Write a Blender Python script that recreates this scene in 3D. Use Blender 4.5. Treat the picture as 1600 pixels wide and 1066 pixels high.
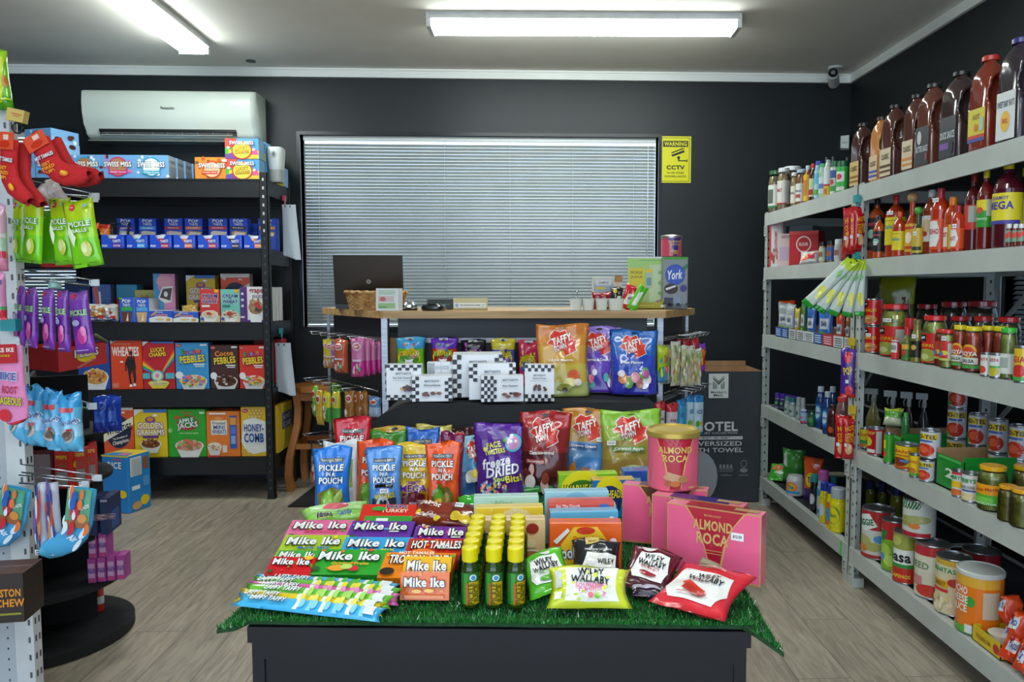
import bpy, bmesh, math, random
from math import sin, cos, pi, radians, atan2, hypot
from mathutils import Vector, Matrix, Euler
from mathutils.geometry import tessellate_polygon

for o in list(bpy.data.objects): bpy.data.objects.remove(o)
SC = bpy.context.scene
COL = SC.collection

# ------------------------------------------------------------------ camera
F, CX, CY = 1200.0, 865.0, 533.0
CAMZ = 1.28
cd = bpy.data.cameras.new('camera'); cam = bpy.data.objects.new('camera', cd); COL.objects.link(cam)
cd.sensor_width = 36.0; cd.lens = F*36/1600; cd.shift_x = -(CX-800)/1600; cd.clip_start = .05
cam.location = (0, 0, CAMZ); cam.rotation_euler = (radians(90-3.96), 0, radians(-2.4))
SC.camera = cam
RM = cam.rotation_euler.to_matrix()
# ------------------------------------------------------------------ world, view
w = bpy.data.worlds.new('daylight'); SC.world = w; w.use_nodes = True
w.node_tree.nodes['Background'].inputs[0].default_value = (.62, .78, 1, 1)
w.node_tree.nodes['Background'].inputs[1].default_value = 1.6
SC.view_settings.view_transform = 'Standard'; SC.view_settings.look = 'None'
SC.view_settings.exposure = 0.92; SC.view_settings.gamma = 1
LAMP_POWER = 16.0        # emission of the ceiling lamp diffusers

def ray(px, py): return RM @ Vector(((px-CX)/F, -(py-CY)/F, -1))
def aty(px, py, Y): r = ray(px, py); return Vector((r.x/r.y*Y, Y, CAMZ+r.z/r.y*Y))
def atx(px, py, X): r = ray(px, py); return Vector((X, r.y/r.x*X, CAMZ+r.z/r.x*X))
def atz(px, py, Z): r = ray(px, py); t = (Z-CAMZ)/r.z; return Vector((r.x*t, r.y*t, Z))
def proj(p):
    v = RM.transposed() @ (Vector(p)-Vector((0, 0, CAMZ))); return (CX+F*v.x/-v.z, CY-F*v.y/-v.z)

# ------------------------------------------------------------------ materials
def lin(h):
    f = lambda c: c/12.92 if c <= .04045 else ((c+.055)/1.055)**2.4
    return tuple(f(int(h[i:i+2], 16)/255) for i in (0, 2, 4))
MC = {}
CLS = {'p': (.42, 0, 0), 'g': (.2, 0, .35), 'm': (.85, 0, 0), 's': (.3, 0, 0), 'k': (.35, 1, 0), 'q': (.08, 0, .6)}
def mat(h, cls='p'):
    k = h+cls
    if k in MC: return MC[k]
    m = bpy.data.materials.new('print_'+k); m.use_nodes = True; nt = m.node_tree; b = nt.nodes['Principled BSDF']
    r, me, co = CLS[cls]; c = lin(h)
    if cls != 'k':
        n = nt.nodes.new('ShaderNodeTexNoise'); n.inputs['Scale'].default_value = 9
        mr = nt.nodes.new('ShaderNodeMapRange'); mr.inputs[3].default_value = r*.8; mr.inputs[4].default_value = r*1.2
        nt.links.new(n.outputs[0], mr.inputs[0]); nt.links.new(mr.outputs[0], b.inputs['Roughness'])
    else: b.inputs['Roughness'].default_value = r
    b.inputs['Base Color'].default_value = (*c, 1); b.inputs['Metallic'].default_value = me
    b.inputs['Coat Weight'].default_value = co; b.inputs['Coat Roughness'].default_value = .08
    m.diffuse_color = (*c, 1); MC[k] = m; return m
def node_mat(name, c1, c2, scale, rough=.5, stretch=(1, 1, 1), detail=4, metal=0, bump=0, lo=.35, hi=.65, coat=0, spec=.5, coord='Object'):
    m = bpy.data.materials.new(name); m.use_nodes = True; nt = m.node_tree; b = nt.nodes['Principled BSDF']
    tc = nt.nodes.new('ShaderNodeTexCoord'); mp = nt.nodes.new('ShaderNodeMapping'); mp.inputs['Scale'].default_value = stretch
    n = nt.nodes.new('ShaderNodeTexNoise'); n.inputs['Scale'].default_value = scale; n.inputs['Detail'].default_value = detail
    r = nt.nodes.new('ShaderNodeValToRGB'); r.color_ramp.elements[0].position = lo; r.color_ramp.elements[1].position = hi
    r.color_ramp.elements[0].color = (*lin(c1), 1); r.color_ramp.elements[1].color = (*lin(c2), 1)
    L = nt.links.new; L(tc.outputs[coord], mp.inputs[0]); L(mp.outputs[0], n.inputs['Vector']); L(n.outputs[0], r.inputs[0]); L(r.outputs[0], b.inputs['Base Color'])
    b.inputs['Roughness'].default_value = rough; b.inputs['Metallic'].default_value = metal; b.inputs['Coat Weight'].default_value = coat
    b.inputs['Specular IOR Level'].default_value = spec
    if bump:
        bp = nt.nodes.new('ShaderNodeBump'); bp.inputs['Strength'].default_value = bump; bp.inputs['Distance'].default_value = .004
        L(n.outputs[0], bp.inputs['Height']); L(bp.outputs[0], b.inputs['Normal'])
    return m
def emit_mat(name, c, s):
    m = bpy.data.materials.new(name); m.use_nodes = True; b = m.node_tree.nodes['Principled BSDF']
    b.inputs['Base Color'].default_value = (*c, 1); b.inputs['Emission Color'].default_value = (*c, 1); b.inputs['Emission Strength'].default_value = s; return m
def film_mat(name, alpha=.22, tint=(.95, .97, .97), rough=.06):
    m = bpy.data.materials.new(name); m.use_nodes = True; nt = m.node_tree; nt.nodes.remove(nt.nodes['Principled BSDF'])
    t = nt.nodes.new('ShaderNodeBsdfTransparent'); t.inputs[0].default_value = (*tint, 1)
    g = nt.nodes.new('ShaderNodeBsdfGlossy'); g.inputs['Roughness'].default_value = rough; g.inputs[0].default_value = (.9, .9, .9, 1)
    lw = nt.nodes.new('ShaderNodeLayerWeight'); lw.inputs[0].default_value = alpha
    x = nt.nodes.new('ShaderNodeMixShader'); L = nt.links.new
    L(lw.outputs['Fresnel'], x.inputs[0]); L(t.outputs[0], x.inputs[1]); L(g.outputs[0], x.inputs[2]); L(x.outputs[0], nt.nodes['Material Output'].inputs[0])
    return m
M = {}
M['black_metal'] = node_mat('black_metal', '090b0c', '0f1213', 12, .45)
M['black_board'] = node_mat('black_board', '0a0b0d', '111315', 6, .7)
M['grey_metal'] = node_mat('grey_powder_coat', 'b4bab4', 'bcc2bc', 9, .42)
M['white_metal'] = node_mat('white_powder_coat', 'c3c6c6', 'd0d3d2', 10, .4)
M['chrome'] = node_mat('chrome_wire', 'b8bcc0', 'd0d4d8', 10, .22, metal=1)
M['alu'] = node_mat('brushed_aluminium', '9a9ea2', 'b0b4b8', 8, .35, stretch=(1, 1, 12), metal=.85)
M['glass'] = film_mat('clear_glass', .3)
M['film'] = film_mat('clear_film', .35, rough=.12)
M['kraft'] = node_mat('kraft_board', '9c7450', 'b08a62', 14, .8)
M['tin'] = node_mat('tin_metal', '8c9092', 'b4b8ba', 10, .28, metal=.9)
def P(h, c='p'): return h if not isinstance(h, str) else (M[h] if h in M else mat(h, c))

# ------------------------------------------------------------------ mesh building
TX = {}
def text_geo(s, bold, shear):
    k = (s, bold, shear)
    if k not in TX:
        cu = bpy.data.curves.new('t', 'FONT'); cu.body = s; cu.resolution_u = 2; cu.offset = bold; cu.shear = shear; cu.space_character = 1+bold*2.2
        o = bpy.data.objects.new('t', cu); me = o.to_mesh()
        vs = [(v.co.x, v.co.y) for v in me.vertices]; fs = [tuple(p.vertices) for p in me.polygons]
        o.to_mesh_clear(); bpy.data.objects.remove(o); bpy.data.curves.remove(cu)
        TX[k] = (vs, fs)
    return TX[k]
class MB:
    def __init__(s): s.v = []; s.f = []; s.m = []; s.sm = []; s.mats = []
    def mi(s, m):
        if m not in s.mats: s.mats.append(m)
        return s.mats.index(m)
    def add(s, vs, fs, m, smooth=False):
        b = len(s.v); s.v += [tuple(v) for v in vs]; i = s.mi(m)
        for f in fs: s.f.append(tuple(b+k for k in f)); s.m.append(i); s.sm.append(smooth)
    def box(s, x0, y0, z0, x1, y1, z1, m):
        vs = [(x, y, z) for z in (z0, z1) for y in (y0, y1) for x in (x0, x1)]
        s.add(vs, [(0, 2, 3, 1), (4, 5, 7, 6), (0, 1, 5, 4), (2, 6, 7, 3), (0, 4, 6, 2), (1, 3, 7, 5)], m)
    def grid(s, f, nu, nv, m, smooth=False):
        vs = [f(i/nu, j/nv) for j in range(nv+1) for i in range(nu+1)]
        fs = [(j*(nu+1)+i, j*(nu+1)+i+1, (j+1)*(nu+1)+i+1, (j+1)*(nu+1)+i) for j in range(nv) for i in range(nu)]
        s.add(vs, fs, m, smooth)
    def lathe(s, prof, m, seg=20, c=(0, 0), smooth=True, sq=0):
        # prof: (r, z[, mat]) ; sq>0 squares the section off
        n = len(prof)
        def pt(r, z, a):
            if sq:
                q = (abs(cos(a))**(2+sq*6)+abs(sin(a))**(2+sq*6))**(-1/(2+sq*6)); r = r*q
            return (c[0]+r*cos(a), c[1]+r*sin(a), z)
        for i in range(n-1):
            mm = prof[i][2] if len(prof[i]) > 2 else m
            vs = [pt(prof[i+d][0], prof[i+d][1], 2*pi*k/seg) for d in (0, 1) for k in range(seg)]
            if prof[i][0] == 0 and prof[i+1][0] == 0: continue
            if prof[i][0] == 0: vs = vs[seg:]+[(c[0], c[1], prof[i][1])]; fs = [(seg, (k+1) % seg, k) for k in range(seg)]
            elif prof[i+1][0] == 0: vs = vs[:seg]+[(c[0], c[1], prof[i+1][1])]; fs = [(k, (k+1) % seg, seg) for k in range(seg)]
            else: fs = [(k, (k+1) % seg, seg+(k+1) % seg, seg+k) for k in range(seg)]
            s.add(vs, fs, mm, smooth)
    def tube(s, pts, r, m, seg=6, closed=False):
        pts = [Vector(p) for p in pts]; n = len(pts); vs = []
        for i, p in enumerate(pts):
            t = (pts[(i+1) % n]-pts[i-1]) if closed else (pts[min(i+1, n-1)]-pts[max(i-1, 0)])
            t.normalize(); a = t.orthogonal() if abs(t.z) > .9 else t.cross(Vector((0, 0, 1))); a.normalize(); b = t.cross(a)
            vs += [p+a*r*cos(2*pi*k/seg)+b*r*sin(2*pi*k/seg) for k in range(seg)]
        fs = [(i*seg+k, i*seg+(k+1) % seg, ((i+1) % n)*seg+(k+1) % seg, ((i+1) % n)*seg+k) for i in range(n if closed else n-1) for k in range(seg)]
        if not closed: fs += [tuple(range(seg))[::-1], tuple((n-1)*seg+k for k in range(seg))]
        s.add(vs, fs, m, True)
    def prism(s, pts, z0, z1, m, top=None):
        n = len(pts); vs = [(x, y, z0) for x, y in pts]+[(x, y, z1) for x, y in pts]
        s.add(vs, [tuple(range(n))[::-1]]+[(i, (i+1) % n, n+(i+1) % n, n+i) for i in range(n)], m); s.add(vs[n:], [tuple(range(n))], top or m)
    # art on a canvas: f(u, v, lift) with u, v in 0..1
    def art(s, f, ar, cmds, cls='p', lift=.0004, curved=False):
        o = lift
        tl = .0009 if curved else 0
        for c in cmds:
            k = c[0]; o += lift
            if k == 'r':
                _, x0, y0, x1, y1, h = c; nu_, nv_ = (max(2, int(18*(x1-x0))), max(2, int(10*(y1-y0)))) if curved else (1, 1)
                s.grid(lambda a, b: f(x0+(x1-x0)*a, y0+(y1-y0)*b, o), nu_, nv_, P(h, cls))
            elif k == 'e':
                _, x, y, rx, ry, h = c; n = 18 if max(rx, ry) > .08 else 8
                rs = (.35, .7, 1) if curved and max(rx, ry) > .08 else (1,)
                vs = [f(x, y, o)]+[f(x+rx*q*cos(2*pi*i/n), y+ry*q*sin(2*pi*i/n), o) for q in rs for i in range(n)]
                fs = [(0, 1+i, 1+(i+1) % n) for i in range(n)]
                for j in range(len(rs)-1): fs += [(1+j*n+i, 1+j*n+n+i, 1+j*n+n+(i+1) % n, 1+j*n+(i+1) % n) for i in range(n)]
                s.add(vs, fs, P(h, cls))
            elif k == 'p':
                if not curved: s.add([f(x, y, o) for x, y in c[1]], [tuple(range(len(c[1])))], P(c[2], cls))
                else:
                    tr = [[Vector((*c[1][i], 0)) for i in t] for t in tessellate_polygon([[Vector((x, y, 0)) for x, y in c[1]]])]
                    for _ in range(3): tr = [q for a, b_, d in tr for q in ((a, (a+b_)/2, (a+d)/2), ((a+b_)/2, b_, (b_+d)/2), ((a+d)/2, (b_+d)/2, d), ((a+b_)/2, (b_+d)/2, (a+d)/2))]
                    s.add([f(v.x, v.y, o) for t in tr for v in t], [(3*i, 3*i+1, 3*i+2) for i in range(len(tr))], P(c[2], cls))
            elif k == 't':
                _, st, x, y, tw, th, h = c[:7]; rot = c[7] if len(c) > 7 else 0; out = c[8] if len(c) > 8 else None; sh = c[9] if len(c) > 9 else 0
                bold = .03 if th > .035 else .012
                v0, f0 = text_geo(st, bold, sh)
                if not v0: continue
                xs = [p[0] for p in v0]; ys = [p[1] for p in v0]; mx, Mx, my, My = min(xs), max(xs), min(ys), max(ys)
                for lay, (bb, hh) in enumerate([(bold+.035, out)] if out else [])or []:
                    v1, f1 = text_geo(st, bb, sh)
                    x1 = [p[0] for p in v1]; y1 = [p[1] for p in v1]; ax, Ax, ay, Ay = min(x1), max(x1), min(y1), max(y1)
                    s._txt(f, ar, v1, f1, ax, Ax, ay, Ay, x, y, tw*1.04, th*1.16, rot, o+tl, P(hh, cls))
                    o += lift
                s._txt(f, ar, v0, f0, mx, Mx, my, My, x, y, tw, th, rot, o+tl*1.3, P(h, cls))
    def _txt(s, f, ar, v0, f0, mx, Mx, my, My, x, y, tw, th, rot, o, m):
        r = radians(rot); vs = []
        for p in v0:
            a = ((p[0]-mx)/(Mx-mx+1e-9)-.5)*tw*ar; b = ((p[1]-my)/(My-my+1e-9)-.5)*th
            vs.append(f(x+(a*cos(r)-b*sin(r))/ar, y+a*sin(r)+b*cos(r), o))
        s.add(vs, f0, m)
    def mesh(s, name):
        me = bpy.data.meshes.new(name); me.from_pydata(s.v, [], s.f)
        for m in s.mats: me.materials.append(m)
        me.polygons.foreach_set('material_index', s.m); me.polygons.foreach_set('use_smooth', s.sm); me.update()
        return me
def fixn(me):
    bm = bmesh.new(); bm.from_mesh(me); bmesh.ops.remove_doubles(bm, verts=bm.verts, dist=1e-5); bmesh.ops.recalc_face_normals(bm, faces=bm.faces); bm.to_mesh(me); bm.free(); return me
# ------------------------------------------------------------------ objects
def obj(name, me, parent=None, loc=(0, 0, 0), rot=(0, 0, 0), label=None):
    if isinstance(me, MB): me = me.mesh(name)
    o = bpy.data.objects.new(name, me); COL.objects.link(o); o.location = loc; o.rotation_euler = rot
    if parent: o.parent = parent
    if label: o['label'] = label
    return o
def tag(o, label, cat, group=None, kind=None):
    o['label'] = label; o['category'] = cat
    if group: o['group'] = group
    if kind: o['kind'] = kind
    return o
def struct(name, me, label=None, **k):
    o = obj(name, me, **k); o['kind'] = 'structure'
    if label: o['label'] = label
    return o
# a kind = (name, [(part, mesh, parent index or None, offset, label)]) ; put() links one instance with objects of its own
def kind(name, *parts):
    out = []
    for p in parts:
        p = list(p)+[None]*(5-len(p)); p[1] = p[1].mesh(p[0]) if isinstance(p[1], MB) else p[1]; p[3] = p[3] or (0, 0, 0); out.append(p)
    return (name, out)
def put(k, label, cat, loc, rot=0, group=None, scale=None):
    name, parts = k; rot = rot if isinstance(rot, tuple) else (0, 0, rot)
    if len(parts) == 1: r = obj(name, parts[0][1], None, loc, rot)
    else:
        r = obj(name, None, None, loc, rot); made = []
        for pn, me, pi_, off, lb in parts:
            made.append(obj(pn, me, made[pi_] if pi_ is not None else r, off, label=lb))
    if scale: r.scale = (scale,)*3 if not isinstance(scale, tuple) else scale
    tag(r, label, cat, group); return r
# ------------------------------------------------------------------ packaging
def flat(w, h, y=0): return lambda u, v, o: ((u-.5)*w, y-o, v*h)
def side_r(w, h, d): return lambda u, v, o: (w/2+o, u*d, v*h)
def side_l(w, h, d): return lambda u, v, o: (-w/2-o, d-u*d, v*h)
def top_c(w, h, d): return lambda u, v, o: ((u-.5)*w, v*d, h+o)
def carton_mb(w, h, d, col, front=(), right=(), left=(), top=(), cls='p', rcol=None, tcol=None, lcol=None):
    b = MB(); e = min(w, d, h)*.02
    # softened edges: chamfered prism
    x, y, z = w/2, d, h
    V = [(-x+e, e, 0), (x-e, e, 0), (x-e, y-e, 0), (-x+e, y-e, 0),
         (-x, e, e), (-x+e, 0, e), (x-e, 0, e), (x, e, e), (x, y-e, e), (x-e, y, e), (-x+e, y, e), (-x, y-e, e),
         (-x, e, z-e), (-x+e, 0, z-e), (x-e, 0, z-e), (x, e, z-e), (x, y-e, z-e), (x-e, y, z-e), (-x+e, y, z-e), (-x, y-e, z-e),
         (-x+e, e, z), (x-e, e, z), (x-e, y-e, z), (-x+e, y-e, z)]
    c = P(col, cls); rc = P(rcol or col, cls); tc = P(tcol or col, cls); lc = P(lcol or rcol or col, cls)
    b.add(V, [(0, 3, 2, 1), (0, 1, 6, 5), (1, 2, 8, 7), (2, 3, 10, 9), (3, 0, 4, 11), (0, 5, 4), (1, 7, 6), (2, 9, 8), (3, 11, 10)], c)
    b.add(V, [(5, 6, 14, 13), (9, 10, 18, 17), (4, 5, 13, 12), (6, 7, 15, 14), (8, 9, 17, 16), (10, 11, 19, 18)], c)
    b.add(V, [(7, 8, 16, 15)], rc); b.add(V, [(11, 4, 12, 19)], lc)
    b.add(V, [(20, 21, 22, 23), (13, 14, 21, 20), (15, 16, 22, 21), (17, 18, 23, 22), (19, 12, 20, 23), (12, 13, 20), (14, 15, 21), (16, 17, 22), (18, 19, 23)], tc)
    if front: b.art(flat(w, h), w/h, front, cls)
    if right: b.art(side_r(w, h, d), d/h, right, cls)
    if left: b.art(side_l(w, h, d), d/h, left, cls)
    if top: b.art(top_c(w, h, d), w/d, top, cls)
    else: b.add([(-x+e, d*.46, h+.0004), (x-e, d*.46, h+.0004), (x-e, d*.5, h+.0004), (-x+e, d*.5, h+.0004)], [(0, 1, 2, 3)], P('8a8c8c', cls))
    return b
def sticker_mb(w=.022, h=.012, f=None, txt='$12.50'):
    b = MB(); g = f or (lambda u, v, o: ((u-.5)*w, -o-.0006, (v-.5)*h))
    b.grid(lambda a, c: g(a, c, .0006), 3, 2, mat('eef0f0', 'p')); b.art(g, w/h, [('t', txt, .5, .5, .7, .42, '30343a')], 'p', .0007); return b
def pouch_f(w, h, t, mode='stand', seed=0, taper=0, wob=1.0):
    rr = random.Random(seed); ph = [rr.uniform(0, 6) for _ in range(6)]
    def th(a, b):
        ea = max(0, 1-abs(2*a-1)**3.2)**.6
        if mode == 'stand': eb = max(0, 1-(b/.9)**2.4) if b < .9 else 0
        else: eb = min(1, b/.16, (1-b)/.16)**.75 if 0 < b < 1 else 0
        if mode == 'stand': eb = eb*.92+.03
        return t/2*ea*eb
    def xw(a, b):
        x = (a-.5)*w*(1-taper*(1-b) if mode == 'stand' else 1)
        k = .035*w*wob*(sin(pi*b)**2)
        if mode != 'stand': k = .05*w*wob*sin(pi*b)
        return x-(a-.5)*2*k+.006*w*wob*sin(5*b+ph[0])
    def wr(a, b):
        e = max(0, 1-abs(2*a-1)**4)
        return wob*t*.05*e*(sin(13*a+6*b+ph[1])+.7*sin(-9*a+17*b+ph[2])+.5*sin(23*b+ph[3])*sin(11*a+ph[4]))
    def fr(a, b, o=0): return (xw(a, b), -th(a, b)-wr(a, b)-o, b*h+(.004*wob*sin(6*a+ph[5]) if b > .95 else 0))
    def bk(a, b, o=0): return (xw(a, b), th(a, b)-wr(a, b)*.3+o, b*h+(.004*wob*sin(6*a+ph[5]) if b > .95 else 0))
    return fr, bk, th
def pouch_mb(w, h, t, bands, art=(), mode='stand', seed=0, taper=0, cls='g', nu=12, nv=18, wob=1.0, back=None, lift=.0007, hole=True):
    # bands: [(height fraction from which the colour applies, colour)] from bottom to top
    fr, bk, th = pouch_f(w, h, t, mode, seed, taper, wob); b = MB()
    def colr(v):
        c = bands[0][1]
        for q, k in bands:
            if v >= q: c = k
        return c
    for F_, rev in ((fr, False), (bk, True)):
        vs = [F_(i/nu, j/nv) for j in range(nv+1) for i in range(nu+1)]
        for j in range(nv):
            fs = [(j*(nu+1)+i, j*(nu+1)+i+1, (j+1)*(nu+1)+i+1, (j+1)*(nu+1)+i) for i in range(nu)]
            if rev: fs = [f[::-1] for f in fs]
            b.add(vs[j*(nu+1):(j+2)*(nu+1)], [tuple(k-j*(nu+1) for k in f) for f in fs], P((back if rev and back else colr((j+.5)/nv)), cls), True)
    b2 = b.mesh('x'); # weld
    bm = bmesh.new(); bm.from_mesh(b2); bmesh.ops.remove_doubles(bm, verts=bm.verts, dist=2e-5)
    be = [e for e in bm.edges if e.is_boundary]
    try: bmesh.ops.contextual_create(bm, geom=be)
    except Exception: pass
    bm.to_mesh(b2); bm.free()
    r = MB(); r.mats = b.mats; r.v = [tuple(v.co) for v in b2.vertices]; r.f = [tuple(p.vertices) for p in b2.polygons]; r.m = [p.material_index for p in b2.polygons]; r.sm = [True]*len(r.f)
    bpy.data.meshes.remove(b2)
    a = list(art)
    if hole: a.append(('e', .5, .955, .07, .012, '101214'))
    r.art(fr, w/h, a, cls, lift*1.3, True)
    return r
def cyl_f(rf, w=None):
    # canvas wrapped on a lathed body; u .5 faces local -Y; u spans angle 'w' radians
    return lambda u, v0, o: ((rf+o)*sin((u-.5)*w), -(rf+o)*cos((u-.5)*w), v0)
def cyl_art(b, r, z0, z1, cmds, span=2.6, cls='p', lift=.0003, base=None, full=False, rtop=None):
    h = z1-z0; rt = rtop or r
    rad = lambda v: r+(rt-r)*v
    f = lambda u, v, o: ((rad(v)+o)*sin((u-.5)*span), -(rad(v)+o)*cos((u-.5)*span), z0+v*h)
    if base:
        sp = 2*pi if full else span
        g = lambda u, v: ((rad(v)+.0004)*sin((u-.5)*sp), -(rad(v)+.0004)*cos((u-.5)*sp), z0+v*h)
        b.grid(g, 48 if full else 20, 1, P(base, cls), True)
    b.art(f, r*span/h, cmds, cls, lift, True)
def blobs(n, x0, y0, x1, y1, s, cols, seed=1, ar=1):
    r = random.Random(seed); return [('e', r.uniform(x0, x1), r.uniform(y0, y1), s*r.uniform(.7, 1.3)/ar, s*r.uniform(.6, 1.2), r.choice(cols)) for _ in range(n)]
def bowl(cx, cy, rx, ry, cols, seed=1, ar=1, rim='f2f0ea', n=26):
    r = random.Random(seed)
    a = [('p', [(cx-rx, cy), (cx-rx*.6, cy-ry*1.9), (cx+rx*.6, cy-ry*1.9), (cx+rx, cy)], rim), ('e', cx, cy, rx, ry, rim), ('e', cx, cy, rx*.9, ry*.85, cols[0])]
    for _ in range(n):
        t = r.uniform(0, 2*pi); q = r.random()**.5*.85
        a.append(('e', cx+rx*q*cos(t), cy+ry*q*sin(t)+ry*.15, rx*.14, ry*.17, r.choice(cols)))
    return a
# ================================================================== ROOM
WY, RX, LX, CZ = 5.2, 2.23, -4.3, 2.71
def ceil_lamp(x0, y0, x1, y1, label, z=CZ, wdt=.165, hh=.075):
    L = hypot(x1-x0, y1-y0); b = MB(); b.box(-L/2, -wdt/2-.006, -.034, L/2, wdt/2+.006, 0, M['white_metal'])
    for s in (-1, 1): b.box(s*L/2-.012, -wdt/2, -hh, s*L/2+.012, wdt/2, -.001, mat('d8dcda'))
    d = MB(); n = 10
    pts = [(-wdt/2+.004, -.034), (-wdt/2+.004, -hh*.72), (-wdt/2+.022, -hh), (wdt/2-.022, -hh), (wdt/2-.004, -hh*.72), (wdt/2-.004, -.034)]
    vs = [(x, y, zz) for x in (-L/2+.012, L/2-.012) for y, zz in pts]; m = len(pts)
    d.add(vs, [(i, i+1, m+i+1, m+i) for i in range(m-1)], EM)
    r = obj('ceiling_light', None, None, ((x0+x1)/2, (y0+y1)/2, z), (0, 0, atan2(y1-y0, x1-x0)))
    obj('base_tray', b, r); obj('diffuser', d, r); tag(r, label, 'ceiling light', 'long ceiling battens')
EM = emit_mat('lamp_diffuser', (.93, 1, .96), LAMP_POWER)
# front lamp and left lamp as in view; others are unseen, added to brighten
p = aty(668, 40, 1); 
ZL = CZ-.07
a = atz(672, 45, ZL); c = atz(1152, 47, ZL)
ceil_lamp(a.x, a.y+.03, c.x, c.y+.03, 'long rectangular ceiling light running across, above the counter window')
a = atz(304, 84, ZL)
ceil_lamp(a.x, a.y, a.x+.02, a.y-1.5, 'long rectangular ceiling light running into the picture, top left')
ceil_lamp(-.55, .9, .95, .9, 'unseen ceiling light added above the grass table to brighten it')
ceil_lamp(-.3, -1.4, 1.2, -1.4, 'unseen ceiling light added behind the viewer for frontal light')
ceil_lamp(a.x, -1.6, a.x, -.1, 'unseen ceiling light added behind the viewer on the left')

# floor
def floor_mat():
    m = bpy.data.materials.new('vinyl_planks'); m.use_nodes = True; nt = m.node_tree; b = nt.nodes['Principled BSDF']; L = nt.links.new; N = nt.nodes.new
    tc = N('ShaderNodeTexCoord'); mp = N('ShaderNodeMapping'); mp.inputs['Rotation'].default_value = (0, 0, radians(90)); L(tc.outputs['Object'], mp.inputs[0])
    br = N('ShaderNodeTexBrick'); br.inputs['Scale'].default_value = 1; br.inputs['Brick Width'].default_value = 1.2; br.inputs['Row Height'].default_value = .18
    br.inputs['Mortar Size'].default_value = .0016; br.inputs['Color1'].default_value = (.1, .1, .1, 1); br.inputs['Color2'].default_value = (.9, .9, .9, 1); br.offset = .37
    br.inputs['Mortar'].default_value = (0, 0, 0, 1); L(mp.outputs[0], br.inputs['Vector'])
    m2 = N('ShaderNodeMapping'); m2.inputs['Scale'].default_value = (14, 1.6, 1); L(tc.outputs['Object'], m2.inputs[0])
    n1 = N('ShaderNodeTexNoise'); n1.inputs['Scale'].default_value = 3.2; n1.inputs['Detail'].default_value = 7; n1.inputs['Distortion'].default_value = 1.2
    ad = N('ShaderNodeVectorMath'); ad.operation = 'ADD'; mu = N('ShaderNodeVectorMath'); mu.operation = 'SCALE'; mu.inputs['Scale'].default_value = 7
    L(br.outputs['Color'], mu.inputs[0]); L(mu.outputs[0], ad.inputs[1]); L(m2.outputs[0], ad.inputs[0]); L(ad.outputs[0], n1.inputs['Vector'])
    rp = N('ShaderNodeValToRGB'); e = rp.color_ramp.elements; e[0].position = .3; e[0].color = (*lin('938879'), 1); e[1].position = .72; e[1].color = (*lin('beb29f'), 1)
    L(n1.outputs[0], rp.inputs[0])
    mx = N('ShaderNodeMix'); mx.data_type = 'RGBA'; mx.blend_type = 'MULTIPLY'; mx.inputs['Factor'].default_value = .35; L(rp.outputs[0], mx.inputs['A']); 
    r2 = N('ShaderNodeValToRGB'); r2.color_ramp.elements[0].color = (.62, .6, .58, 1); r2.color_ramp.elements[1].color = (1, 1, 1, 1); L(br.outputs['Color'], r2.inputs[0]); L(r2.outputs[0], mx.inputs['B'])
    m3 = N('ShaderNodeMix'); m3.data_type = 'RGBA'; m3.inputs['B'].default_value = (*lin('6c6357'), 1); L(br.outputs['Fac'], m3.inputs['Factor']); L(mx.outputs['Result'], m3.inputs['A']); L(m3.outputs['Result'], b.inputs['Base Color'])
    b.inputs['Roughness'].default_value = .42; bp = N('ShaderNodeBump'); bp.inputs['Strength'].default_value = .15; bp.inputs['Distance'].default_value = .002; L(n1.outputs[0], bp.inputs['Height']); L(bp.outputs[0], b.inputs['Normal'])
    return m
b = MB(); b.box(LX, -3, -.05, RX+.1, WY+.1, 0, floor_mat()); struct('floor', b, 'grey-brown wood-look vinyl plank floor')
wm = node_mat('charcoal_wall_paint', '10181b', '131b1e', 7, .5, bump=.03)
cm = node_mat('ceiling_paint', 'e6e6dd', 'eaeae2', 4, .75)
b = MB(); b.box(LX, -3, CZ, RX+.1, WY+.1, CZ+.05, cm); struct('ceiling', b, 'flat pale grey ceiling')
def wall_holes(name, label, u0, u1, z0, z1, holes, mk):
    # holes (u0,u1,z0,z1); mk(u,z) -> inner and outer point
    us = sorted({u0, u1, *[h[0] for h in holes], *[h[1] for h in holes]}); zs = sorted({z0, z1, *[h[2] for h in holes], *[h[3] for h in holes]})
    b = MB()
    for i in range(len(us)-1):
        for j in range(len(zs)-1):
            cu, cz = (us[i]+us[i+1])/2, (zs[j]+zs[j+1])/2
            if any(h[0] < cu < h[1] and h[2] < cz < h[3] for h in holes): continue
            A = mk(us[i], zs[j], 0); B = mk(us[i+1], zs[j+1], 1); b.box(min(A[0], B[0]), min(A[1], B[1]), A[2], max(A[0], B[0]), max(A[1], B[1]), B[2], wm)
    struct(name, b, label)
W1 = aty(469, 212, WY), aty(1026, 505, WY); WA = (W1[0].x, W1[1].x, aty(600, 511, WY).z, aty(746, 213, WY).z)
WB = (-3.6, aty(112, 230, WY).x, .95, aty(100, 206, WY).z)
wall_holes('wall_back', 'charcoal painted back wall', LX, RX+.1, 0, CZ, [WA, WB], lambda u, z, k: (u, WY+.1*k, z))
WR = (2.2, 3.46, .85, 1.5)
wall_holes('wall_right', 'charcoal painted right wall', -3, WY+.1, 0, CZ, [WR], lambda u, z, k: (RX+.1*k, u, z))
b = MB(); b.box(LX-.1, -3, 0, LX, WY+.1, CZ, wm); struct('wall_left', b, 'charcoal painted left wall')
tm = node_mat('cornice_paint', 'ebf0eb', 'f0f4f0', 5, .5)
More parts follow.
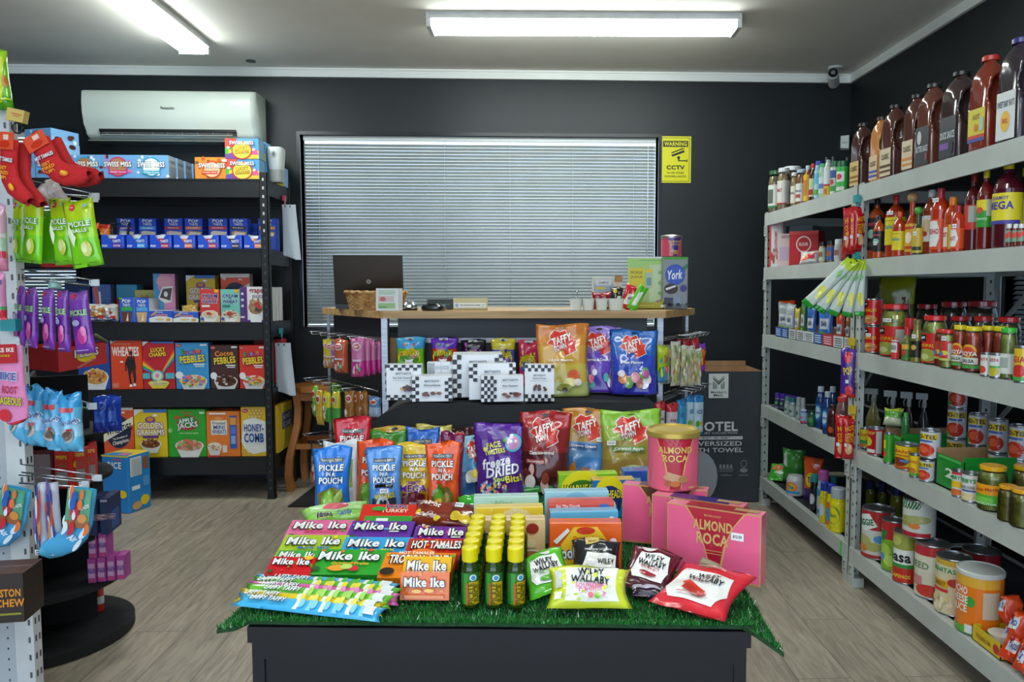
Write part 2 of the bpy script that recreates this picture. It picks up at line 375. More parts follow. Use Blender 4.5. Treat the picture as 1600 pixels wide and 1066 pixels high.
b = MB(); b.box(LX, WY-.02, CZ-.055, RX, WY, CZ, tm); b.box(LX, WY-.03, CZ-.012, RX, WY-.02, CZ, tm); struct('trim_1', b, 'white cornice strip along the back wall')
b = MB(); b.box(RX-.02, -3, CZ-.055, RX, WY-.02, CZ, tm); struct('trim_2', b, 'white cornice strip along the right wall')
b = MB(); b.box(LX, WY-.012, 0, RX, WY, .09, mat('1b1e20')); struct('baseboard_back', b)
# windows: frame + glass, blinds in front
def window(n, u0, u1, z0, z1, axis):
    r = obj('window_%d' % n, None); r['kind'] = 'structure'
    T = (lambda a, d, z: (a, WY+d, z)) if axis == 'y' else (lambda a, d, z: (RX+d, a, z))
    b = MB(); fm = mat('14171a', 's')
    def bx(a0, a1, d0, d1, z0_, z1_, m, bb):
        A = T(a0, d0, z0_); B = T(a1, d1, z1_); bb.box(min(A[0], B[0]), min(A[1], B[1]), z0_, max(A[0], B[0]), max(A[1], B[1]), z1_, m)
    t = .022
    bx(u0-t, u1+t, -.012, .1, z1, z1+t, fm, b); bx(u0-t, u1+t, -.012, .1, z0-t, z0, fm, b); bx(u0-t, u0, -.012, .1, z0, z1, fm, b); bx(u1, u1+t, -.012, .1, z0, z1, fm, b)
    obj('window_frame', b, r); g = MB(); bx(u0, u1, .075, .081, z0, z1, M['glass'], g); obj('window_pane', g, r)
    return T
SLAT = node_mat('blind_slat_paint', '828a8a', '8a9291', 5, .35)
def blind(u0, u1, z0, z1, T, label, cords, tilt=61, wand=None, gap=.013):
    r = obj('venetian_blind', None, None, T((u0+u1)/2, .035, z0)); o = Vector(T((u0+u1)/2, .035, z0))
    ax = Vector(T(1, 0, 0))-Vector(T(0, 0, 0)); dn = Vector(T(0, 1, 0))-Vector(T(0, 0, 0)); up = Vector((0, 0, 1)); hw = (u1-u0)/2-gap; H = z1-z0
    def P3(a, d, z): return ax*a+dn*d+up*z
    def bx(b, a0, a1, d0, d1, q0, q1, m):
        vs = [P3(a, d, z) for z in (q0, q1) for d in (d0, d1) for a in (a0, a1)]
        b.add(vs, [(0, 2, 3, 1), (4, 5, 7, 6), (0, 1, 5, 4), (2, 6, 7, 3), (0, 4, 6, 2), (1, 3, 7, 5)], m)
    b = MB(); bx(b, -hw, hw, -.014, .014, H-.03, H, mat('c8cecc')); obj('headrail', b, r)
    b = MB(); n = int((H-.05)/.0222)
    for k in range(n):
        z = .03+k*.0222; vs = []
        for a in (-hw, hw):
            for j in range(4):
                q = j/3-.5; s_ = .0125*2*q; arch = .0022*(1-4*q*q)
                vs.append(P3(a, -s_*cos(radians(tilt))*1-arch*sin(radians(tilt)), z-s_*-sin(radians(tilt))*-1+arch*.4))
        b.add(vs, [(j, j+1, 5+j, 4+j) for j in range(3)], SLAT, True)
    obj('slats', b, r)
    b = MB(); bx(b, -hw, hw, -.011, .011, 0, .014, mat('b4bcc4')); obj('bottom_rail', b, r)
    for cx in cords:
        b = MB()
        for d in (-.0135, .0135): b.tube([P3(cx-(u0+u1)/2, d, .01), P3(cx-(u0+u1)/2, d, H-.02)], .0012, mat('c8ced0'), 4)
        obj('ladder_cord', b, r)
    if wand:
        b = MB(); b.tube([P3(wand[0]-(u0+u1)/2, -.03, H-.03), P3(wand[0]-(u0+u1)/2, -.03, H-wand[1])], .003, mat('dfe4e4', 'g'), 6); obj('tilt_wand', b, r)
        b = MB(); b.tube([P3(wand[0]-(u0+u1)/2+.04, -.03, H-.03), P3(wand[0]-(u0+u1)/2+.045, -.03, H-wand[1]-.04)], .0015, mat('dfe4e4'), 5)
        b.lathe([(0, 0), (.008, .004), (.006, .03), (0, .034)], mat('dfe4e4'), 8); obj('pull_cord', b, r)
    tag(r, label, 'blind')
T1 = window(1, *WA, 'y')
xs = [aty(q, 350, WY).x for q in (498, 695, 797, 895, 990)]
blind(WA[0], WA[1], WA[2], WA[3], T1, 'wide silver-grey closed venetian blind behind the shop counter', xs, wand=(aty(1012, 350, WY).x, .95))
T2 = window(2, *WB, 'y')
blind(WB[0], WB[1], WB[2], WB[3], T2, 'grey venetian blind partly hidden behind the black cereal shelf', [WB[1]-.2], tilt=50)
T3 = window(3, *WR, 'x')
blind(WR[0], WR[1], WR[2], WR[3], T3, 'pale lilac blind at right edge behind the grey shelving', [2.6, 3.3], tilt=40)

# ------------------------------------------------------------------ air conditioner
def aircon():
    A = aty(125, 140, WY-.2); B = aty(398, 143, WY-.2); w = B.x-A.x; zt = A.z; h = A.z-aty(160, 213, WY-.2).z+.015; d = .21
    r = obj('air_conditioner', None, None, ((A.x+B.x)/2, WY, zt-h)); white = node_mat('aircon_plastic', 'cfdace', 'd5dfd4', 3, .28)
    prof = [(0, 0), (-.05, 0), (-.13, .012), (-.165, .035), (-.165, .05), (-.195, .09), (-.21, .16), (-.213, h*.75), (-.205, h-.008), (-.19, h), (0, h)]
    b = MB(); n = len(prof)
    # right end cap rounded a little
    for x0, x1, m, i0, i1 in ((-w/2, w/2, white, 0, n-1),):
        vs = [(x, y, z) for x in (x0+.012, x1-.03) for y, z in prof]
        b.add(vs, [(i, i+1, n+i+1, n+i) for i in range(n-1)], m, True)
        for s, xa, xb in ((-1, x0+.012, x0), (1, x1-.03, x1)):
            vs = [(xa, y, z) for y, z in prof]+[(xb, y*.93, .01+z*.97) for y, z in prof]
            b.add(vs, [(i, i+1, n+i+1, n+i) for i in range(n-1)]+[tuple(range(n, 2*n))], m, True)
    obj('housing', b, r)
    b = MB(); b.box(-w/2+.1, -.19, .048, w/2-.13, -.08, .064, mat('0c0e10')); b.box(-w/2+.1, -.176, .03, w/2-.13, -.08, .05, mat('101214'))
    obj('outlet_slot', b, r)
    b = MB(); b.box(-w/2+.11, -.186, .027, w/2-.15, -.17, .0315, mat('a8aca4')); b.box(-w/2+.11, -.18, .04, w/2-.15, -.178, .044, mat('8a8f8a')); obj('louvre', b, r)
    for k in range(9):
        b = MB(); x = -w/2+.14+k*(w-.32)/8; b.box(x, -.186, .032, x+.006, -.17, .06, mat('5c625e')); obj('fin', b, r)
    b = MB(); b.art(lambda u, v, o: (-.07+u*.14, -.2135-o, h*.6+v*.02), 7, [('t', 'Panasonic', .5, .5, .6, .9, '3b4145')]); obj('badge', b, r)
    b = MB(); b.box(-w/2+.01, -.15, -.004, w/2-.02, -.02, .004, mat('7d837c')); obj('drip_tray', b, r)
    tag(r, 'white wall-mounted split air conditioner high above the black cereal shelf', 'air conditioner')
aircon()
# ------------------------------------------------------------------ warning sign
A = aty(1031, 213, WY); B = aty(1079, 286, WY); w = B.x-A.x; h = A.z-B.z
b = MB(); b.box(-w/2, -.004, 0, w/2, 0, h, mat('d8d410'))
cctv = [('r', .05, .03, .95, .97, '2b2d10'), ('r', .065, .04, .935, .96, 'd8d410'), ('r', .1, .77, .9, .9, '16180c'), ('t', 'WARNING', .5, .835, .72, .09, 'd8d410'),
        ('p', [(.36, .6), (.4, .56), (.8, .66), (.76, .7)], '16180c'), ('p', [(.38, .63), (.76, .73), (.8, .71), (.8, .72), (.74, .75), (.36, .65)], '16180c'), ('e', .6, .54, .05, .035, '16180c'),
        ('r', .58, .47, .62, .54, '16180c'), ('r', .6, .465, .86, .485, '16180c'), ('r', .86, .44, .88, .51, '16180c'), ('t', 'CCTV', .5, .33, .58, .09, '16180c'),
        ('t', '24 HR VIDEO', .5, .215, .55, .035, '4a4a14'), ('t', 'SURVEILLANCE', .5, .14, .68, .035, '4a4a14')]
b.art(flat(w, h, -.004), w/h, cctv); o = obj('warning_sign', b, None, ((A.x+B.x)/2, WY-.001, B.z)); tag(o, 'yellow WARNING CCTV sign on dark wall right of the big blind', 'sign')
# ------------------------------------------------------------------ security camera on the ceiling, motion sensor in the corner
p = atz(1306, 105, CZ); r = obj('security_camera', None, None, p); wp = mat('c2c8c6', 's')
b = MB(); b.lathe([(0, 0), (.05, 0), (.05, -.012), (.02, -.018), (.014, -.02), (.014, -.06), (0, -.06)], wp, 20); obj('mount', b, r)
b = MB(); b.lathe([(0, -.02), (.03, -.02), (.036, 0), (.036, .13), (.03, .14), (0, .141)], wp, 20)
me = b.mesh('housing'); me.transform(Matrix.Translation((0, .03, -.085)) @ Euler((radians(78), 0, radians(-24))).to_matrix().to_4x4() @ Matrix.Translation((0, 0, -.02))); obj('housing', me, r)
b = MB(); b.lathe([(0, .142), (.029, .142), (.03, .148), (0, .148)], mat('101214', 'g'), 20); b.lathe([(0, .149), (.014, .149), (.014, .152), (0, .152)], mat('7c8488', 'g'), 16); me = b.mesh('lens')
me.transform(Matrix.Translation((0, .03, -.085)) @ Euler((radians(78), 0, radians(-24))).to_matrix().to_4x4() @ Matrix.Translation((0, 0, -.02))); obj('lens', me, r)
tag(r, 'small white bullet security camera on ceiling near the right corner', 'camera')
p = aty(1322, 222, WY-.03)
b = MB(); b.add([(-.03, 0, 0), (.03, 0, 0), (.03, 0, .1), (-.03, 0, .1), (-.026, -.035, .012), (.026, -.035, .006), (.026, -.035, .094), (-.026, -.035, .09)], [(3, 2, 1, 0), (4, 5, 6, 7), (0, 1, 5, 4), (2, 3, 7, 6), (0, 4, 7, 3), (1, 2, 6, 5)], mat('c6ceca', 's'))
r = obj('motion_sensor', None, None, (RX-.036, WY-.002, p.z-.05), (0, 0, radians(-25))); obj('case', b, r)
b = MB(); b.box(-.018, -.0375, .04, .018, -.034, .052, mat('a5adab')); obj('sensor_lens', b, r)
tag(r, 'small white motion sensor box on wall in the right corner', 'sensor')
p = atz(392, 95, CZ); b = MB(); b.lathe([(0, 0), (.03, 0), (.03, -.006), (0, -.008)], mat('4a4e50'), 14); o = obj('ceiling_hook_plate', b, None, p); tag(o, 'tiny dark round fitting on the ceiling above the air conditioner', 'fitting')
b = MB(); q = [atz(x, y, .004) for x, y in ((450, 792), (505, 750), (640, 750), (640, 792))]; b.prism([(v.x, v.y) for v in q], .001, .008, node_mat('black_rubber', '15171a', '1c1f22', 60, .8)); o = obj('floor_mat', b); tag(o, 'black rubber mat on floor behind the grass-topped table', 'mat')

# ------------------------------------------------------------------ black boltless shelf (left back)
LSY, LSD, LSX1, LSX0 = 4.65, .46, -1.497, -3.35
LSZ = [1.918, 1.507, 1.073, .672, .259]
def black_shelf():
    r = obj('black_shelf_unit', None, None, (0, 0, 0)); m = M['black_metal']
    for x in (LSX0, LSX1):
        for y, s in ((LSY, 1), (LSY+LSD, -1)):
            b = MB(); sx = 1 if x == LSX1 else -1
            b.box(x-.044 if sx > 0 else x, y, 0, x if sx > 0 else x+.044, y+.004*s, 1.96, m); b.box(x-.004 if sx > 0 else x, min(y, y+.04*s), 0, x if sx > 0 else x+.004, max(y, y+.04*s), 1.96, m)
            for k in range(38):
                z = .06+k*.05; b.box(x-.024*sx-.005, y-.0006*s if s > 0 else y, z, x-.024*sx+.005, y if s > 0 else y+.0006, z+.017, mat('c9cdce') if (s < 0 or k > 30) else mat('3c4245'))
                b.box(x if sx > 0 else x-.0006, y+.02*s-.005, z, x+.0006 if sx > 0 else x, y+.02*s+.005, z+.017, mat('050607'))
            b.box(x-.046 if sx > 0 else x-.002, min(y-.002, y+.042*s), 0, x+.002 if sx > 0 else x+.046, max(y-.002, y+.042*s), .012, mat('08090a'))
            obj('upright', b, r)
    for z in LSZ:
        b = MB(); b.box(LSX0+.046, LSY+.006, z-.012, LSX1-.046, LSY+LSD-.006, z-.001, M['black_board']); obj('shelf_board', b, r)
        for y in (LSY-.001, LSY+LSD-.011):
            b = MB(); b.box(LSX0+.046, y, z-.105, LSX1-.046, y+.012, z, m); b.box(LSX0+.046, y-.004, z-.008, LSX1-.046, y+.016, z+.002, m); obj('front_beam' if y < LSY+.1 else 'rear_beam', b, r)
        for x in (LSX0+.006, LSX1-.014):
            b = MB(); b.box(x, LSY+.042, z-.09, x+.01, LSY+LSD-.042, z, m); obj('side_beam', b, r)
    tag(r, 'tall black metal shelving unit of cereal along the back wall', 'shelving unit')
black_shelf()
# ------------------------------------------------------------------ grey boltless racking (right)
GX, GD, GYM, GYF, GYN = 1.415, .6, 3.2, 4.44, 1.96
GZ = [1.703, 1.394, 1.005, .592, .162]
def rack(y0, y1, label, both=True):
    r = obj('grey_shelf_unit', None, None, (GX, y0, 0)); m = M['grey_metal']
    for y, s in (((y0, 1),) if not both else ((y0, 1),))+((y1, -1),):
        for xx, t in ((0, 1), (GD, -1)):
            b = MB(); Y = y-y0; W = .042
            b.box(min(xx, xx+.003*t), min(Y, Y+W*s), 0, max(xx, xx+.003*t), max(Y, Y+W*s), 1.715, m); b.box(min(xx, xx+W*t), min(Y, Y+.003*s), 0, max(xx, xx+W*t), max(Y, Y+.003*s), 1.715, m)
            for k in range(34):
                z = .05+k*.05
                b.box(xx-.0006*t if t > 0 else xx, Y+.02*s-.004, z, xx if t > 0 else xx+.0006, Y+.02*s+.004, z+.012, mat('2a2e30'))
                b.box(xx+.022*t-.004, Y-.0006 if s > 0 else Y-.0034, z, xx+.022*t+.004, Y+.0036 if s > 0 else Y+.0006, z+.012, mat('2a2e30'))
            b.box(min(xx-.004*t, xx+.046*t), min(Y-.004*s, Y+.046*s), 0, max(xx-.004*t, xx+.046*t), max(Y-.004*s, Y+.046*s), .04, m)
            obj('upright', b, r)
    L = y1-y0
    for z in GZ:
        b = MB(); b.box(.004, .004, z-.02, GD-.004, L-.004, z-.004, node_mat('shelf_board_dark', '24282b', '2b3033', 8, .6) if 0 else M['board']); obj('shelf_board', b, r)
        for xx in (-.004, GD-.006):
            b = MB(); b.box(xx, .002, z-.066, xx+.012, L-.002, z+.004, m); b.box(xx+.012, .003, z-.003, xx+.034 if xx < .1 else xx+.014, L-.003, z+.0039, m)
            for yy in (.004, L-.046): # end plates with hooked slots
                b.box(xx-.003, yy, z-.125, xx+.002, yy+.042, z-.066, m)
                if xx < .1:
                    for dz in (-.08, -.112): b.box(xx-.0036, yy+.012, z+dz, xx-.003, yy+.03, z+dz+.004, mat('1c2022'))
                    b.box(xx-.0036, yy+.026, z-.1, xx-.003, yy+.03, z-.08, mat('1c2022'))
            obj('front_beam' if xx < .1 else 'rear_beam', b, r)
        for yy in (.002, L-.012):
            b = MB(); b.box(.044, yy, z-.066, GD-.044, yy+.01, z+.002, m); obj('side_beam', b, r)
    for z0, z1 in ((.66, .95), (1.08, 1.32)):
        b = MB(); b.add([(GD-.02, L-.03, z0), (GD-.02, L-.03, z0+.03), (GD-.02, L-.34, z1+.03), (GD-.02, L-.34, z1), (GD-.016, L-.03, z0), (GD-.016, L-.03, z0+.03), (GD-.016, L-.34, z1+.03), (GD-.016, L-.34, z1)], [(0, 1, 2, 3), (7, 6, 5, 4), (0, 3, 7, 4), (1, 5, 6, 2)], m); obj('brace', b, r)
    tag(r, label, 'shelving unit', 'grey metal shelving along the right wall')
M['board'] = node_mat('dark_shelf_board', '24282b', '2b3033', 8, .6)
rack(GYN, GYM-.006, 'grey metal shelving unit nearest the viewer at right edge')
rack(GYM+.006, GYF, 'grey metal shelving unit standing further back beside the carton')
# ================================================================== LEFT: cereal shelf stock
def fit(px0, px1, pyt, Y, z, pyb=None):
    pm = (px0+px1)/2; a = aty(px0, pyt, Y); b_ = aty(px1, pyt, Y); return (a.x+b_.x)/2, b_.x-a.x-.002, aty(pm, pyt, Y).z-z
def shelf_box(px0, px1, pyt, Y, z, col, front, label, cat='box', name='carton', d=.08, rz=0, group=None, sticker=None, **k):
    x, w, h = fit(px0, px1, pyt, Y, z); mb = carton_mb(w, h, d, col, front, **k)
    parts = [(name, mb)]
    if sticker: parts.append(('price_sticker', sticker_mb(), None, ((sticker[0]-.5)*w, 0, sticker[1]*h)))
    kd = kind(name, *parts) if len(parts) == 1 else (name, [['box', mb.mesh('box'), None, (0, 0, 0), None], ['price_sticker', sticker_mb().mesh('price_sticker'), None, ((sticker[0]-.5)*w, 0, sticker[1]*h), None]])
    return put(kd, label, cat, (x, Y, z+.003), radians(rz), group)
Z1, Z2, Z3, Z4, Z5 = LSZ
def cocoa(bg, ring, inner, banner, btxt, dots, seed=1):
    return blobs(9, .02, .05, .98, .95, .07, dots, seed, 1.4)+[('e', .5, .5, .29, .42, ring), ('e', .5, .5, .25, .36, inner), ('r', .22, .2, .78, .34, banner), ('t', btxt, .5, .27, .46, .07, 'f4f4f4'), ('t', 'SWISS MISS', .5, .6, .8, .22, 'f6f6f4', 0, '37424e')]
BB = ['f2f4f4', '5a2e20', 'dfe8ee', 'f4f6f6']
x0 = aty(108, 260, LSY).x
kB = lambda col, fr, w=.196, h=.137, **k: kind('cocoa_box', ('cocoa_box', carton_mb(w, h, .098, col, fr, rcol=k.pop('rc', 'a7adb0'), right=[('r', .04, .06, .96, .94, 'b5babc'), ('t', 'SWISS MISS', .5, .75, .7, .14, '5d6d7c'), ('r', .1, .12, .9, .55, '9aa1a6')], **k)))
cb = kB('6fa8dc', cocoa('6fa8dc', '2a9fc0', 'b07a50', '38b4d0', 'Marshmallow', BB, 3))
cp = kB('6fa8dc', cocoa('6fa8dc', 'd0306c', 'b97c5c', 'd8307c', 'Simply Cocoa', ['5a2e20', 'e870a8', 'f2f4f4', '5a2e20'], 5))
cw = kB('74aadc', cocoa('6fa8dc', '2a98b4', 'e8ece8', '38a8c8', 'White Cocoa', BB, 8))
cr = kB('6fa8dc', cocoa('6fa8dc', 'c03028', 'b97c5c', 'c83430', 'Milk Chocolate', ['f2f4f4', 'd06080', '5a2e20'], 9))
def at_px(px, Y, z): return (aty(px, 280, Y).x, Y, z)
G = 'cocoa boxes on the top shelf'
for px, kd, nm in ((82, cr, 'red-banner'), (133.5, cb, 'blue cocoa box with a turquoise banner'), (185.5, cp, 'pink'), (237.5, cw, 'white')): pass
put(cr, 'light blue cocoa box with red ring, mostly behind the red hanging socks', 'box', at_px(82, LSY+.02, Z1+.003), 0, G)
put(cb, 'light blue cocoa box with turquoise banner and brown cup, top shelf', 'box', at_px(133.5, LSY+.02, Z1+.003), 0, G)
put(cp, 'light blue cocoa box with bright pink ring and banner, top shelf', 'box', at_px(185.5, LSY+.02, Z1+.003), 0, G)
for i, t in enumerate(['light blue cocoa box with a white cup, front of its row on top shelf', 'cocoa box directly behind the white-cup cocoa box, side showing', 'third cocoa box from the front, behind the white-cup cocoa box', 'rearmost cocoa box behind the white-cup cocoa box']):
    put(cw, t, 'box', at_px(237.5, LSY+.02+i*.104, Z1+.003), 0, G) if i == 0 else put(cw, t, 'box', (at_px(237.5, LSY+.02, 0)[0]+.004*i, LSY+.02+i*.104, Z1+.003), radians(1.5), G)
big = kind('cocoa_box', ('cocoa_box', carton_mb(.2, .15, .19, '6fa8dc', cocoa('6fa8dc', 'c03028', 'b97c5c', 'c83430', 'Milk Chocolate', BB, 4), right=[('p', [(0, 0), (1, 0), (1, .5), (0, .7)], '8fc0e6')]+blobs(7, .1, .2, .9, .9, .09, ['5a2e20', '4a2418', 'eef2f2'], 6), rcol='7fb4e2')))
put(big, 'large pale blue cocoa box with chocolate pieces, stacked highest at far left', 'box', (at_px(62, LSY+.05, 0)[0], LSY+.05, Z1+.145), radians(-18), G)
put(kB('6fa8dc', cocoa('6fa8dc', 'c03028', 'b97c5c', 'c83430', 'Milk Chocolate', BB, 4)), 'cocoa box under the large box, behind the red socks', 'box', at_px(30, LSY+.02, Z1+.003), 0, G)
co = kind('cocoa_box', ('box', carton_mb(.2, .127, .09, 'f0902c', blobs(8, .02, .1, .98, .95, .08, ['e8a020', 'c86414', '8a5a20'], 3, 1.4)+[('e', .5, .45, .27, .4, 'd84a20'), ('e', .5, .43, .23, .34, 'e8c49a'), ('r', .2, .22, .66, .38, 'e04828'), ('t', 'Pumpkin Spice', .43, .3, .4, .07, 'f8f0e0'), ('t', 'SWISS MISS', .5, .62, .76, .22, 'f6f4ee', 0, '5b2a10'), ('r', .8, .8, .94, .9, 'f2f2f0')], rcol='d98a3c')))
put(co, 'orange pumpkin spice cocoa box on the top shelf', 'box', at_px(332, LSY+.02, Z1+.003), 0, G); put(co, 'second orange cocoa box right behind the front orange one', 'box', (at_px(332, LSY+.02, 0)[0]+.008, LSY+.12, Z1+.003), 0, G)
rain = lambda: [('r', 0, 0, .3, 1, '4fb848'), ('r', 0, .55, .35, 1, 'e8503c'), ('r', .1, 0, .4, .45, 'f0d030'), ('p', [(0, 0), (.4, 0), (.2, .3), (0, .2)], '7a4ca0'), ('r', .62, 0, 1, .4, 'f4d43c'), ('p', [(.7, .2), (.9, .55), (1, .2)], 'e85a9a'), ('e', .1, .55, .05, .07, 'f3f3f0'), ('e', .85, .45, .05, .07, 'f3f3f0'),
               ('e', .5, .42, .31, .46, 'd83c34'), ('e', .5, .42, .27, .4, 'f1e04c'), ('t', 'LUCKY', .5, .52, .36, .15, 'e8a020', 6, '2f8a3a'), ('t', 'CHARMS', .5, .33, .42, .15, 'e8a020', 4, '2f8a3a'), ('t', 'SWISS MISS', .5, .78, .72, .19, 'f6f6f4', 0, '1c3c66')]
cl = kind('cocoa_box', ('cocoa_box', carton_mb(.196, .118, .098, '58a8dc', rain(), rcol='8ab8d8')))
X = at_px(391.5, LSY+.02, 0)[0]; X = min(X, LSX1-.047-.1)
put(cl, 'rainbow coloured cocoa box, lower of the two stacked by the shelf post', 'box', (X, LSY+.02, Z1+.003), 0, G)
put(cl, 'rainbow coloured cocoa box, upper of the two stacked by the shelf post', 'box', (X, LSY+.02, Z1+.1225), 0, G)
put(cl, 'rainbow cocoa box hidden behind the upper stacked one', 'box', (X+.005, LSY+.125, Z1+.1225), 0, G); put(cl, 'rainbow cocoa box hidden behind the lower stacked one', 'box', (X+.005, LSY+.125, Z1+.003), 0, G)
put(cl, 'rear blue and yellow cocoa box seen right of the air freshener', 'box', (LSX1-.1, LSY+.33, Z1+.003), 0, G); put(cl, 'rear blue cocoa box peeking above the air freshener', 'box', (LSX1-.16, LSY+.33, Z1+.1225), 0, G)
# air freshener
r = obj('air_freshener', None, None, (LSX1+.0, LSY+.1, Z1+.004)); wp = mat('d4dad6', 's')
r.location = (aty(437, 285, LSY+.16).x-.02, LSY+.17, Z1+.004)
b = MB(); b.lathe([(0, 0), (.036, 0), (.038, .01), (.04, .075)], mat('a3a9a4', 's'), 20, sq=.2); obj('base', b, r)
b = MB(); b.lathe([(.04, .075), (.043, .09), (.05, .18), (.049, .2), (.043, .21), (0, .212)], wp, 20, sq=.2); obj('cover', b, r)
b = MB(); b.add([(.014*cos(2*pi*i/14), -.051, .165+.02*sin(2*pi*i/14)) for i in range(14)], [tuple(range(14))], mat('9fa6a4')); b.add([(.008*cos(2*pi*i/14), -.0515, .165+.012*sin(2*pi*i/14)) for i in range(14)], [tuple(range(14))], mat('5a6266')); obj('nozzle', b, r)
tag(r, 'white plastic air freshener dispenser at right end of the top shelf', 'air freshener')

# ---- toaster pastry boxes
def up(art, s=.6): return [(a[0],)+((tuple(a[1:2])+((1-s)+s*a[2], a[3], (1-s)+s*a[4])+tuple(a[5:])) if a[0] == 'r' else (a[1], a[2], (1-s)+s*a[3], a[4], s*a[5])+tuple(a[6:]) if a[0] == 't' else ([(x, (1-s)+s*y) for x, y in a[1]], a[2])) for a in art]
BL = '1f4fd0'
def pop_tall(band, img, btx=''):
    return [('t', 'POP', .5, .86, .56, .17, 'f2f4f6', -4, '12308c'), ('t', 'TARTS', .5, .69, .5, .12, 'f2f4f6', -4, '12308c'), ('r', .05, .42, .95, .58, band), ('t', btx, .5, .5, .6, .08, 'f0f0f0'), ('p', [(.1, .03), (.9, .03), (.98, .3), (.3, .36), (.14, .3)], img), ('p', [(.16, .08), (.85, .08), (.9, .25), (.32, .3)], 'e8dccb')]
def pop_tray(band, img):
    return [('p', [(.22, 1), (.5, .35), (.72, 1)], img), ('r', .02, .08, .32, .3, '2a5fe0'), ('t', 'POP', .16, .2, .22, .16, 'f0f2f6', 0, '12308c'), ('r', .5, .08, .85, .38, band), ('t', 'TARTS', .66, .55, .34, .2, 'f0f2f6', 5, '12308c'), ('t', 'FROSTED', .67, .22, .28, .12, 'f4f4f4'), ('r', .88, .15, .97, .85, '3f6be4')]
xs_t = [(157, 195, '7038a8', 'd8cbb8'), (196.5, 231.5, '48a8e8', 'dcd2c0'), (233, 269, 'c8283c', '9a3a34'), (270, 306, 'e07830', 'd4a078'), (308, 343, 'd83c40', 'e8e0d4'), (344, 379, '3c2418', 'c8a074'), (380, 415, 'f09030', 'b49068')]
xs_u = [(182, 210, 'purple', '7038a8', 'd8cbb8'), (216, 244, 'light blue', '48a8e8', 'e0d4b0'), (256, 285, 'dark red', 'b8283c', 'dcb8ac'), (288, 316, 'orange', 'd87840', 'c49068'), (325, 355, 'bright red', 'd83030', 'e8dcd0'), (358, 386, 'dark brown', '3c2418', 'd0a040'), (403, 431, 'amber', 'f09a30', 'a07850')]
def tray_mb(w, h, d, col, art):
    b = MB(); t = .0025; c = P(col)
    b.add([(-w/2, 0, 0), (w/2, 0, 0), (w/2, 0, h), (w*.22, 0, h), (0, 0, h*.42), (-w*.28, 0, h), (-w/2, 0, h)], [(0, 1, 4), (0, 4, 5, 6), (1, 2, 3, 4)], c)
    b.add([(-w/2, t, 0), (w/2, t, 0), (w/2, t, h), (w*.22, t, h), (0, t, h*.42), (-w*.28, t, h), (-w/2, t, h)], [(0, 4, 1), (0, 6, 5, 4), (1, 4, 3, 2)], P('kraft'))
    for x in (-w/2, w/2-t): b.box(x, 0, 0, x+t, d, h, c)
    b.box(-w/2, d-t, 0, w/2, d, h, c); b.box(-w/2, 0, 0, w/2, d, t, c)
    b.art(flat(w, h), w/h, [a for a in art if a[0] != 'p']); return b
names = ['purple-banded', 'sky-blue-banded', 'dark-red-banded', 'orange-banded', 'bright-red-banded', 'dark-brown-banded', 'amber-banded']
for i, (a, b_, band, im) in enumerate(xs_t):
    x, w, h = fit(a, b_, 368.5, LSY+.015, Z2); h = .083; d = .2
    r = obj('pastry_tray', None, None, (x, LSY+.015, Z2+.003)); obj('tray', tray_mb(w, h, d, BL, pop_tray(band, im)), r)
    for j in range(4):
        q = MB(); q = pouch_mb(w*.8, h*.95, .03, [(0, ['c9cfd8', '3d6be0', 'd9dde4'][j % 3])], [('r', .2, .3, .8, .7, band)], 'pillow', seed=i*5+j, nu=6, nv=6, hole=False)
        obj('foil_packet', q, r, (0, .03+j*.04, .006), (radians(-6), 0, 0))
    tag(r, 'low royal-blue toaster pastry tray with %s label, front of second shelf' % names[i].replace('-banded', ''), 'pastry box', 'pastry trays on the second shelf')
for i, (a, b_, cn, band, im) in enumerate(xs_u):
    Y = LSY+.225; x, w, h = fit(a, b_, 343 if i < 5 else 345, Y, Z2)
    if i == 6: x -= .03
    shelf_box(a, b_, 342, Y, Z2, BL, up(pop_tall(band, im, ['S\'mores', 'Cookies', 'Cherry', 'Pumpkin', 'Strawberry', 'Fudge', 'Brown Sugar'][i])), 'upright royal-blue toaster pastry box with %s band, back row of second shelf' % cn, 'pastry box', 'pastry_box', d=.07, group='pastry boxes behind the trays', rcol='2a58d4')
for i, (a, b_) in enumerate([(206, 222), (246, 257), (316, 328), (388, 402)]):
    shelf_box(a, b_, 350, LSY+.33, Z2, '1d49bc', [('r', .1, .5, .9, .7, '2c62dc')], 'plain side of a blue pastry box deep on second shelf, gap %s from left' % ['one', 'two', 'three', 'four'][i], 'pastry box', 'pastry_box', d=.09, group='rear pastry boxes')
o = put(kind('snack_pouch', ('snack_pouch', pouch_mb(.095, .15, .03, [(0, '1a1412'), (.55, 'd8701c'), (.85, 'c03018')], blobs(14, .1, .3, .9, .8, .08, ['e8902c', 'f0b050', '2a1410', 'e8e0d0'], 4), 'pillow', 3))), 'orange and black snack bag at left end of the pastry shelf', 'bag', (aty(160, 340, LSY+.12).x, LSY+.12, Z2+.004), radians(6))
put(kind('snack_pouch', ('snack_pouch', pouch_mb(.07, .155, .03, [(0, 'b02020'), (.4, '181414'), (.8, 'd84828')], blobs(8, .1, .3, .9, .7, .1, ['e0e0d8', 'e8902c'], 7), 'pillow', 8))), 'red snack bag partly hidden behind the lime hanging pouches', 'bag', (aty(146, 340, LSY+.08).x, LSY+.08, Z2+.004), radians(-6))
put(kind('clear_bag', ('clear_bag', pouch_mb(.13, .17, .035, [(0, '3a2022'), (.45, 'film')], [], 'pillow', 9, hole=True))), 'clear cellophane bag standing behind the orange snack bag', 'bag', (aty(185, 340, LSY+.2).x, LSY+.2, Z2+.004), radians(4))

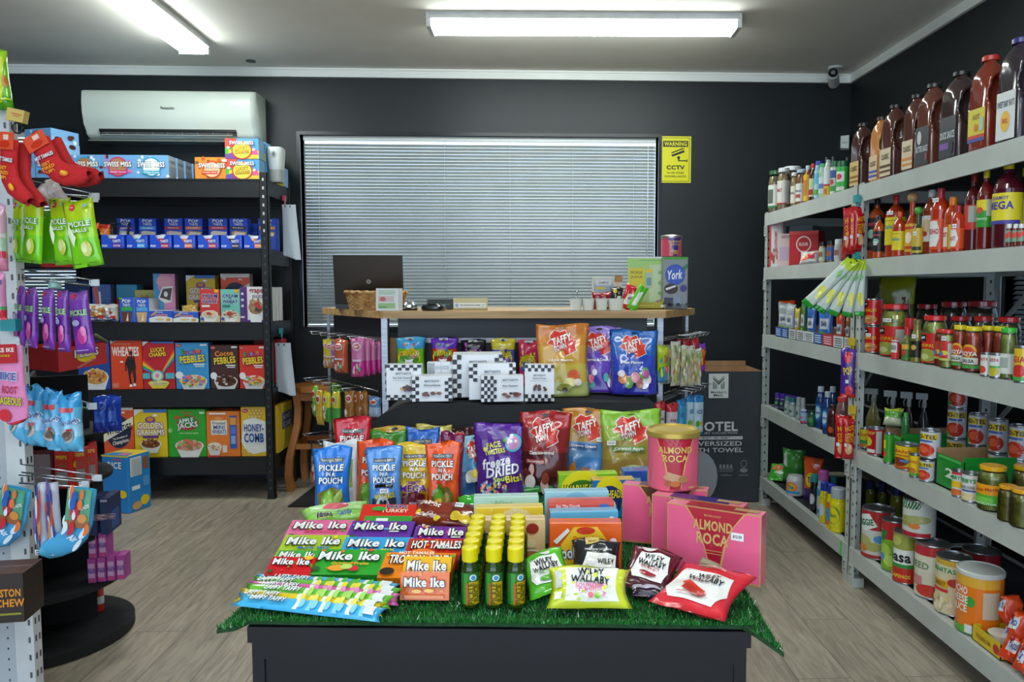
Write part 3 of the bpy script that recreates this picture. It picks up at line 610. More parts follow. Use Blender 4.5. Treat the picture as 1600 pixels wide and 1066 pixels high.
# ---- third shelf
def pop2(band, img, corner=None):
    a = [('t', 'POP', .5, .86, .6, .15, 'f2f4f6', -5, '12308c'), ('t', 'TARTS', .5, .7, .52, .11, 'f2f4f6', -5, '12308c'), ('r', .14, .46, .9, .62, band), ('p', [(.22, 0), (.78, 0), (.88, .42), (.12, .42)], img), ('p', [(.45, .05), (.62, .05), (.6, .4)], 'efe4d4')]
    return a+([('r', 0, .93, .22, 1, corner)] if corner else [])
shelf_box(186, 208.5, 466, LSY+.02, Z3, '2a62dc', pop2('38b048', '6b3a24', '40c040'), 'small blue toaster pastry box with green band, third shelf', 'pastry box', 'pastry_box', d=.13, rcol='c8ccd0')
shelf_box(209.5, 232.5, 467, LSY+.02, Z3, '2a62dc', pop2('60b0e8', 'd8b078'), 'small blue toaster pastry box with pale blue band, third shelf', 'pastry box', 'pastry_box', d=.13, rcol='c8ccd0')
tw = [('p', [(0, 0), (1, 0), (1, .35), (.7, .5), (.3, .5), (0, .35)], 'eef0ee'), ('e', .82, .2, .1, .14, 'e0a850'), ('e', .45, .25, .2, .09, 'e8d088'), ('t', 'Twinkies', .5, .62, .56, .2, 'd83040', 0, 'f0f2f2'), ('p', [(.05, .55), (.3, .95), (.34, .85), (.12, .5)], 'e8b048'), ('t', 'Hostess', .45, .86, .3, .1, 'f2f2f2')]
shelf_box(232.5, 269.5, 486, LSY+.02, Z3, '2a5cc8', tw, 'low blue and white sponge cake box, left of two on third shelf', 'cake box', 'cake_box', d=.1, tcol='dfe1df', group='sponge cake boxes')
shelf_box(270, 310, 488, LSY+.02, Z3, '2a5cc8', tw, 'low blue and white sponge cake box, right of two, cakes on top', 'cake box', 'cake_box', d=.1, tcol='dfe1df', group='sponge cake boxes')
b = MB()
for i in range(3): b.lathe([(0, 0), (.012, .002), (.016, .012), (.012, .023), (0, .026)], mat('e0b048'), 10, c=(-.03+.03*i, 0))
q = pouch_mb(.1, .04, .04, [(0, 'e2b450')], blobs(20, .05, .1, .95, .95, .1, ['f0d890', 'e8c870', 'f2ead0'], 4, 2.5), 'pillow', 2, hole=False); put(kind('wrapped_cakes', ('wrapped_cakes', q)), 'yellow wrapped sponge cakes lying on the right cake box', 'cake', (aty(298, 487, LSY+.07).x, LSY+.06, aty(298, 488, LSY+.07).z+.003), 0)
def cow(red, bg, bowlc):
    return [('t', 'CREAM', .5, .8, .8, .12, '1c3a80', 0, 'f2f2f0'), ('t', 'OF', .5, .725, .16, .04, '1c3a80'), ('t', 'WHEAT', .5, .63, .8, .12, '1c3a80', 0, 'f2f2f0'), ('r', .74, .9, .95, 1, 'f0a820'), ('r', .1, .46, .5, .52, red), ('r', 0, 0, 1, .2, 'd8c8a4')]+bowl(.5, .24, .42, .12, [bowlc, 'e8dcc0', 'e8dcc0'], 3)+[('e', .46, .27, .1, .04, 'd02c24'), ('e', .56, .25, .08, .035, 'd02c24'), ('e', .15, .1, .09, .05, '2c56b0')]
shelf_box(311.5, 343, 453, LSY+.015, Z3, 'd83430', cow('f0f0ee', 0, 'e2d0a8'), 'red hot cereal box with a bowl, third shelf', 'cereal box', 'cereal_box', d=.06)
shelf_box(343.8, 374.5, 453, LSY+.015, Z3, '74c4b4', cow('2c7468', 0, 'a8744c'), 'turquoise hot cereal box beside the red one', 'cereal box', 'cereal_box', d=.06)
gn = [('r', .0, 0, .27, 1, '5a2c7c'), ('r', 0, 0, 1, .06, '5a2c7c'), ('t', 'grape', .64, .86, .56, .15, 'a02838'), ('t', 'nuts', .72, .73, .46, .11, '8a8090')]+bowl(.62, .42, .34, .24, ['b08a5c', '9a7648', 'c8a070', 'b08a5c'], 5, 1, 'f2f2f0', 30)+[('e', .7, .5, .1, .07, 'c02c34'), ('e', .8, .42, .08, .06, 'c02c34'), ('e', .66, .38, .05, .04, '2c2c50'), ('e', .75, .33, .05, .04, '2c2c50')]+[('e', .12, .8-.17*i, .06, .04, 'd8d0e0') for i in range(3)]+[('r', .03, .12, .2, .17, 'd8dcd8')]
shelf_box(375, 414, 449, LSY+.015, Z3, 'e4e2de', gn, 'white and purple nutty cereal box by the shelf post', 'cereal box', 'cereal_box', d=.06)
for i in range(4): shelf_box(400, 437, 449, LSY+.085+.045*i, Z3, 'd8d8d4', [('r', 0, 0, .27, 1, '5a2c7c')], ['first', 'second', 'third', 'rearmost'][i]+' white cereal box behind the post, white edges showing', 'cereal box', 'cereal_box', d=.04, group='white cereal boxes behind the post') if 0 else put(kind('cereal_box', ('cereal_box', carton_mb(.14, .208, .04, 'd8d8d4', [('r', 0, 0, .27, 1, '5a2c7c')], right=[('r', .75, 0, .8, 1, 'a0a09c')]))), ['first', 'second', 'third', 'rearmost'][i]+' white cereal box behind the nutty cereal, pale edge showing by the post', 'cereal box', (LSX1-.1+.008*i, LSY+.085+.045*i, Z3+.003), 0, 'white cereal boxes behind the post')
# second row
def graham(w=1): return [('p', [(0, 1), (.3, 1), (0, .86)], 'f0f0ee'), ('r', .3, .93, 1, 1, '3c78c8'), ('e', .5, .78, .16, .07, '6a3a9c'), ('e', .5, .79, .11, .045, 'd88a3c'), ('t', 'GOLDEN', .5, .66, .76, .13, 'f4ecd8', 0, '7a3c98'), ('t', 'GRAHAMS', .5, .52, .86, .12, 'f4ecd8', 0, '7a3c98'), ('r', .26, .4, .74, .45, '5a2c84')]+bowl(.5, .28, .32, .1, ['8a4a20', 'b06a30', '6a3414', 'c07c3c'], 4)+[('r', .62, .86, .76, .9, 'f4f4f4')]
def wheat2(): return [('p', [(0, 1), (1, 1), (1, .92), (.22, .92), (.14, .86), (.0, .92)], 'e9e4d8'), ('e', .5, .5, .42, .32, '1a2244'), ('p', [(0, .3), (.0, .46), (1, .8), (1, .64)], 'ece4cc'), ('t', 'WHEATIES', .52, .55, .9, .13, '15161c', 15), ('t', 'The Breakfast of', .55, .39, .5, .04, 'e9e4d8', 15), ('t', 'Champions', .57, .3, .56, .1, 'e9e4d8', 15, None, .3), ('r', .62, .86, .74, .89, 'f4f4f4')]
shelf_box(290, 336, 431, LSY+.22, Z3, 'dcb828', graham(), 'yellow graham cereal box in the second row of third shelf', 'cereal box', 'cereal_box', d=.06)
shelf_box(344, 390, 428.5, LSY+.2, Z3, 'e8552c', wheat2(), 'orange wheat flake box behind the white and purple cereal box', 'cereal box', 'cereal_box', d=.06, rcol='a09a90')
o = shelf_box(240, 272, 428.5, LSY+.16, Z3, 'e088b4', [('p', [(0, 0), (0, 1), (.3, 1), (.2, .7), (.45, .5), (.5, 0)], '3c94c8'), ('e', .5, .84, .36, .13, 'e8a0b0'), ('p', [(.2, .48), (.4, .72), (.9, .74), (.8, .4), (.5, .38)], 'f0ece4'), ('p', [(.28, .5), (.44, .68), (.86, .7), (.76, .43)], '4a2a22'), ('e', .56, .57, .09, .06, 'f0ece4'), ('r', .1, .02, .4, .16, 'b03c38')], 'tall pink and blue marshmallow treat box with grey side, third shelf', 'box', 'treat_box', d=.11, rz=14, rcol='b4b2b4')
shelf_box(181, 214, 445.5, LSY+.3, Z3, '4a9cc4', [('r', 0, 0, 1, .35, 'd8b838'), ('r', 0, .3, 1, .5, 'd87838'), ('r', 0, .45, 1, .62, 'c83c34')], 'rainbow striped box at the back of third shelf', 'box', 'snack_box', d=.08)
shelf_box(210, 241, 454, LSY+.26, Z3, 'd8cc70', [('t', 'Vanilla', .52, .75, .4, .18, 'a04c48'), ('t', 'Wafers', .5, .45, .7, .25, 'a03c50')], 'pale yellow wafer box at the back of third shelf', 'box', 'snack_box', d=.08)
shelf_box(233, 244, 467, LSY+.14, Z3, 'c8ccce', [('r', .1, .1, .9, .4, 'b0b4b8'), ('r', .1, .7, .9, .9, 'a8c0d8')], 'narrow pale grey pastry box stack beside small blue pastry box', 'box', 'snack_box', d=.08)
shelf_box(144, 172, 445, LSY+.22, Z3, '24509c', [('p', [(.05, .9), (.3, .95), (.5, .1), (.3, .05)], 'd04848'), ('p', [(.35, .8), (.45, .8), (.5, .2), (.4, .2)], 'e0e4e8')], 'dark blue biscuit box at the back left of third shelf', 'box', 'snack_box', d=.12, rz=10, rcol='586478')
shelf_box(100, 140, 440, LSY+.2, Z3, '1c3460', [('e', .4, .4, .2, .2, '503c70'), ('e', .7, .6, .2, .2, '3c64a0')], 'dark blue box behind the purple hanging bags', 'box', 'snack_box', d=.12)
def donut(lab, seed, cols, w=.12): return kind('donut_bag', ('donut_bag', pouch_mb(w, .105, .07, [(0, 'e4e4e0'), (.3, cols[0]), (.7, 'dcdad4')], [('r', .05, .08, .95, .3, '2c50a8'), ('r', .08, .25, .3, .4, 'd83c3c'), ('r', .7, .2, .95, .36, 'd83c3c'), ('t', lab, .5, .2, .6, .1, 'f0f0f0'), ('r', .42, .62, .58, .74, 'f4f4f4')]+blobs(16, .1, .4, .9, .9, .09, cols, seed), 'pillow', seed, hole=False)))
put(donut('Donettes', 3, ['d8a860', 'e8c890', 'c08848', 'eee8dc']), 'clear bag of golden mini doughnuts with blue band, third shelf', 'bag', (aty(152, 500, LSY+.08).x, LSY+.07, Z3+.003), radians(3))
put(donut('Mini', 6, ['e8e4dc', 'dcd8d0', 'f0eee8', 'd04040'], .09), 'clear bag of white powdered mini doughnuts, third shelf', 'bag', (aty(175.5, 500, LSY+.09).x, LSY+.08, Z3+.003), radians(-4))

# ---- fourth shelf: cereal boxes
def wheat1():
    return [('p', [(0, 1), (.28, 1), (0, .9)], 'dfe0dc'), ('e', .1, .97, .05, .025, '283c80'), ('t', 'WHEATIES', .48, .75, .86, .19, 'f4f0e8'), ('r', .3, .53, .4, .56, 'f2f2f0'), ('r', .04, .03, .24, .12, 'e88060'),
            ('e', .66, .72, .055, .05, '3a2318'), ('p', [(.56, .66), (.76, .66), (.8, .45), (.78, .36), (.8, .24), (.78, .1), (.73, .1), (.71, .26), (.68, .38), (.62, .26), (.66, .1), (.6, .09), (.56, .28), (.54, .4), (.5, .5), (.5, .36), (.46, .36), (.46, .52)], '2b1a16'), ('r', .57, .42, .77, .64, '1c1418'), ('r', .6, .6, .63, .66, 'a02030'), ('r', .7, .6, .73, .66, 'a02030'), ('p', [(.58, .05), (.68, .05), (.66, .1), (.6, .1)], 'f0f0f0'), ('p', [(.7, .06), (.8, .07), (.78, .12), (.72, .12)], 'f0f0f0'), ('t', 'THE BREAKFAST OF', .4, .9, .5, .02, 'f0c8b0')]
def charms():
    a = [('p', [(0, 1), (.2, 1), (0, .9)], 'e8e8e4'), ('r', .3, .96, 1, 1, '3c78c8')]
    for i, c in enumerate(['e83c30', 'f08828', 'f4d030', '40b048', '3c80d8']): a += [('p', [(0, .6-.045*i), (0, .645-.045*i), (.36, .42-.02*i), (.36, .4-.02*i)], c), ('p', [(1, .8-.045*i), (1, .845-.045*i), (.62, .42-.02*i), (.62, .4-.02*i)], c)]
    return a+[('t', 'LUCKY', .5, .83, .46, .09, 'f4d838', 4, '8a1c14'), ('t', 'CHARMS', .48, .73, .54, .09, 'f4d838', 4, '8a1c14'), ('r', .0, .22, .22, .34, '54b8c8'), ('r', .72, .22, 1, .34, '54b8c8'), ('e', .46, .28, .2, .12, '60c8d0'), ('e', .46, .28, .15, .09, 'e8ecc8'), ('e', .46, .29, .07, .05, 'e890b8')]+bowl(.5, .13, .34, .06, ['e8d890', 'f0e8c0', 'e86090', '58b050', '5890d8'], 5, 1, 'f0d838', 22)
def pebbles(top, tc, seed, dot, bl='d8a030'):
    return [('e', .11, .94, .09, .035, 'c82c28'), ('t', 'Post', .11, .94, .11, .03, 'f4f4f0'), ('r', .76, .93, .96, .97, 'e8ecee')]+([('t', 'Fruity', .5, .79, .6, .12, 'e8307c', 4, '141c50'), ('t', 'F', .24, .78, .1, .13, '30a838', 4, '141c50'), ('t', 'u', .47, .8, .07, .08, '38b8d8', 4, '141c50'), ('t', 'ty', .7, .82, .14, .12, 'f09028', 4, '141c50')] if top == 'Fruity' else [('t', top, .5, .81, .66, .12, 'f09428', 4, '3a1808')])+[
        ('t', 'PEBBLES', .52, .65, .76, .16, 'f4d828', 5, '1c1838'), ('r', .56, .52, .9, .55, 'e8ecec'), ('r', .6, .48, .88, .5, 'e8ecec')]+[('e', .12, .3, .12, .08, 'f0f0ee'), ('e', .22, .25, .1, .05, 'f0f0ee')]+bowl(.55, .17, .42, .14, dot, seed, 1, 'eeeeea', 46)
R5 = ['e8dcc8', 'e85038', 'f0c838', '50b048', 'e878a8', '4890d8', 'f08830']
shelf_box(120, 170, 533, LSY+.015, Z4, '2148a0', [('p', [(0, .6), (.2, .9), (.5, .7), (.8, .95), (1, .7), (1, 1), (0, 1)], '2858b8'), ('t', 'FROSTED', .5, .86, .8, .12, 'f0f0f4', 0, '101c50'), ('t', 'FLAKES', .5, .7, .7, .13, 'f0f0f4', 0, '101c50')]+bowl(.55, .25, .42, .17, ['d8a050', 'c88038', 'e8b868', 'b83c38'], 4, 1, 'e8e8ea', 34)+[('r', 0, 0, .2, .2, 'c8a838')], 'blue frosted flakes cereal box behind the red tray, fourth shelf', 'cereal box', 'cereal_box', d=.07)
CG = 'cereal boxes on the fourth shelf'
shelf_box(171.5, 221, 530.5, LSY+.015, Z4, 'e8481c', wheat1(), 'orange-red cereal box with a dark standing athlete, fourth shelf', 'cereal box', 'cereal_box', d=.07, group=CG)
shelf_box(222, 272, 534.5, LSY+.015, Z4, 'c8202c', charms(), 'dark red cereal box with a rainbow, fourth shelf', 'cereal box', 'cereal_box', d=.07, group=CG)
shelf_box(273, 325, 536.5, LSY+.015, Z4, '3c9cd8', pebbles('Fruity', 0, 3, R5), 'sky-blue cereal box with bowl of coloured flakes, fourth shelf', 'cereal box', 'cereal_box', d=.07, group=CG)
shelf_box(327.5, 372, 540, LSY+.015, Z4, '4a2418', pebbles('Cocoa', 0, 4, ['5a2c18', '3c1c10', '7a4426', '5a2c18', 'e8e0d8']), 'dark brown cocoa cereal box, fourth shelf', 'cereal box', 'cereal_box', d=.07, group=CG)
shelf_box(373, 415, 540.5, LSY+.015, Z4, 'e03424', pebbles('Fruity', 0, 5, R5), 'bright red cereal box with coloured flakes by the shelf post', 'cereal box', 'cereal_box', d=.07, group=CG)
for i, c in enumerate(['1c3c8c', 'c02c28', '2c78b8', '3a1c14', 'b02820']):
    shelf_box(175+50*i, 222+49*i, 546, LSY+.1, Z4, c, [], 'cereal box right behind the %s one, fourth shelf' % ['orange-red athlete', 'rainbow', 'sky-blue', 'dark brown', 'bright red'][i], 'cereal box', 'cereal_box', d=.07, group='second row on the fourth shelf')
put(kind('cereal_box', ('cereal_box', carton_mb(.19, .28, .05, 'c4262a', [], right=[('r', .25, .1, .8, .9, 'd8d8d4'), ('r', .35, .2, .7, .8, '60646a')]))), 'red cereal box at shelf end with white panel on its narrow side', 'cereal box', (LSX1-.11, LSY+.3, Z4+.003), 0)
# ---- fifth shelf
CH = 'cereal boxes on the bottom shelf'
shelf_box(160, 207.5, 635.5, LSY+.015, Z5, 'e85828', wheat2(), 'orange cereal box with dark blue disc and diagonal cream band, bottom shelf', 'cereal box', 'cereal_box', d=.07, group=CH)
shelf_box(208.5, 260, 640.5, LSY+.015, Z5, 'e8c81c', graham(), 'yellow graham cereal box, bottom shelf', 'cereal box', 'cereal_box', d=.07, group=CH)
jacks = [('t', "Kellogg's", .5, .93, .28, .05, 'e0342c'), ('e', .52, .72, .3, .16, 'c82828'), ('e', .52, .74, .27, .12, '208c28'), ('t', 'APPLE', .48, .76, .4, .1, 'f2f2ee', 8, '141c14'), ('t', 'JACKS', .52, .65, .56, .15, 'f2f2ee', 8, '141c14'), ('p', [(.18, .84), (.26, .88), (.28, .82), (.2, .78)], 'e04030'), ('t', 'WITH 3 WHOLE GRAINS', .55, .5, .5, .035, 'c8f0b0'), ('r', .84, .9, .98, .95, 'b8e8b0'), ('e', .06, .56, .06, .05, '88d088')]+bowl(.56, .24, .38, .13, ['e8a890', 'e07858', '88b858', 'f0c8b0', 'd86848'], 4, 1, 'f2efe8', 50)
shelf_box(261.5, 321, 640.5, LSY+.015, Z5, '2ca828', jacks, 'bright green cereal box with a bowl of pink and green loops, bottom shelf', 'cereal box', 'cereal_box', d=.07, group=CH)
mini = [('e', .36, .84, .12, .04, 'f4a060'), ('r', .14, .48, .62, .8, 'f0ecd0'), ('t', 'Frosted', .38, .74, .38, .07, '6070a8'), ('t', 'MINI', .38, .65, .34, .09, '2c5ca8', 0, 'f2f2ee'), ('t', 'WHEATS', .38, .55, .44, .09, '2c5ca8', 0, 'f2f2ee'), ('r', .7, .18, .92, .9, '3a58b0'), ('r', .72, .7, .9, .86, 'e8a030'), ('r', .73, .5, .89, .66, '5c7cd0'), ('r', .74, .28, .88, .46, '8cb0e0'), ('r', .1, .93, .6, .97, 'f4f0e8')]+bowl(.24, .22, .22, .1, ['e8dcc8', 'c89868', 'f0ece0', 'b07c48'], 6, 1, 'e8e4dc', 24)+[('r', .5, .1, .64, .26, 'e8dcc8'), ('r', .05, .0, .4, .04, 'c82c28')]
shelf_box(321.5, 374, 643.5, LSY+.015, Z5, 'f08024', mini, 'orange mini shredded wheat box, bottom shelf', 'cereal box', 'cereal_box', d=.07, group=CH)
honey = [('e', .18, .92, .12, .04, 'd03440'), ('t', 'Post', .18, .92, .14, .03, 'f4f4f0'), ('p', [(0, .3), (.1, .72), (.5, .8), (1, .7), (1, .1), (.5, .04), (.2, .1)], 'f0f2ec')]+[('e', .36+.14*(i % 4)+.07*((i//4) % 2), .93-.06*(i//4), .065, .032, 'd8b050') for i in range(12)]+[('e', .36+.14*(i % 4)+.07*((i//4) % 2), .93-.06*(i//4), .035, .018, 'f0d884') for i in range(12)]+[('t', 'HONEY-', .54, .58, .8, .15, '1c4898'), ('t', 'COMB', .54, .38, .8, .19, '1c4898'), ('e', .14, .1, .13, .06, 'd8a840'), ('e', .34, .05, .1, .04, 'e0b850')]
shelf_box(375.5, 414.5, 636.5, LSY+.015, Z5, 'f0c428', honey, 'yellow and white honeycomb cereal box by the post, bottom shelf', 'cereal box', 'cereal_box', d=.06, group=CH)
hs = [('r', 0, 0, .3, 1, 'e8c838'), ('r', .3, .45, .95, .8, '2c5490'), ('t', 'HONEY', .62, .7, .5, .12, 'e8ecf0'), ('t', 'COMB', .62, .54, .5, .13, 'e8ecf0')]
put(kind('cereal_box', ('cereal_box', carton_mb(.05, .29, .3, 'f0c428', [('r', 0, 0, .4, 1, 'e8e4d8')], right=hs, rcol='ecd048'))), 'yellow honeycomb cereal box turned sideways at right end of bottom shelf', 'cereal box', (LSX1-.03, LSY+.1, Z5+.003), 0)
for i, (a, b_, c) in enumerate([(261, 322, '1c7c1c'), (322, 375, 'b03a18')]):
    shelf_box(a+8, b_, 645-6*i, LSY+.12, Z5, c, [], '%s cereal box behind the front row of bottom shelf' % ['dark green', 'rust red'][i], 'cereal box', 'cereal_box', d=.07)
# rice cereal carton on the floor
A = atz(152, 785, 0); r_ = [('t', "Kellogg's", .62, .93, .36, .05, 'e04858'), ('t', 'RICE', .5, .83, .52, .12, 'f0f2f4', 0, '1c4c90'), ('r', .0, .975, 1, 1, 'e8d030'), ('e', .78, .33, .16, .07, 'f0d020')]+bowl(.38, .18, .3, .12, ['d8b078', 'e8c898', 'c89858', 'b87c48'], 4, 1, 'e8ecf0', 24)
rs = [('r', .1, .62, .6, .95, 'dfe3e4'), ('r', .15, .38, .5, .45, 'e8ecee'), ('r', .66, .7, .92, .92, '8c5c40'), ('e', .7, .16, .2, .09, 'f0d020'), ('e', .35, .1, .22, .07, 'd8a868'), ('r', .64, .4, .9, .58, '60a0d8')]+[('r', .14, .64+.03*i, .56, .65+.03*i, '9aa2a8') for i in range(10)]
B1 = aty(152, 790, A.y); wR = .19
put(kind('cereal_carton', ('cereal_carton', carton_mb(.175, .33, .17, '2484cc', r_, right=rs, rcol='2a8ad4', tcol='e8cc40', top=[('p', [(0, 0), (1, 0), (.8, .5), (.1, .4)], '2c88cc'), ('r', .5, .1, .85, .4, 'e080a0')]))), 'large blue rice cereal carton with yellow top on the floor', 'cereal carton', (aty(178, 700, 4.4).x, 4.4, .001), radians(-16))
# bags on the shelf's right side: paper sheets on clips
def clip(px, py, Y, hex_, label, X=None):
    p = aty(px, py, Y) if X is None else atx(px, py, X)
    r = obj('clip', None, None, p); b = MB(); b.box(-.012, -.018, -.016, .004, .018, .016, mat(hex_, 's')); b.box(-.002, -.012, -.04, .002, .012, -.01, mat(hex_, 's')); obj('jaw', b, r)
    b = MB(); b.tube([(0, .0, -.03), (.006, -.008, -.05), (.002, -.014, -.06), (-.006, -.008, -.055)], .0018, M['chrome'], 6); obj('hook', b, r); tag(r, label, 'clip'); return p
def sheet(label, px0, px1, pyt, pyb, Y, n=3, cat='paper'):
    a = aty(px0, pyt, Y); c = aty(px1, pyb, Y); w = c.x-a.x; h = a.z-c.z; b = MB()
    for k in range(n):
        f = lambda u, v: (a.x*0+(u-.5)*w+.012*k*(1-v), -.004*k+.012*sin(5*u+2*v+k)*(1-v)*u, v*h-.03*(1-v)*u+.012*k*0)
        b.grid(f, 8, 10, mat('c8d2d8' if k % 2 else 'bcc6ce'), True); b.grid(lambda u, v: (lambda p: (p[0], p[1]+.0015, p[2]))(f(u, v)), 8, 10, mat('c0cad0'), True)
    f0 = lambda u, v, o: (lambda p: (p[0], p[1]-.0015-o, p[2]))(((u-.5)*w, -.004*(n-1)+.012*sin(5*u+2*v+n-1)*(1-v)*u, v*h-.03*(1-v)*u))
    b.art(f0, w/h, [('e', .25, .965, .05, .02, '20262a'), ('e', .6, .965, .05, .02, '20262a')], 'p', .0006)
    o = obj('paper_sheets', b, None, ((a.x+c.x)/2, Y, c.z)); tag(o, label, cat); return o
clip(445, 310, LSY+.13, 'c04858', 'dull pink clip hooked on the top shelf end beam', LSX1+.012)
sheet('pale blank papers hanging from the pink clip, upper right end of shelf', 441, 464, 320, 399, LSY+.2)
clip(440, 517, LSY+.1, '3ca0a4', 'turquoise clip hooked on shelf end above the hanging papers', LSX1+.012)
sheet('pale blank papers hanging from the turquoise clip at shelf end', 430, 456, 536, 611, LSY+.12)
p = aty(452, 425, LSY+.3)
# bin liner on the end of third shelf
q = pouch_mb(.14, .1, .06, [(0, '101215')], [], 'pillow', 5, hole=False); put(kind('plastic_bag', ('plastic_bag', q)), 'crumpled black plastic bag at the right end of third shelf', 'bag', (LSX1-.07, LSY+.36, Z3+.003), radians(90))
# ---- wooden stool
def stool():
    m = node_mat('honey_pine', '9a5c2a', 'b87838', 3, .4, stretch=(1, 1, .12), detail=6); A = atz(457, 768, 0)
    r = obj('wooden_stool', None, None, (A.x+.15, A.y+.17, 0)); H = aty(500, 606, A.y).z
    b = MB(); pts = [(.19*cos(2*pi*i/28), .19*sin(2*pi*i/28)) for i in range(28)]; b.prism(pts, H-.03, H, m); obj('seat', b, r)
    for sx in (-1, 1):
        for sy in (-1, 1):
            b = MB(); n = 6; vs = []
            for k in range(n+1):
                t = k/n; off = .125+.035*(1-t)+.018*sin(t*pi*2); x, y = sx*off, sy*off; s = .021
                vs += [(x-s, y-s, t*(H-.03)), (x+s, y-s, t*(H-.03)), (x+s, y+s, t*(H-.03)), (x-s, y+s, t*(H-.03))]
            b.add(vs, [(4*k+i, 4*k+(i+1) % 4, 4*k+4+(i+1) % 4, 4*k+4+i) for k in range(n) for i in range(4)]+[(3, 2, 1, 0)], m); obj('leg', b, r)
    for z, t in ((H-.06, .028), (.28, .016)):
        for s in (-1, 1):
            q = .125 if z > .4 else .145
            b = MB(); b.box(-q, s*q-.01, z-t, q, s*q+.01, z+t, m); obj('rail', b, r); b = MB(); b.box(s*q-.01, -q, z-t, s*q+.01, q, z+t, m); obj('rail', b, r)
    tag(r, 'honey-coloured wooden stool with curved legs between shelf and counter', 'stool')
stool()
# ================================================================== COUNTER
CTZ = 1.172
WOOD = node_mat('bamboo_worktop', 'b48a54', 'd0aa70', 5, .38, stretch=(.6, 8, 8), detail=6)
SLW = node_mat('slatwall_laminate', '1b1f26', '20252c', 5, .45)
FL, FR = aty(600, 487, 3.62), aty(1032, 491, 3.62)
CFL, CFR = (FL.x, 3.62), (FR.x, 3.62); CBL = (aty(512, 480, 4.22).x, 4.22); CBR = (aty(1074, 488, 4.02).x, 4.02)
r = obj('shop_counter', None)
b = MB(); o_ = .03
b.prism([(CFL[0]-.0, CFL[1]-.03), (CFR[0]+.02, CFR[1]-.03), (CBR[0]+.04, CBR[1]), (CBR[0]+.0, 4.32), (CBL[0]+.02, 4.4), (CBL[0]-.03, CBL[1])], CTZ-.034, CTZ, WOOD); obj('worktop', b, r)
def panel(p, q, z0, z1, name, rails=(), inset=.0, m=SLW, flip=1):
    p = Vector((*p, 0)); q = Vector((*q, 0)); d = (q-p); L = d.length; a = atan2(d.y, d.x)
    b = MB(); b.box(inset, .02, z0, L-inset, .04, z1, m); o = obj(name, b, r, (p.x, p.y, 0), (0, 0, a))
    for z in rails:
        c = MB(); c.box(inset+.01, .006, z-.008, L-inset-.01, .021, z+.008, M['alu']); c.box(inset+.01, .006, z+.008, L-inset-.01, .01, z+.014, M['alu']); obj('slat_rail', c, o)
    return o
panel(CFL, CFR, .06, CTZ-.036, 'front_panel', (1.03, .86, .7, .54, .4, .26), .06)
panel(CBL, CFL, .06, CTZ-.036, 'left_panel', (1.03, .74, .5, .3), .03); panel(CFR, CBR, .06, CTZ-.036, 'right_panel', (1.03, .74, .5, .3), .03)
for (x, y) in (CFL, CFR, CBL, CBR, (aty(622, 500, 3.63).x, 3.66), (aty(959, 500, 3.63).x, 3.66)):
    s = .014 if (x, y) in (CFL, CFR) else .007
    b = MB(); b.box(x-s, y+.012-s, 0, x+s, y+.012+s, CTZ-.034, M['alu']); obj('upright_post', b, r)
b = MB(); b.prism([(CFL[0], 3.68), (CFR[0], 3.68), (CBR[0]-.04, 4.0), (CBR[0]-.05, 4.2), (CBL[0]+.05, 4.2)], 0, .08, mat('101214')); obj('plinth', b, r)
tag(r, 'raised shop counter with bamboo top, dark slatwall front and angled ends', 'counter')
# ---- things on the counter
def onc(px, Y): return aty(px, 480, Y).x, Y, CTZ+.001
# laptop
p = onc(578, 3.98); r = obj('laptop', None, None, p, (0, 0, radians(183))); w = .345
b = MB(); b.box(-w/2, -.24, 0, w/2, 0, .02, mat('1a1b1d', 's')); b.box(-w/2+.03, -.14, .02, w/2-.03, -.03, .0215, mat('08090a')); obj('keyboard_base', b, r)
lidm = node_mat('laptop_lid', '3a342e', '443c34', 3, .3, metal=.6); b = MB(); H = .255
b.box(-w/2, -.006, 0, w/2, .006, H, lidm); b.box(-w/2+.012, -.0068, .014, w/2-.012, -.006, H-.012, mat('0a0b0c', 'g'))
b.art(lambda u, v, o: (.5*w-u*w, .006+o, v*H), w/H, [('e', .5, .47, .034, .046, 'a8a8a4'), ('t', 'hp', .5, .47, .036, .06, '2c2824', 0, None, .2)], 's')
obj('lid', b, r, (0, .002, .022), (radians(-10), 0, 0))
tag(r, 'open dark grey laptop seen from behind on the counter', 'laptop')
# wicker basket
r = obj('wicker_basket', None, None, onc(588, 3.84)); WK = node_mat('wicker', '9a6c38', 'd0a468', 40, .75, bump=.6)
b = MB(); n = 9; R = .145
for k in range(n):
    z = .005+k*.0088; rr = (R-.02)+.02*k/n
    b.tube([((rr+.003*(1 if (i+k) % 2 else -1))*cos(2*pi*i/40), .62*(rr+.003*(1 if (i+k) % 2 else -1))*sin(2*pi*i/40), z) for i in range(40)], .0052, WK, 5, True)
obj('body', b, r)
b = MB(); b.tube([((R+.004)*cos(2*pi*i/60), .62*(R+.004)*sin(2*pi*i/60), .085+.004*sin(i*2.1)) for i in range(60)], .008, WK, 6, True); obj('rim', b, r)
b = MB(); b.prism([(R*.9*cos(2*pi*i/30), .55*R*sin(2*pi*i/30)) for i in range(30)], .0, .006, WK); obj('bottom', b, r); tag(r, 'oval wicker basket on the counter in front of the laptop', 'basket')
cg = [('r', .12, .72, .85, .92, 'b8d0b8'), ('r', .1, .4, .8, .66, 'd0c0bc'), ('e', .3, .52, .14, .1, 'c86058'), ('r', .1, .1, .85, .34, '9ac080'), ('r', .14, .14, .5, .2, '5a9c50')]
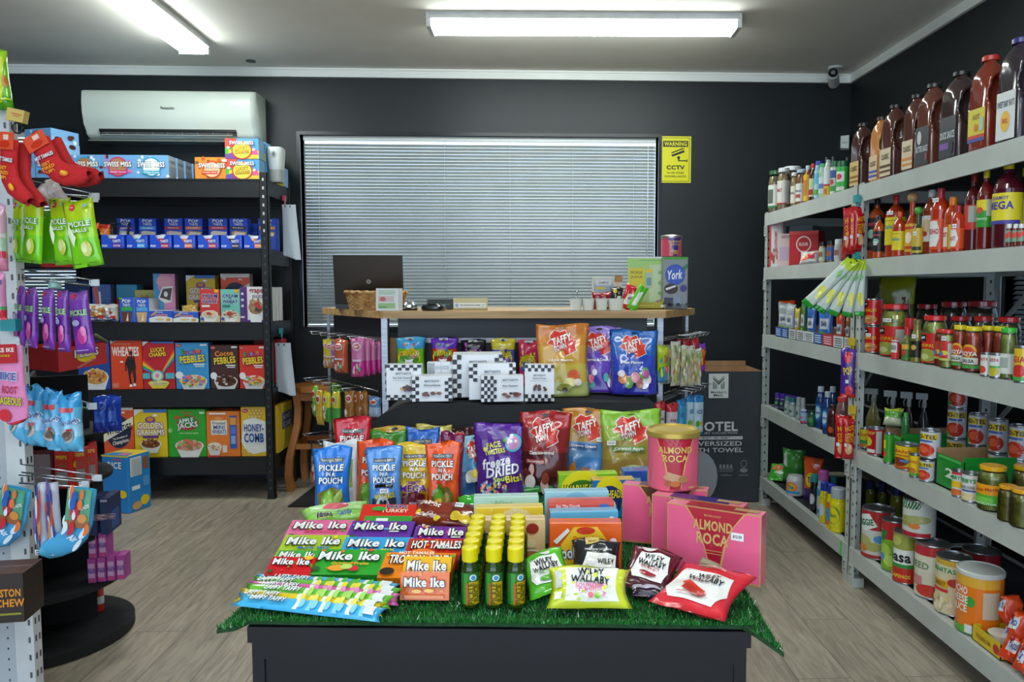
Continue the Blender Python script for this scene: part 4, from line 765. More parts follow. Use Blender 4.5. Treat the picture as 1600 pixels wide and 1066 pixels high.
for i in range(3):
    b = carton_mb(.105-.0*i, .105, .012, 'dfe3e2', cg if i == 0 else [('r', .75, .1, .95, .9, 'c8d0cc')]); p = onc(605+3*i, 3.62+.022*i)
    o = obj('greeting_card_pack', b, None, p, (radians(-5), 0, 0)); tag(o, ['white card pack with green print leaning on the wicker basket, front one', 'second white card pack, directly behind the front one by the basket', 'rear white card pack, nearest the wicker basket'][i], 'card', 'card packs on the counter')
# call bell
r = obj('service_bell', None, None, onc(640, 3.72)); b = MB(); b.lathe([(0, 0), (.038, 0), (.04, .008), (.036, .012), (0, .012)], mat('101214', 's'), 24); obj('base', b, r)
b = MB(); b.lathe([(.036, .014), (.034, .026), (.026, .038), (.012, .045), (0, .047)], M['chrome'], 24); obj('dome', b, r); b = MB(); b.lathe([(0, .046), (.004, .046), (.004, .052), (.008, .054), (0, .058)], M['chrome'], 10); obj('button', b, r)
tag(r, 'chrome dome service bell on a black base on the counter', 'bell')
# computer mouse at left end of counter
b = MB(); b.grid(lambda u, v: (-.03*cos(pi*u)*(sin(pi*v)**.5 if 0 < v < 1 else 0), .05*(2*v-1), .032*sin(pi*u)*(sin(pi*v)**.6 if 0 < v < 1 else 0)), 12, 12, mat('2a2c2e', 's'), True); o = obj('computer_mouse', b, None, onc(537, 4.1), (0, 0, radians(60))); tag(o, 'dark computer mouse at the left tip of the counter', 'computer mouse')
# card terminal
r = obj('card_terminal', None, None, onc(678, 3.68), (0, 0, radians(-10))); b = MB()
b.lathe([(0, 0), (.05, 0), (.056, .008), (.055, .02), (.046, .028), (0, .03)], mat('15171a', 'g'), 28, sq=.3); obj('body', b, r); b = MB(); b.lathe([(0, .0302), (.036, .0302), (.034, .032), (0, .032)], mat('050607', 'q'), 24, sq=.3); obj('screen', b, r); tag(r, 'low glossy black card reader right of the bell', 'card reader')
b = MB(); b.tube([(0, 0, .006), (.05, .02, .004), (.08, .1, .004), (.05, .16, .004)], .003, mat('101214'), 6); o = obj('power_cable', b, None, onc(660, 3.72)); tag(o, 'black cable curling behind the card reader', 'cable')
# black sign + cream sign with wooden base
b = MB(); w = .145
b.box(-w/2, 0, 0, w/2, .012, .052, mat('16191c', 's')); b.art(flat(w, .052), w/.052, [('t', 'EFTPOS', .68, .5, .2, .14, '2c8c90')]); o = obj('counter_sign', b, None, onc(690, 3.8), (radians(-12), 0, radians(-3))); tag(o, 'black counter sign plate with small teal writing', 'sign')
b = MB(); w = .165; b.box(-w/2, 0, 0, w/2, .05, .006, mat('b09860')); b.box(-w/2, .012, .006, w/2, .02, .058, mat('c8c08c')); b.art(lambda u, v, o: ((u-.5)*w, .0119-o, .008+v*.044), w/.044, [('r', .02, .06, .95, .62, 'e6e8e4'), ('e', .1, .35, .05, .2, '8cb0d8'), ('t', 'Be awesome today', .5, .35, .58, .2, '46525c'), ('r', .85, .25, .9, .45, '90c0a0')])
o = obj('counter_sign', b, None, onc(735, 3.72), (0, 0, radians(2))); tag(o, 'cream and white counter sign strip with small writing', 'sign')
b = MB(); b.box(-.14, -.06, 0, .14, .08, .0015, mat('aab8c4', 's')); o = obj('paper_mat', b, None, onc(868, 3.75)); tag(o, 'flat pale paper sheet lying on the counter left of the white cups', 'paper')
# white sample cups
for i, px in enumerate((899.5, 919, 940, 962)):
    w = .058 if i < 3 else .075; b = MB(); b.lathe([(0, 0), (w*.42, 0), (w*.5, .05), (w*.52, .056), (w*.47, .056), (w*.4, .006), (0, .006)], mat('dfe3da', 's'), 24, sq=.25)
    o = obj('white_tub', b, None, onc(px, 3.66)); tag(o, 'white plastic tub on the counter, %s of four' % ['leftmost', 'second from left', 'third from left', 'rightmost and widest'][i], 'tub', 'white tubs in a row on the counter')
b = MB(); b.tube([(0, 0, .01), (.004, -.01, .05), (.008, -.004, .085)], .0018, M['chrome'], 6); b.lathe([(0, .084), (.008, .086), (.006, .098), (0, .1)], M['chrome'], 10, c=(.008, -.004)); o = obj('teaspoon', b, None, onc(899, 3.665)); tag(o, 'little metal teaspoon standing in the leftmost white tub', 'spoon')
def cpouch(w, h, t, bands, art, label, px, Y, z=None, rot=0, cat='sweet bag', mode='pillow', seed=1, name='candy_pouch', group=None, tilt=0, roll=0, sticker=None, **k):
    q = pouch_mb(w, h, t, bands, art, mode, seed, **k)
    loc = (aty(px, 480, Y).x, Y, (CTZ if z is None else z)+.003)
    if sticker:
        kd = (name, [['film_pouch', q.mesh('film_pouch'), None, (0, 0, 0), None], ['price_sticker', sticker_mb().mesh('price_sticker'), None, ((sticker[0]-.5)*w, -t*.5-.002, sticker[1]*h), 'white price sticker']])
    else: kd = kind(name, (name, q))
    return put(kd, label, cat, loc, (radians(tilt), radians(roll), radians(rot)), group)
def wally(c, sw, img): return [('p', [(.12, .2), (.2, .8), (.8, .85), (.88, .3), (.6, .12)], 'efefec'), ('t', 'WILEY', .5, .66, .5, .14, '15171a'), ('t', 'WALLABY', .5, .52, .68, .14, '15171a'), ('e', .5, .3, .22, .07, img), ('e', .58, .26, .16, .06, img)]
# gift box / bags stack at right end of the counter
b = carton_mb(.1, .16, .06, 'c8ccc8', [('r', .0, .55, 1, .8, '9ab4c8'), ('r', .1, .75, .9, .93, 'd8dcdc'), ('t', 'SAMPLE', .5, .83, .5, .08, '707a80'), ('r', .1, .62, .6, .7, 'd8c040'), ('r', .2, .4, .9, .52, 'c070a0'), ('r', 0, 0, 1, .3, 'a0344c')]); o = obj('snack_box', b, None, onc(943, 3.86), (0, 0, radians(5))); tag(o, 'pale grey printed box behind the sweet bags on the counter', 'box')
b = carton_mb(.04, .17, .05, 'd8ccbc', [('r', 0, .8, 1, 1, 'a87838'), ('r', .1, .2, .9, .6, 'c8a8a0')]); o = obj('narrow_box', b, None, onc(966, 3.92)); tag(o, 'narrow cream carton with brown top between sweet bags and green stand', 'box')
cpouch(.1, .085, .03, [(0, '8c1428'), (.8, 'a01830')], [('e', .5, .2, .3, .16, 'e8e4e0'), ('t', 'NIBS', .5, .2, .4, .12, '201014')], 'dark red sweet bag lying against the pale grey box', 941, 3.74, seed=4, tilt=-14)
cpouch(.065, .11, .03, [(0, '15171a')], [('e', .35, .8, .18, .1, 'e0c840'), ('p', [(.3, .1), (.6, .6), (.9, .6), (.7, .1)], 'e8e8e4')], 'black sweet bag with a yellow spot standing on the counter', 960, 3.76, seed=6, tilt=-10, roll=8)
cpouch(.075, .125, .03, [(0, 'd0202c')], [('p', [(.1, .15), (.3, .6), (.8, .7), (.7, .2)], 'e8e8e4'), ('t', 'WILEY', .5, .45, .4, .1, '15171a', 30)], 'red sweet bag leaning right behind the white tubs', 977, 3.76, seed=7, tilt=-10, roll=22)
cpouch(.05, .13, .03, [(0, '58c028')], [('p', [(.2, .15), (.3, .7), (.7, .75), (.7, .2)], 'e8ece4')], 'lime green sweet bag leaning next to the red one on the counter', 986, 3.66, seed=8, tilt=-8, roll=30)
# green cardboard display of small bottles
r = obj('counter_display', None, None, onc(1014, 3.85), (0, 0, radians(0))); w = .2
b = MB(); H = .265; b.box(-w/2, .06, 0, w/2, .065, H, mat('b4d480')); b.art(flat(w, H, .06), w/H, [('r', .0, .82, 1, 1, 'a8d878'), ('r', .55, .0, 1, .85, 'c8dcb0'), ('r', .03, .42, .42, .78, 'e0d028'), ('t', 'PICKLE', .22, .7, .3, .05, '6a7020'), ('t', 'JUICE', .22, .61, .3, .05, '6a7020'), ('e', .54, .72, .1, .045, 'e8d020'), ('r', .46, .4, .63, .7, 'b8c8b0'), ('r', .48, .45, .6, .6, '6ca0a0'), ('t', 'a great source of electrolytes', .6, .93, .6, .02, '4c7830'), ('e', .82, .7, .05, .04, '8cb870'), ('e', .82, .5, .05, .04, '8cb870'), ('e', .82, .3, .05, .04, '8cb870'), ('e', .8, .12, .1, .05, 'c090a0'), ('r', 0, .97, 1, 1, 'e8eef0')]); obj('back_card', b, r)
b = MB(); c = mat('a8a428')
for bx in ((-w/2, -.02, 0, w/2-.03, -.017, .035), (-w/2, -.02, 0, -w/2+.003, .06, .05), (w/2-.033, -.02, 0, w/2-.03, .06, .05), (-w/2, -.02, 0, w/2-.03, .06, .004)): b.box(*bx, c)
b.art(flat(w*.8, .035, -.0202), 5, [('t', 'PICKLE JUICE', .4, .5, .5, .3, 'd8d860'), ('r', .85, .3, 1.0, .6, 'e8e8e0')]); obj('tray', b, r)
tag(r, 'pale green counter display card with a tray of small bottles', 'display stand')
# mint tin box (square silver) with round logo
r = obj('mint_dispenser_box', None, None, onc(1055, 3.85), (0, 0, radians(-2))); w = .125; H = .262
b = carton_mb(w, H, .12, '8c9296', [('r', 0, .95, 1, 1, '3ca028'), ('p', [(.7, .78), (1, .88), (1, .8), (.85, .72)], '2c7c4c'), ('e', .48, .66, .4, .2, '2448b0'), ('e', .48, .66, .36, .175, '3058c4'), ('t', 'York', .48, .66, .6, .18, 'f0f2f4', 5, None, .3), ('e', .32, .39, .28, .1, '2a1a18'), ('p', [(.1, .4), (.5, .46), (.52, .43), (.12, .36)], 'e8e8e8'), ('e', .82, .4, .14, .07, '3c3c7c'), ('r', .05, .06, .4, .22, '28304c'), ('r', .45, .1, .7, .24, '8898b0')], 's', rcol='787e84'); obj('box', b, r)
b = MB(); b.grid(lambda u, v: ((u-.5)*w, -.07+.07*v, .004+.03*abs(sin(9*u))*(1-v)+.02*v), 14, 4, mat('b0b4b8', 'k'), True); obj('wrapped_mints', b, r); tag(r, 'silver box with round blue emblem at the counter right end', 'box')
# tin of toffee on top
def toffee_tin(w, h, pc, vc, lidc, name='toffee_tin', sticker=True):
    b = MB(); b.lathe([(0, 0), (w/2-.002, 0), (w/2, .003), (w/2, h)], mat(pc, 'g'), 36)
    cyl_art(b, w/2, .004, h, [('p', [(.2, 1), (.35, .5), (.42, .0), (.58, 0), (.65, .5), (.8, 1)], vc), ('p', [(.19, 1), (.2, 1), (.36, .5), (.43, 0), (.42, 0), (.34, .5)], 'd8b468'), ('p', [(.81, 1), (.8, 1), (.64, .5), (.57, 0), (.58, 0), (.66, .5)], 'd8b468'), ('r', .42, 0, .58, .25, vc)]+
        [('t', 'ALMOND', .5, .74, .5, .12, 'd8b060'), ('t', 'ROCA', .5, .59, .36, .13, 'd8b060'), ('p', [(.32, .24), (.4, .34), (.62, .26), (.6, .14), (.4, .14)], 'c09470'), ('e', .62, .2, .08, .07, 'b07c50'), ('e', .4, .13, .06, .06, 'a85c3c'), ('e', .5, .12, .07, .06, 'c8743c'), ('r', .7, .03, .8, .06, 'd8b060')], 2.6, 'g')
    L = MB(); L.lathe([(w/2+.001, h-.008), (w/2+.003, h-.006), (w/2+.003, h+.004), (w/2-.004, h+.009), (w/2-.008, h+.005), (0, h+.005)], mat(lidc, 'k') if lidc != 'c8b060' else node_mat('gold_lid', 'c4a850', 'd0b45c', 8, .32, metal=.55), 36)
    return kind(name, ('body', b), ('lid', L))
k = toffee_tin(.105, .1, 'd05068', '482888', 'b0a8a8'); put(k, 'small pink tin with purple panel standing on the silver box', 'tin', (aty(1049, 400, 3.9).x, 3.9, CTZ+.001+.264), radians(10))

# ---- wire hook racks with bags at the counter ends
def hook_rack(label, P0, dirv, L, widths, z, n=5, bar=True):
    d = Vector((*dirv, 0)).normalized(); s = Vector((-d.y, d.x, 0)); r = obj('wire_hook_rack', None, None, (P0[0], P0[1], z))
    W = widths; b = MB(); b.tube([s*0, s*W], .004, M['chrome'], 6); b.tube([s*0+Vector((0, 0, -.03)), s*W+Vector((0, 0, -.03))], .004, M['chrome'], 6); obj('back_bar', b, r)
    for i in range(n):
        q = s*(W*(i+.5)/n); b = MB(); b.tube([q, q+d*L*.96, q+d*L+Vector((0, 0, .012))], .0026, M['chrome'], 5); b.tube([q+Vector((0, 0, .012)), q+d*(L+.015)+Vector((0, 0, .012))], .002, M['chrome'], 5); obj('hook', b, r)
    tag(r, label, 'hook rack'); return d, s
dL = (CFL[1]-CBL[1], -(CFL[0]-CBL[0]))  # outward normal of left chamfer
vL = Vector((CFL[0]-CBL[0], CFL[1]-CBL[1], 0)); WL = vL.length; nL = Vector((vL.y, -vL.x, 0)).normalized()
def Lp(t, off): # point on the left end panel: t from the back-left post to the front-left post
    return Vector((*CBL, 0))+vL*t+nL*off
vR = Vector((CBR[0]-CFR[0], CBR[1]-CFR[1], 0)); nR = Vector((vR.y, -vR.x, 0)).normalized()
def Rp(t, off): return Vector((*CFR, 0))+vR*t+nR*off
def rack_on(base, v, nrm, z, L, label, n=5):
    r = obj('wire_hook_rack', None, None, (base.x, base.y, z)); vv = Vector(v)
    b = MB(); b.tube([Vector((0, 0, 0)), vv], .004, M['chrome'], 6); b.tube([Vector((0, 0, -.035)), vv+Vector((0, 0, -.035))], .003, M['chrome'], 6); obj('back_bar', b, r)
    for i in range(n):
        q = vv*((i+.3)/n); b = MB(); b.tube([q, q+nrm*L*.95, q+nrm*L+Vector((0, 0, .012))], .0024, M['chrome'], 5); b.tube([q+Vector((0, 0, .014)), q+nrm*(L+.01)+Vector((0, 0, .014))], .0018, M['chrome'], 5); obj('hook', b, r)
    tag(r, label, 'hook rack'); return r
rack_on(Lp(.03, .015), vL*.9, nL, 1.035, .1, 'upper wire hook rack on the left counter end')
rack_on(Lp(.03, .015), vL*.9, nL, .79, .14, 'lower wire hook rack on the left counter end')
rack_on(Rp(.05, .015), vR*.9, nR, 1.04, .12, 'upper wire hook rack on the right counter end')
rack_on(Rp(.05, .015), vR*.9, nR, .775, .13, 'lower wire hook rack on the right counter end')
def taffy_small(c1, c2): return [(0, c1), (.45, c2)], [('e', .5, .78, .3, .1, 'f0e8e4'), ('e', .5, .78, .22, .07, 'd84038'), ('t', 'TAFFY', .5, .78, .36, .06, 'f4f4f2'), ('r', .2, .4, .8, .45, 'e8d8e4')]+blobs(6, .2, .1, .7, .32, .07, ['e8c8d8', '70b8a0', 'e89050', 'f0e8d0'], 3)
def hang(px0, px1, pyt, pyb, Y, bands, art, label, rot=0, cat='sweet bag', t=.03, seed=1, group=None, name='candy_pouch', nu=8, nv=12, mode='pillow', roll=0, **k):
    a = aty((px0+px1)/2, pyt, Y); c = aty((px0+px1)/2, pyb, Y); w = (aty(px1, pyt, Y).x-aty(px0, pyt, Y).x)/max(.35, cos(radians(rot))); h = a.z-c.z
    q = pouch_mb(w, h, t, bands, art, mode, seed, nu=nu, nv=nv, **k); return put(kind(name, (name, q)), label, cat, (c.x, Y, c.z), (0, radians(roll), radians(rot)), group)
LG = 'bags on the left end of the counter'
y_, ya = taffy_small('d8a848', 'e0c84c'); l_, la = taffy_small('a070c0', '9878c8'); o_, oa = taffy_small('c8643c', 'd06440'); k_, ka = taffy_small('d8409c', 'd87cae')
hang(503, 527, 530, 575, 3.98, y_, ya, 'yellow taffy bag at outer end of the upper left hooks', -35, group=LG, seed=2)
hang(508, 532, 532, 576, 3.9, y_, ya, 'second yellow taffy bag, behind the orange-red one on the left hooks', -35, group=LG, seed=3)
hang(516, 536, 534, 574, 3.84, l_, la, 'lavender taffy bag between yellow and orange-red ones, left hooks', -45, group=LG, seed=4)
hang(522, 546, 530, 583, 3.76, o_, oa, 'orange-red taffy bag on the upper left hooks', -25, group=LG, seed=5, t=.045)
for i, (a, c) in enumerate([(548, 572), (568, 579), (576, 588), (586, 597)]):
    hang(a, c, 528+i, 589-2*i, 3.62+.03*i, k_, ka, ['pink taffy bag facing front, leftmost of the pink ones', 'second pink taffy bag from the left, edge on', 'third pink taffy bag from the left, edge on', 'rightmost pink taffy bag against the counter post'][i], -12 if i == 0 else -62, group='pink taffy bags on the left hooks', seed=6+i)
lo = [('e', .5, .75, .3, .12, 'e8e4d8'), ('e', .5, .75, .2, .08, 'd04038')]
spec = [(489, 500, 603, 652, '88c848', '58a858', 'lime green bag at far left of the lower hooks', -40), (494, 508, 610, 664, 'd8a838', 'd8b040', 'gold taffy bag at left of the lower hooks', -30), (506, 519, 612, 660, 'e0d838', '48a040', 'clear bag with yellow and green sweets, left of two on lower hooks', -45), (519, 534, 612, 662, 'd8d040', '58a848', 'clear bag with yellow and green sweets, right of two on lower hooks', -45),
        (538, 557, 610, 660, 'b07838', 'a86c34', 'brown root beer taffy bag facing front on lower hooks', -15), (556, 567, 612, 654, '9c5c2c', 'a4683a', 'brown taffy bag edge-on behind the front brown one', -60), (565, 576, 610, 650, 'a8682c', 'b4783c', 'light brown taffy bag edge-on near the counter post', -60), (575, 597, 620, 652, '5c88c0', 'a8c0d8', 'pale blue bag drooping on the lower hooks by the counter post', -20)]
for i, (a, c, t, bt, c1, c2, lb, rt) in enumerate(spec):
    hang(a, c, t, bt, 3.9-.04*i, [(0, c2), (.5, c1)], lo if i % 2 else lo+blobs(6, .2, .1, .8, .5, .1, ['e8e0c8', c1], i), lb, rt, group='bags on the lower left hooks', seed=i+20)
hang(517, 536, 600, 613, 4.1, [(0, '88c848')], [], 'lime green bag top showing behind the lower left hooks', -20, seed=33)
# clear bag on the floor-level left (snack mix)
rack_on(Lp(.03, .015), vL*.9, nL, aty(500, 688, 3.95).z, .16, 'lowest wire hook rack on the left counter end', 3)
hang(484, 522, 690, 756, 3.98, [(0, 'c8a890'), (.55, 'a8a09c'), (.7, 'film')], blobs(26, .08, .05, .9, .5, .09, ['d8c0a8', 'b07c74', 'e8d8c8', '8c6858', 'c04848'], 5), 'clear bag of mixed sweets hanging low left of the grass table', -12, t=.05, seed=12)
# right end
GR = 'sour candy packs on the right hooks'
sour = lambda s: [('p', [(.1, .1), (.3, .12), (.8, .5), (.75, .58)], 'e8c060'), ('p', [(.1, .3), (.5, .7), (.6, .66), (.2, .24)], 'd87848')]+blobs(16, .1, .08, .9, .9, .1, ['b8c060', 'e8e8d8', '8ca050', 'd8d0b0', 'e0a868', '889870'], s)
for i, (a, c, t, bt) in enumerate([(1030, 1048, 540, 600), (1046, 1064, 534, 603), (1062, 1076, 540, 604), (1072, 1086, 541, 604), (1080, 1096, 545, 602)]):
    hang(a, c, t, bt, 3.5+.05*i, [(0, 'd4d2b8'), (.75, 'c0c49c'), (.92, 'd8dacc')], sour(i+3), ['leftmost', 'second', 'middle', 'fourth', 'rightmost'][i]+' of five pale printed candy packs fanned on the upper right hooks', 35-6*i, group=GR, seed=i+3, t=.02)
hang(1026, 1044, 540, 598, 3.46, [(0, '4aa0d0'), (.3, 'b0d020'), (.8, 'c8e040')], blobs(10, .1, .2, .9, .9, .12, ['48a0d0', 'f0e040', 'e05048', '58b030'], 7), 'lime and blue candy pack half behind the blue taffy bag', 20, seed=3)
for i, (a, c) in enumerate([(1052, 1064), (1064, 1078), (1078, 1092)]):
    hang(a, c, 529, 575, 3.92, [(0, 'a83038'), (.7, 'c42c30')], [], ['left', 'middle', 'right'][i]+' dark red bag behind the fanned candy packs', 20, group='red bags behind the candy packs', seed=9+i)
hang(1090, 1102, 537, 582, 3.98, [(0, '9c38c8'), (.25, 'd83c2c'), (.85, '7a3cc0')], blobs(5, .2, .3, .8, .8, .12, ['e87838', 'e8c840'], 5), 'red and purple sweet bag at outer end of the upper right hooks', 30, seed=13)
for i, (a, c, t, bt) in enumerate([(1008, 1024, 632, 678), (1022, 1040, 628, 680), (1039, 1060, 630, 683)]):
    hang(a, c, t, bt, 3.5+.02*i, [(0, 'd8ccd0'), (.75, 'c83038')], [('e', .5, .2, .25, .1, 'b02c30'), ('t', 'SOUR', .5, .5, .5, .08, '5a2c30')], ['left', 'middle', 'right'][i]+' of three white bags with red tops on the lower right hooks', 15, group='red-topped bags on the lower right hooks', seed=15+i)
for i, (a, c, t, bt) in enumerate([(1056, 1072, 624, 684), (1070, 1084, 618, 678), (1080, 1100, 618, 680)]):
    hang(a, c, t, bt, 3.6+.03*i, [(0, '3494cc'), (.12, 'b8d4e0' if i else '3ca0d0'), (.85, '2c80c0')], [('e', .35, .3, .2, .08, '60b040'), ('t', 'ICE', .5, .6, .5, .1, '2c68a8'), ('e', .7, .3, .14, .07, 'e0b048')], ['left', 'middle', 'right'][i]+' of three blue bags on the lower right hooks', 18, group='blue bags on the lower right hooks', seed=25+i)
# ---- warhead bags on the front slat rail
WG = 'sour candy bags on the counter front'
def war(c, c2): return [('e', .46, .5, .42, .2, 'f0d428'), ('e', .46, .45, .36, .16, c), ('t', 'WARHEADS', .46, .6, .74, .15, 'f4e030', 3, '141414'), ('e', .46, .3, .18, .14, 'f0e4e0'), ('e', .46, .26, .12, .1, 'e8a8a8'), ('e', .46, .22, .05, .04, 'c83848'), ('p', [(.34, .36), (.3, .46), (.46, .42), (.62, .46), (.58, .36)], 'f0f0ee')]+blobs(8, .08, .1, .92, .9, .05, c2, 5)
for i, (a, c, t, bt, b0, b1, ac, sp, nm) in enumerate([(619, 666, 527, 574, '78cc28', '48a8dc', '4c9820', ['e04838', '48b0e0', 'f0c030'], 'lime green sour candy bag with blue top on the counter front rail'), (673, 717, 528, 572, 'd83c24', '6c34b8', 'a02818', ['50b060', 'e8a030', '4878d0'], 'red sour candy bag with purple top on the counter front rail'),
        (720, 760, 531, 572, '3c1844', '17141a', 'a82868', ['b848b8', '8c3ca0'], 'black and magenta sour candy bag on the counter front rail'), (767, 807, 529, 575, '4c5cb8', 'd8c830', '6048a0', ['e8d838', '3cb0c0', '284090'], 'yellow and blue sour candy bag on the counter front rail'), (809, 843, 532, 590, 'd82860', 'd02c58', '384cb0', ['e8d030', 'e85080'], 'pink-red sour candy bag beside the big orange taffy bag')]):
    hang(a, c, t, bt+14, 3.56, [(0, b0), (.72, b1)], war(ac, sp), nm, 0, seed=i+40, t=.04, nu=12, nv=14, group=WG)
    b = MB(); p = aty((a+c)/2, t+3, 3.6); b.tube([(0, .03, .012), (0, -.05, .004), (0, -.056, .012)], .0025, M['chrome'], 6); b.box(-.02, -.062, .002, .02, -.06, .012, mat('c8ccd0')); o = obj('peg_hook', b, None, p); tag(o, 'chrome peg hook holding the %s' % nm.split(' on the')[0].split(' beside')[0], 'hook', 'peg hooks on the counter front rail')
b = MB(); b.box(-.03, 0, 0, .03, .05, .13, M['kraft']); b.box(-.03, -.0005, .06, .03, 0, .062, mat('8a6440')); o = obj('cardboard_box', b, None, (aty(611, 550, 3.72).x, 3.7, aty(611, 570, 3.72).z)); tag(o, 'small brown cardboard strip beside the left counter post', 'box')
# ================================================================== BLACK CLOTH STAND BEHIND THE TABLE
SZ = .905; SY0, SY1 = 2.47, 2.95
sx0, sx1 = aty(588, 630, 2.55).x, aty(1016, 630, 2.55).x
b = MB(); CL = node_mat('black_cloth', '15191d', '1b2025', 6, .85, bump=.1)
def cloth(u, v):
    # u around the front from left to right, v from hem to top edge then across to the back
    lx = sx0-.02; rx = sx1
    if v < .55:
        t = v/.55; z = SZ*t; x = lx+(rx-lx)*u; spread = (1-t**1.5)
        x += -.2*spread*(1-u)**2*(1 if u < .5 else .2); y = SY0-.02*(1-t)-.018*sin(u*19)*(1-t)
        if t > .93: z = SZ-.004*(1-t)/.07
    else:
        t = (v-.55)/.45; x = lx+(rx-lx)*u; y = SY0+(SY1-SY0)*t; z = SZ
    # soft rounded left shoulder as the cloth slopes away
    k = max(0, 1-u/.2); z -= .16*k**2.2*(1 if v >= .5 else v/.5)
    z += .004*sin(9*u+3*v*4)
    return (x-(.07*k), y, max(z, .004))
b.grid(cloth, 48, 30, CL, True); b.grid(lambda u, v: (lambda p: (p[0], p[1]+.006, p[2]-.006 if p[2] > .02 else p[2]-.002))(cloth(u, v)), 48, 30, CL, True)
o = obj('draped_cloth', b); tag(o, 'black cloth draped over the raised stand behind the grass table', 'cloth')
r = obj('display_stand', None); b = MB(); b.box(sx0+.1, SY0+.03, SZ-.03, sx1-.02, SY1-.01, SZ-.012, M['black_board']); obj('stand_top', b, r)
for x in (sx0+.14, sx1-.06):
    for y in (SY0+.06, SY1-.06): b = MB(); b.box(x-.015, y-.015, 0, x+.015, y+.015, SZ-.03, M['black_metal']); obj('leg', b, r)
tag(r, 'black table-like stand hidden under the draped cloth', 'stand')
# ---- checkered sweet boxes on the cloth
def chk(x0, y0, x1, y1, nx, ny, dark='18171b'):
    out = []
    for i in range(nx):
        for j in range(ny):
            if (i+j) % 2: out.append(('r', x0+(x1-x0)*i/nx, y0+(y1-y0)*j/ny, x0+(x1-x0)*(i+1)/nx, y0+(y1-y0)*(j+1)/ny, dark))
    return out
def choc(x, y, w, h, seed, cols=('5c3428', '7a4c38', '4a2a20')): return blobs(9, x-w, y-h, x+w, y+h, .055, cols, seed)
HZ = 'black and white checked chocolate boxes on the cloth'
def cbox(px0, px1, pyt, pyb, Y, d, front, label, rz=0, rcol='e8e8e8', right=(), left=(), col='e6e8ea'):
    a = aty(px0, pyb, Y); c = aty(px1, pyt, Y); w = c.x-a.x; h = c.z-(SZ+.004); mb = carton_mb(w, h, d, col, front, right=right, left=left, cls='s')
    return put(kind('chocolate_box', ('chocolate_box', mb)), label, 'chocolate box', ((a.x+c.x)/2, Y, SZ+.006), radians(rz), HZ)
tx = lambda s, y=.72: [('t', 'BRITTANY\'S', .5, y+.1, .44, .06, '5a626c'), ('t', s, .5, y-.02, .6, .05, '5a626c'), ('r', .2, y-.1, .8, y-.09, 'a8b0b8')]
cbox(604, 658, 571, 628, 2.53, .05, chk(0, .84, 1, 1, 9, 2)+chk(0, 0, 1, .15, 9, 2)+tx('Sea Salt Caramels', .66)+[('e', .45, .33, .05, .04, 'd89838')]+choc(.7, .34, .18, .05, 3), 'white chocolate box with checked top and bottom bands, leftmost on the cloth', 0, left=chk(0, 0, 1, 1, 2, 9))
cbox(644, 706, 589, 628, 2.49, .07, chk(0, 0, .18, 1, 2, 7)+chk(.82, 0, 1, .94, 2, 7)+[('t', 'BRITTANY\'S', .5, .82, .36, .08, '5a626c'), ('t', 'Almondettes', .5, .66, .42, .08, '5a626c')]+choc(.46, .32, .24, .06, 5, ('6a443c', '7c5448', '8c6454')), 'low wide chocolate box with a brown bar picture and checked side bands', 3, left=chk(0, 0, 1, 1, 3, 7))
cbox(668, 710, 567, 628, 2.6, .03, [('r', .02, .5, .28, .98, 'a0a8b0'), ('r', .5, .5, .52, 1, 'a8b0b8'), ('r', .3, .8, .8, .9, 'b8c0c8'), ('r', .35, .6, .8, .7, 'c8ccd0')], 'pale grey chocolate box behind the low wide one', 0)
cbox(708, 786, 555, 626, 2.58, .12, chk(0, 0, .17, 1, 2, 9)+chk(.83, .6, 1, 1, 2, 5)+[('t', 'BRITTANY\'S', .5, .84, .34, .05, '5a626c'), ('r', .3, .7, .7, .71, 'a8b0b8')], 'tallest checked chocolate box in the centre of the cloth', 4, left=chk(0, 0, 1, 1, 3, 9))
cbox(733, 806, 569, 627, 2.53, .04, chk(0, .5, .18, 1, 2, 5)+chk(.86, .4, 1, 1, 2, 6)+[('t', 'BRITTANY\'S', .5, .78, .34, .07, '5a626c'), ('t', 'Peanut Brittle', .5, .6, .4, .07, '5a626c')], 'white chocolate box in front of the tallest checked one', 3, left=chk(0, 0, 1, 1, 3, 9))
cbox(752, 818, 588, 629, 2.478, .045, chk(0, 0, .36, 1, 5, 7)+[('t', 'BRITTANY\'S', .68, .84, .36, .08, '5a626c'), ('t', 'Nut Clusters', .68, .62, .36, .08, '5a626c')]+choc(.7, .28, .22, .08, 6), 'low chocolate box whose left third is checked', 5, left=chk(0, 0, 1, 1, 5, 7))
cbox(820, 866, 571, 628, 2.48, .05, chk(0, .82, 1, 1, 9, 2)+chk(0, 0, 1, .2, 9, 2)+[('t', 'BRITTANY\'S', .5, .72, .4, .05, '5a626c'), ('t', 'Peanut Drops', .5, .63, .46, .05, '5a626c'), ('r', .18, .56, .82, .57, 'a8b0b8')]+choc(.5, .38, .2, .05, 8), 'white chocolate box with checked bands beside the orange taffy bag', -2)
